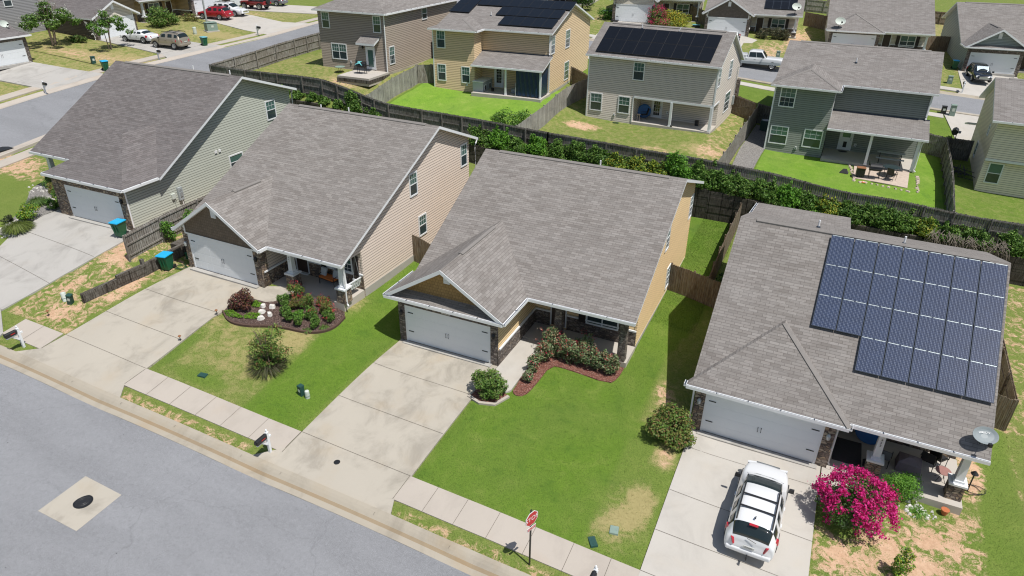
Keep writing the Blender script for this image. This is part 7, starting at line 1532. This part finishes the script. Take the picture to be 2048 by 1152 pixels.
# dry vines hanging over the wall at the right
for k, x in enumerate((27.6, 29.6)):
    rg = random.Random(40+k); mb = MB()
    for i in range(90): a = rg.uniform(-1, 1); b = rg.uniform(-.3, .5); p = Vector((a*1.2, b-.3, rg.uniform(.2, .8))); q = Vector((a*1.2+rg.uniform(-.6, .6), b-rg.uniform(.4, .9), rg.uniform(-.7, .2))); mb.tube([p, (p+q)/2+Vector((rg.uniform(-.2, .2), -.25, .2)), q], .016, 4)
    o = mb.build('dry_vine', 'twig'); place(o, (x, 24.5, tz(x, 24.5)+.1)); tag(o, ('tangle of bare dry vines over the wall, left one' if k == 0 else 'tangle of bare dry vines over the wall, right one at the photo edge'), 'vine', 'dry vines over the wall')
bush('shrub', 'leafy dark sapling bush inside the bright back lawn against the corner of the plank fence', 'shrub', (-6.8, 27.6), [(0, 0, 1.0, 1.3, .9, 1.1), (.9, 1.2, 1.1, 1., 1., 1.), (-1.0, .3, .8, .9, .8, .8)], 3800, (.17, .08), GREEN+BRIGHT[:1], 3)
# taupe house garden
sheet('mulch_bed', smooth([(-9.2, -3.4), (-8.3, -3.95), (-7.2, -3.75), (-6.2, -3.2), (-5.3, -2.9), (-4.4, -2.75), (-3.6, -2.4), (-3.1, -1.7), (-3.1, -.75), (-3.4, -.35), (-6.4, -.3), (-7.3, -1.75), (-8.8, -1.95), (-9.3, -2.6)], 1), 'mulch_brown', .05, .5, .1, kind='structure')
strip('bed_edging', dense(smooth([(-9.2, -3.4), (-8.3, -3.95), (-7.2, -3.75), (-6.2, -3.2), (-5.3, -2.9), (-4.4, -2.75), (-3.6, -2.4), (-3.1, -1.7), (-3.1, -.75)], 2), .4), [(-.05, 0), (-.05, .13), (.04, .13), (.04, 0)], 'edging')
bush('shrub', 'rounded purple red leaved shrub beside the driveway of the taupe house', 'shrub', (-8.45, -2.75), [(0, 0, .55, .74, .7, .6)], 3200, (.1, .06), [(.16, .05, .045), (.10, .035, .035), (.22, .10, .06), (.10, .09, .035), (.06, .03, .03)], 11)
for k, (x, y, rx, ry) in enumerate(((-8.6, -3.4, .75, .28), (-7.5, -3.0, .5, .35), (-7.9, -2.2, .35, .3))): bush('ground_cover', ('lime green ground cover, strip in front of the purple shrub', 'lime green ground cover between purple shrub and pale stones', 'lime green ground cover patch behind the purple shrub')[k], 'ground cover', (x, y), [(0, 0, .1, rx, ry, .16)], 900, (.07, .045), [(.12, .26, .02), (.17, .32, .03)], 20+k, stems=0)
rg = random.Random(8)
for k, (x, y) in enumerate(((-7.5, -2.12), (-7.05, -1.95), (-7.25, -2.55), (-6.72, -2.52), (-6.95, -2.95))):
    mb = MB(); n = 7; w = rg.uniform(.18, .26); lo = [(w*math.cos(2*math.pi*i/n)*rg.uniform(.8, 1.15), w*.8*math.sin(2*math.pi*i/n)*rg.uniform(.8, 1.15), -.03) for i in range(n)]; mb.hexa(lo, [(a*.75+rg.uniform(-.02, .02), b*.75, .14+rg.uniform(-.03, .03)) for a, b, c in lo]); o = mb.build('garden_stone', 'rock'); place(o, (x, y, tz(x, y)+.05), rg.uniform(0, 3)); tag(o, 'pale white garden stone, ' + ('back left of the cluster', 'back right of the cluster', 'middle of the cluster', 'front right of the cluster', 'frontmost of the cluster')[k], 'stone', 'pale stones in the flower bed')
PINK = [(.55, .03, .09), (.42, .02, .06), (.62, .12, .10)]
for k, (x, y, s, c, f) in enumerate(((-6.35, -.75, .55, OLIVE+GREEN, 5), (-6.55, -1.55, .42, GREEN, 0), (-5.85, -1.35, .42, OLIVE, 4), (-5.3, -1.15, .5, OLIVE+GREEN, 3), (-5.05, -2.1, .38, BRIGHT, 0), (-4.5, -1.75, .45, GREEN, 2), (-4.15, -1.0, .45, OLIVE, 5), (-3.65, -1.35, .45, GREEN, 4), (-6.0, -2.15, .36, GREEN, 0), (-5.5, -2.4, .36, GREEN, 0), (-4.85, -2.45, .34, GREEN, 0), (-4.0, -2.1, .38, GREEN, 0), (-4.6, -.6, .4, OLIVE, 3))):
    lb = ('tall rose bush by the middle porch pier', 'dark upright shrub left of the rose bushes', 'olive rose bush with few red blooms near the bed centre', 'rose bush before the porch slab centre', 'bright green low shrub near the curved edge', 'green shrub in the middle right of the bed', 'rose bush by the porch slab with bright blooms', 'rose bush nearest the right porch pier', 'small round shrub right of the pale stones', 'round green shrub near the front edging, left', 'round green shrub near the front edging, middle', 'round green shrub near the right end of the edging', 'thin rose bush against the porch slab')[k]
    bush('rose_bush' if f else 'shrub', lb, 'shrub', (x, y), [(0, 0, s*.9, s*.9, s*.85, s*.95)], int(2000*s)+250, (.085, .05), c, 60+k, 'plants in the taupe house flower bed', wild=.75, flowers=((f*2, 8), .055, PINK) if f else None, dz=.04)
bush('flower_clump', 'tiny mauve flower clump beside the pale stones', 'flowers', (-6.3, -1.75), [(0, 0, .1, .2, .14, .1)], 200, (.05, .03), GREEN, 15, flowers=((9, 6), .035, [(.5, .35, .55), (.6, .5, .62)]), stems=0)
bush('crape_myrtle', 'sparse young multi stemmed shrub alone on the patchy lawn of the taupe house', 'shrub', (-4.2, -5.45), [(0, 0, .6, .95, .9, .55), (.1, .2, 1.3, .75, .75, .7), (.3, .3, 1.95, .55, .55, .45), (-.5, -.1, .95, .65, .65, .5), (.7, .1, .9, .6, .6, .45)], 2600, (.13, .055), OLIVE+GREEN, 31, trunk=(7, .018, .55), wild=.8)
tuft('grass_clump', 'dark wispy undergrowth at the foot of the sparse young shrub', 'plant', -4.25, -5.6, 1.05, .35, 700, [(.05, .065, .025), (.09, .10, .04), (.06, .05, .03)], 33)
for k, (x, y) in enumerate(((-4.9, -1.4), (-5.6, -1.8), (-3.6, -1.9), (-4.2, -2.5), (-6.9, -.9), (-5.7, -.6))): tuft('weed_clump', 'small weed clump in the brown mulch of the taupe house flower bed', 'plant', x, y, .35, .14, 130, GREEN+OLIVE[:2], 300+k, 'weeds in the flower bed')
# yellow house beds
sheet('mulch_bed', smooth([(7.28, 2.9), (7.28, -1.35), (7.55, -1.75), (8.0, -1.55), (8.15, -.6), (8.2, 1.35), (9.0, 1.45), (11.35, 1.35), (11.62, 2.0), (11.66, 2.95)], 1), 'mulch_red', .05, .5, .1)
sheet('mulch_bed', [(5.78, -1.55), (6.95, -1.78), (7.28, -1.9), (6.95, -2.72), (6.3, -2.95), (5.66, -2.75)], 'mulch_red', .05, .5, .1)
strip('bed_edging', dense([(5.6, -2.78), (6.3, -3.0), (7.0, -2.78), (7.34, -1.95)], .4), [(-.08, 0), (-.08, .1), (.07, .1), (.07, 0)], 'concrete_walk')
bush('shrub', 'rounded spiky green shrub ringed by a concrete edged bed at the yellow house driveway', 'shrub', (6.42, -2.2), [(0, 0, .72, .84, .82, .78)], 4200, (.15, .055), OLIVE[:2]+GREEN+[(.13, .20, .05)], 41, dz=.04)
RC = [(.14, .22, .085), (.21, .28, .13), (.28, .33, .19), (.11, .17, .08), (.25, .17, .10)]
for k, (x, y, s, f) in enumerate(((7.75, 2.35, .75, 6), (7.7, 1.35, .6, 6), (8.35, 2.2, .65, 5), (8.9, 2.1, .62, 6), (9.5, 2.15, .62, 4), (9.55, 2.75, .7, 5), (10.1, 2.1, .6, 4), (10.7, 2.15, .58, 2), (11.25, 2.2, .52, 1), (7.6, .4, .48, 3), (7.65, -.5, .32, 1))):
    bush('rose_bush', ('tall rose bush at the left end of the porch bed, before the door', 'rose bush with pale blooms beside the walkway corner', 'second rose bush from the left along the porch', 'rose bush with red bloom in the left middle of the porch bed', 'rose bush right of the bed centre', 'tall back rose bush reaching over the porch slab', 'rose bush third from the right pier', 'dark rose bush second from the right pier', 'low rose bush at the foot of the right stone column', 'rose bush on the narrow bed beside the walkway', 'sparse twiggy rose bush near the tip of the narrow bed')[k], 'shrub', (x, y), [(0, 0, s*1.0, s*.92, s*.85, s*1.02), (.1, .1, s*1.7, s*.4, s*.4, s*.5)], int(1900*s), (.115, .07), RC, 80+k, 'rose bushes of the yellow house', wild=.8, flowers=((f*2, 9), .06, PINK+[(.62, .5, .38)]), dz=.04, stems=7)
# solar house
bush('shrub', 'big rounded olive green shrub on the lawn left of the solar house garage', 'shrub', (15.1, -.75), [(0, 0, .78, 1.2, 1.08, .86)], 7500, (.12, .065), OLIVE+GREEN[:2]+[(.22, .23, .06), (.13, .17, .04)], 51)
bush('crape_myrtle', 'round shrub covered with magenta blossom between driveway and bare clay', 'shrub', (22.75, -2.15), [(0, 0, 1.02, 1.32, 1.3, 1.02)], 6500, (.11, .05), GREEN[:1]+GREEN[2:3]+[(.06, .10, .04)], 52, trunk=(8, .03, .7), flowers=((190, 40), .088, [(.56, .012, .17), (.68, .03, .25), (.46, .01, .12), (.74, .07, .32)]))
bush('shrub', 'feathery bright green shrub right of the magenta blossoms', 'shrub', (24.35, .1), [(0, 0, .6, .85, .75, .72), (.6, .3, .5, .6, .6, .55)], 6000, (.085, .03), BRIGHT+[(.10, .25, .03)], 53)
bush('shrub', 'young yellow green sapling cut by the bottom edge of the photo', 'shrub', (24.5, -4.1), [(0, 0, .55, .42, .4, .55), (.1, .1, 1.1, .28, .28, .4)], 1100, (.1, .05), YEL[:3]+BRIGHT, 54)
tuft('weed_clump', 'weeds along the white stone chips by the feathery green shrub', 'plant', 25.3, -.4, .45, .15, 160, BRIGHT, 55)
# sage house bed
sheet('rock_bed', smooth([(-27.6, .6), (-27.65, -.8), (-27.2, -2.9), (-27.6, -3.4), (-28.6, -3.2), (-29.2, -1.6), (-30.6, .2), (-32.8, 2.0), (-33.2, 3.4), (-31.8, 3.3), (-29.2, 1.0)], 1), 'gravel', .04, .6, .05)
tuft('ornamental_grass', 'arching clump of ornamental grass at the driveway corner of the sage house', 'ornamental grass', -27.3, -2.55, 1.0, .55, 1500, [(.12, .17, .03), (.19, .23, .06), (.08, .12, .025)], 61)
bush('shrub', 'yellow green round shrub behind the ornamental grass', 'shrub', (-27.85, -1.3), [(0, 0, .6, .72, .68, .62)], 2200, (.11, .06), YEL[:3]+BRIGHT, 62)
bush('shrub', 'dark small shrub left of the ornamental grass', 'shrub', (-29.0, -2.1), [(0, 0, .28, .4, .38, .32)], 700, (.09, .045), [(.04, .055, .03), (.07, .08, .04)], 63)
tuft('ornamental_grass', 'second clump of ornamental grass nearer the sage house garage', 'ornamental grass', -29.6, .4, .8, .5, 900, [(.07, .14, .03), (.11, .18, .04)], 64)
for k, (x, y, s, c) in enumerate(((-27.9, .3, .55, GREEN), (-28.2, 1.3, .6, BRIGHT+YEL[:1]), (-29.2, 1.9, .7, GREEN), (-30.6, 2.3, .6, OLIVE), (-31.6, 2.9, .7, GREEN), (-30.6, 3.5, .8, GREEN[:1]+GREEN[2:3]), (-29.3, 3.2, .7, GREEN), (-32.8, 3.6, .5, OLIVE))):
    bush('shrub', ('green shrub touching the left jamb of the sage garage', 'yellowish shrub beside the sage garage wall', 'mid green shrub third from the sage garage', 'olive low shrub on the rock bed', 'green shrub near the left tip of the rock bed', 'dark green shrub under the porch eave', 'green shrub against the garage side wall', 'small olive shrub at the far end of the rock bed')[k], 'shrub', (x, y), [(0, 0, s*.7, s, s*.85, s*.75)], int(2000*s), (.12, .055), c, 70+k, 'shrubs of the sage house bed')
for k, (x, y) in enumerate(((-17.3, 2.2), (-16.9, 3.2), (-16.3, 1.6), (-17.4, .6), (-16.0, 2.8))): bush('climber', ('leafy climber on the fence above the blue lidded bin', 'leafy climber behind the raised bed, tallest', 'bushy plant in the raised bed', 'low vine at the start of the plank fence', 'leafy plant touching the taupe garage eave')[k], 'plant', (x, y), [(0, 0, .9, .4, .45, .75)], 700, (.14, .08), BRIGHT+GREEN, 90+k, 'plants in the raised bed')
bush('climber', 'dark vines climbing the side fence beside the solar house wall', 'plant', (14.7, 12.6), [(0, 0, .9, .45, .5, .9), (0, 1.2, .7, .4, .6, .7)], 1500, (.13, .07), GREEN[2:3]+GREEN[:1], 97)
# across the side street
WH = [(.62, .62, .58), (.5, .52, .45)]
bush('crape_myrtle', 'wider crape myrtle with white blossom farther left on the lawn across the side street', 'tree', (-64.2, 26.9), [(0, 0, 3.2, 1.1, 1.0, .8), (1.5, .8, 3.4, 1.1, 1.0, .7), (-1.3, -.9, 2.9, 1.1, 1.0, .7), (-.2, -2.0, 2.5, 1.0, .9, .7), (.3, 1.9, 3.0, 1.1, 1.0, .8), (1.9, -.8, 2.6, .9, .9, .6), (-1.6, 1.2, 3.1, .9, .9, .6), (.2, .2, 4.2, .9, .9, .6), (1.0, 2.8, 2.4, .7, .7, .5)], 6200, (.26, .11), GREEN+OLIVE[:1], 201, trunk=(5, .09, 1.6), flowers=((60, 10), .12, WH))
bush('crape_myrtle', 'smaller crape myrtle with white blossom nearer the white coupe driveway', 'tree', (-57.6, 29.0), [(0, 0, 2.8, .8, .7, .6), (.8, 1.0, 3.2, .8, .8, .55), (-.7, .6, 3.0, .8, .7, .5), (.7, -1.1, 2.2, .8, .7, .5), (-.4, -1.3, 2.7, .6, .6, .5), (.2, 1.9, 2.3, .7, .7, .5), (.1, .1, 3.8, .6, .6, .45), (.9, 2.3, 1.7, .5, .5, .35)], 3400, (.24, .10), GREEN+BRIGHT[:1], 202, trunk=(4, .06, 1.1), flowers=((45, 9), .11, WH))
bush('shrub', 'big loose green shrub on the lawn before the tan porch house', 'shrub', (-62.6, 40.6), [(0, 0, 1.2, 1.9, 1.6, 1.2), (0, 1.6, .8, 1.2, 1.2, .8)], 3000, (.28, .11), OLIVE[:2]+GREEN, 203)
bush('shrub', 'low grey green plants by the walk of the tan porch house', 'shrub', (-62.6, 45.3), [(0, 0, .5, 1.4, 1.0, .5)], 900, (.2, .09), OLIVE, 204)
bush('hedge_plant', 'dark low hedge of plants in shade left of the lawn trees', 'shrub', (-63.6, 29.4), [(0, 0, .4, 1.6, .6, .5)], 1200, (.2, .09), GREEN[2:3]+OLIVE[:1], 205)
# far rows
bush('crape_myrtle', 'far shrub with crimson blossom beside the pale house garage', 'shrub', (-5.9, 74.4), [(0, 0, 1.4, 1.3, 1.2, 1.3), (.9, -1.2, .6, 1.6, .8, .6)], 2600, (.2, .1), GREEN+OLIVE, 211, flowers=((90, 12), .13, [(.42, .02, .09), (.5, .05, .14)]))
bush('shrub', 'large far golden yellow shrub before the pale house porch', 'shrub', (-3.6, 75.6), [(0, 0, 1.1, 2.1, 1.6, 1.2), (.3, -1.4, .6, 1.9, .9, .7)], 3600, (.2, .11), YEL+[(.45, .33, .04)], 212)
bush('shrub', 'green shrub left of the far pale house garage', 'shrub', (-13.6, 75.2), [(0, 0, .8, 1.3, 1.1, .9)], 1600, (.2, .1), BRIGHT+GREEN, 213)
bush('tree', 'dark leafy tree at the top edge between the wheat house and the pale far house', 'tree', (-18.8, 80), [(0, 0, 2.6, 2.2, 2.0, 2.4), (.6, .4, 4.6, 1.6, 1.6, 1.6)], 5200, (.26, .13), GREEN[:1]+GREEN[2:3], 214, trunk=(3, .12, .9))
bush('tree', 'green tree top showing above the brown grey house at the top edge', 'tree', (-24, 66), [(0, 0, 3.6, 1.7, 1.7, 2.2)], 3000, (.26, .13), GREEN, 218, trunk=(3, .12, .9))
for k, (x, y, s) in enumerate(((8.2, 75.9, .95), (9.6, 76.4, 1.1), (11.0, 76.6, .9))): bush('shrub', ('left grey green shrub before the charcoal gabled house porch', 'middle grey green shrub before the charcoal gabled house porch', 'right grey green shrub before the charcoal gabled house porch')[k], 'shrub', (x, y), [(0, 0, s*.75, s, s*.8, s*.8)], 1300, (.18, .08), [(.05, .07, .035), (.09, .10, .05), (.13, .11, .06)], 215+k, 'shrubs before the charcoal gabled house')
tuft('weeds', 'weeds growing against the far lot fence', 'plant', 24.5, 98, 1.2, .6, 500, BRIGHT, 221)
# grass blades over the nearer lawns: nobody could count them
rg = np.random.default_rng(5)
def blades(n, x0, x1, y0, y1, h):
    x = rg.uniform(x0, x1, n); y = rg.uniform(y0, y1, n); k = np.ones(n, bool)
    for p, _ in PAVED: k &= ~inside(p, x, y)
    for hh, d in ((C, dC), (B, dB), (D, dD)):
        X0, Y0, _z = hh.root.location; W2 = d['W2']; k &= ~((x > X0-.05) & (x < X0+W2+.05) & (y > Y0-.02) & (y < Y0+d['Yb'])) | ((x > X0+d['W']+.3) & (y < Y0+d['Ds']-.05))
    A = region_attr(x, y); k &= rg.random(n) > np.clip(A[:, 2]*1.25-.12, 0, .97); x, y, A = x[k], y[k], A[k]; m = len(x)
    g = np.clip(A[:, :1], 0, 1); c = (1-g)*np.array([.14, .17, .045])+g*np.array([.115, .198, .026]); s = (rg.random(m) < A[:, 1]*.75)[:, None]; c = np.where(s, np.array([.33, .28, .13]), c)*(rg.uniform(.75, 1.18, (m, 1)))
    z = T(x, y); a = rg.uniform(0, 6.28, m); U = unit(np.stack([np.cos(a)*.55, np.sin(a)*.55, np.ones(m)], 1)); N = unit(np.cross(U, rg.normal(size=(m, 3)))); L = h*rg.uniform(.6, 1.3, m)
    return np.stack([x, y, z+L*.3], 1), N, U, L, c
parts = [blades(150000, -20, 34, -10.4, 8, .055), blades(30000, 11.5, 14.2, 8, 24.2, .055)]
P, N, U, L, c = [np.concatenate(q) for q in zip(*parts)]
o = leafmesh('grass', P, N, U, L*.28, L, c, None, 'grass'); o['kind'] = 'stuff'
# stone chips by the feathery shrub, pebbles in the rock bed
rg2 = random.Random(4); mb = MB()
for (cx, cy, sx, sy, n) in ((25.2, -.25, .5, .35, 60), (-27.6, -3.1, .45, .25, 40), (-28.6, -2.4, .35, .6, 50), (-32.0, 2.4, .8, .6, 60), (-30.0, 1.2, .6, .5, 40)):
    for i in range(n):
        x = rg2.gauss(cx, sx*.6); y = rg2.gauss(cy, sy*.6); w = rg2.uniform(.03, .09); z = tz(x, y)+.04; mb.hexa([(x-w,y-w*.7,z-.03),(x+w,y-w*.6,z-.03),(x+w*.8,y+w*.7,z-.03),(x-w,y+w*.6,z-.03)], [(x-w*.5,y-w*.4,z+w*.6),(x+w*.6,y-w*.3,z+w*.5),(x+w*.4,y+w*.4,z+w*.6),(x-w*.5,y+w*.3,z+w*.5)])
o = mb.build('stone_chips', 'rock'); o['kind'] = 'stuff'
CAM = (18.5275, -26.1421, 20.4146, -24.5908, 28.6813, 0.6886, 1375.774)
# ------------------------------------------------------------------ light and camera
sv = Vector((1.03, -.35, 2.40)).normalized(); elev = math.asin(sv.z)
w = bpy.data.worlds.new('World'); scene.world = w; w.use_nodes = True; nt = w.node_tree; bg = nt.nodes['Background']
sky = nt.nodes.new('ShaderNodeTexSky'); sky.sky_type = 'NISHITA'; sky.sun_disc = False; sky.sun_elevation = elev; sky.sun_rotation = math.atan2(sv.x, sv.y); sky.air_density = 1.2; sky.dust_density = 1.5; sky.altitude = 60
nt.links.new(sky.outputs[0], bg.inputs[0]); bg.inputs[1].default_value = .082
sd = bpy.data.lights.new('sun', 'SUN'); sd.energy = 4.6; sd.angle = R(.5); sd.color = (1, .96, .90); so = bpy.data.objects.new('sun', sd); COL.objects.link(so); so.rotation_euler = sv.to_track_quat('Z', 'Y').to_euler(); so.location = (30, -20, 60)
cd = bpy.data.cameras.new('camera'); cam = bpy.data.objects.new('camera', cd); COL.objects.link(cam); scene.camera = cam
yaw, pitch, roll = R(CAM[3]), R(CAM[4]), R(CAM[5])
f = Vector((math.sin(yaw)*math.cos(pitch), math.cos(yaw)*math.cos(pitch), -math.sin(pitch))); r0 = Vector((math.cos(yaw), -math.sin(yaw), 0)); u0 = r0.cross(f)
r2 = r0*math.cos(roll)+u0*math.sin(roll); u2 = -r0*math.sin(roll)+u0*math.cos(roll)
cam.matrix_world = Matrix(((r2.x, u2.x, -f.x, CAM[0]), (r2.y, u2.y, -f.y, CAM[1]), (r2.z, u2.z, -f.z, CAM[2]), (0, 0, 0, 1)))
cd.sensor_width = 36; cd.lens = CAM[6]*36/2048; cd.clip_end = 3000; cd.clip_start = .2
scene.view_settings.view_transform = 'Standard'; scene.view_settings.look = 'None'; scene.view_settings.exposure = 0; scene.view_settings.gamma = 1
scene.render.resolution_x = 1024; scene.render.resolution_y = 576
scene.cycles.max_bounces = 6; scene.cycles.use_denoising = True; scene.cycles.filter_width = 1.15
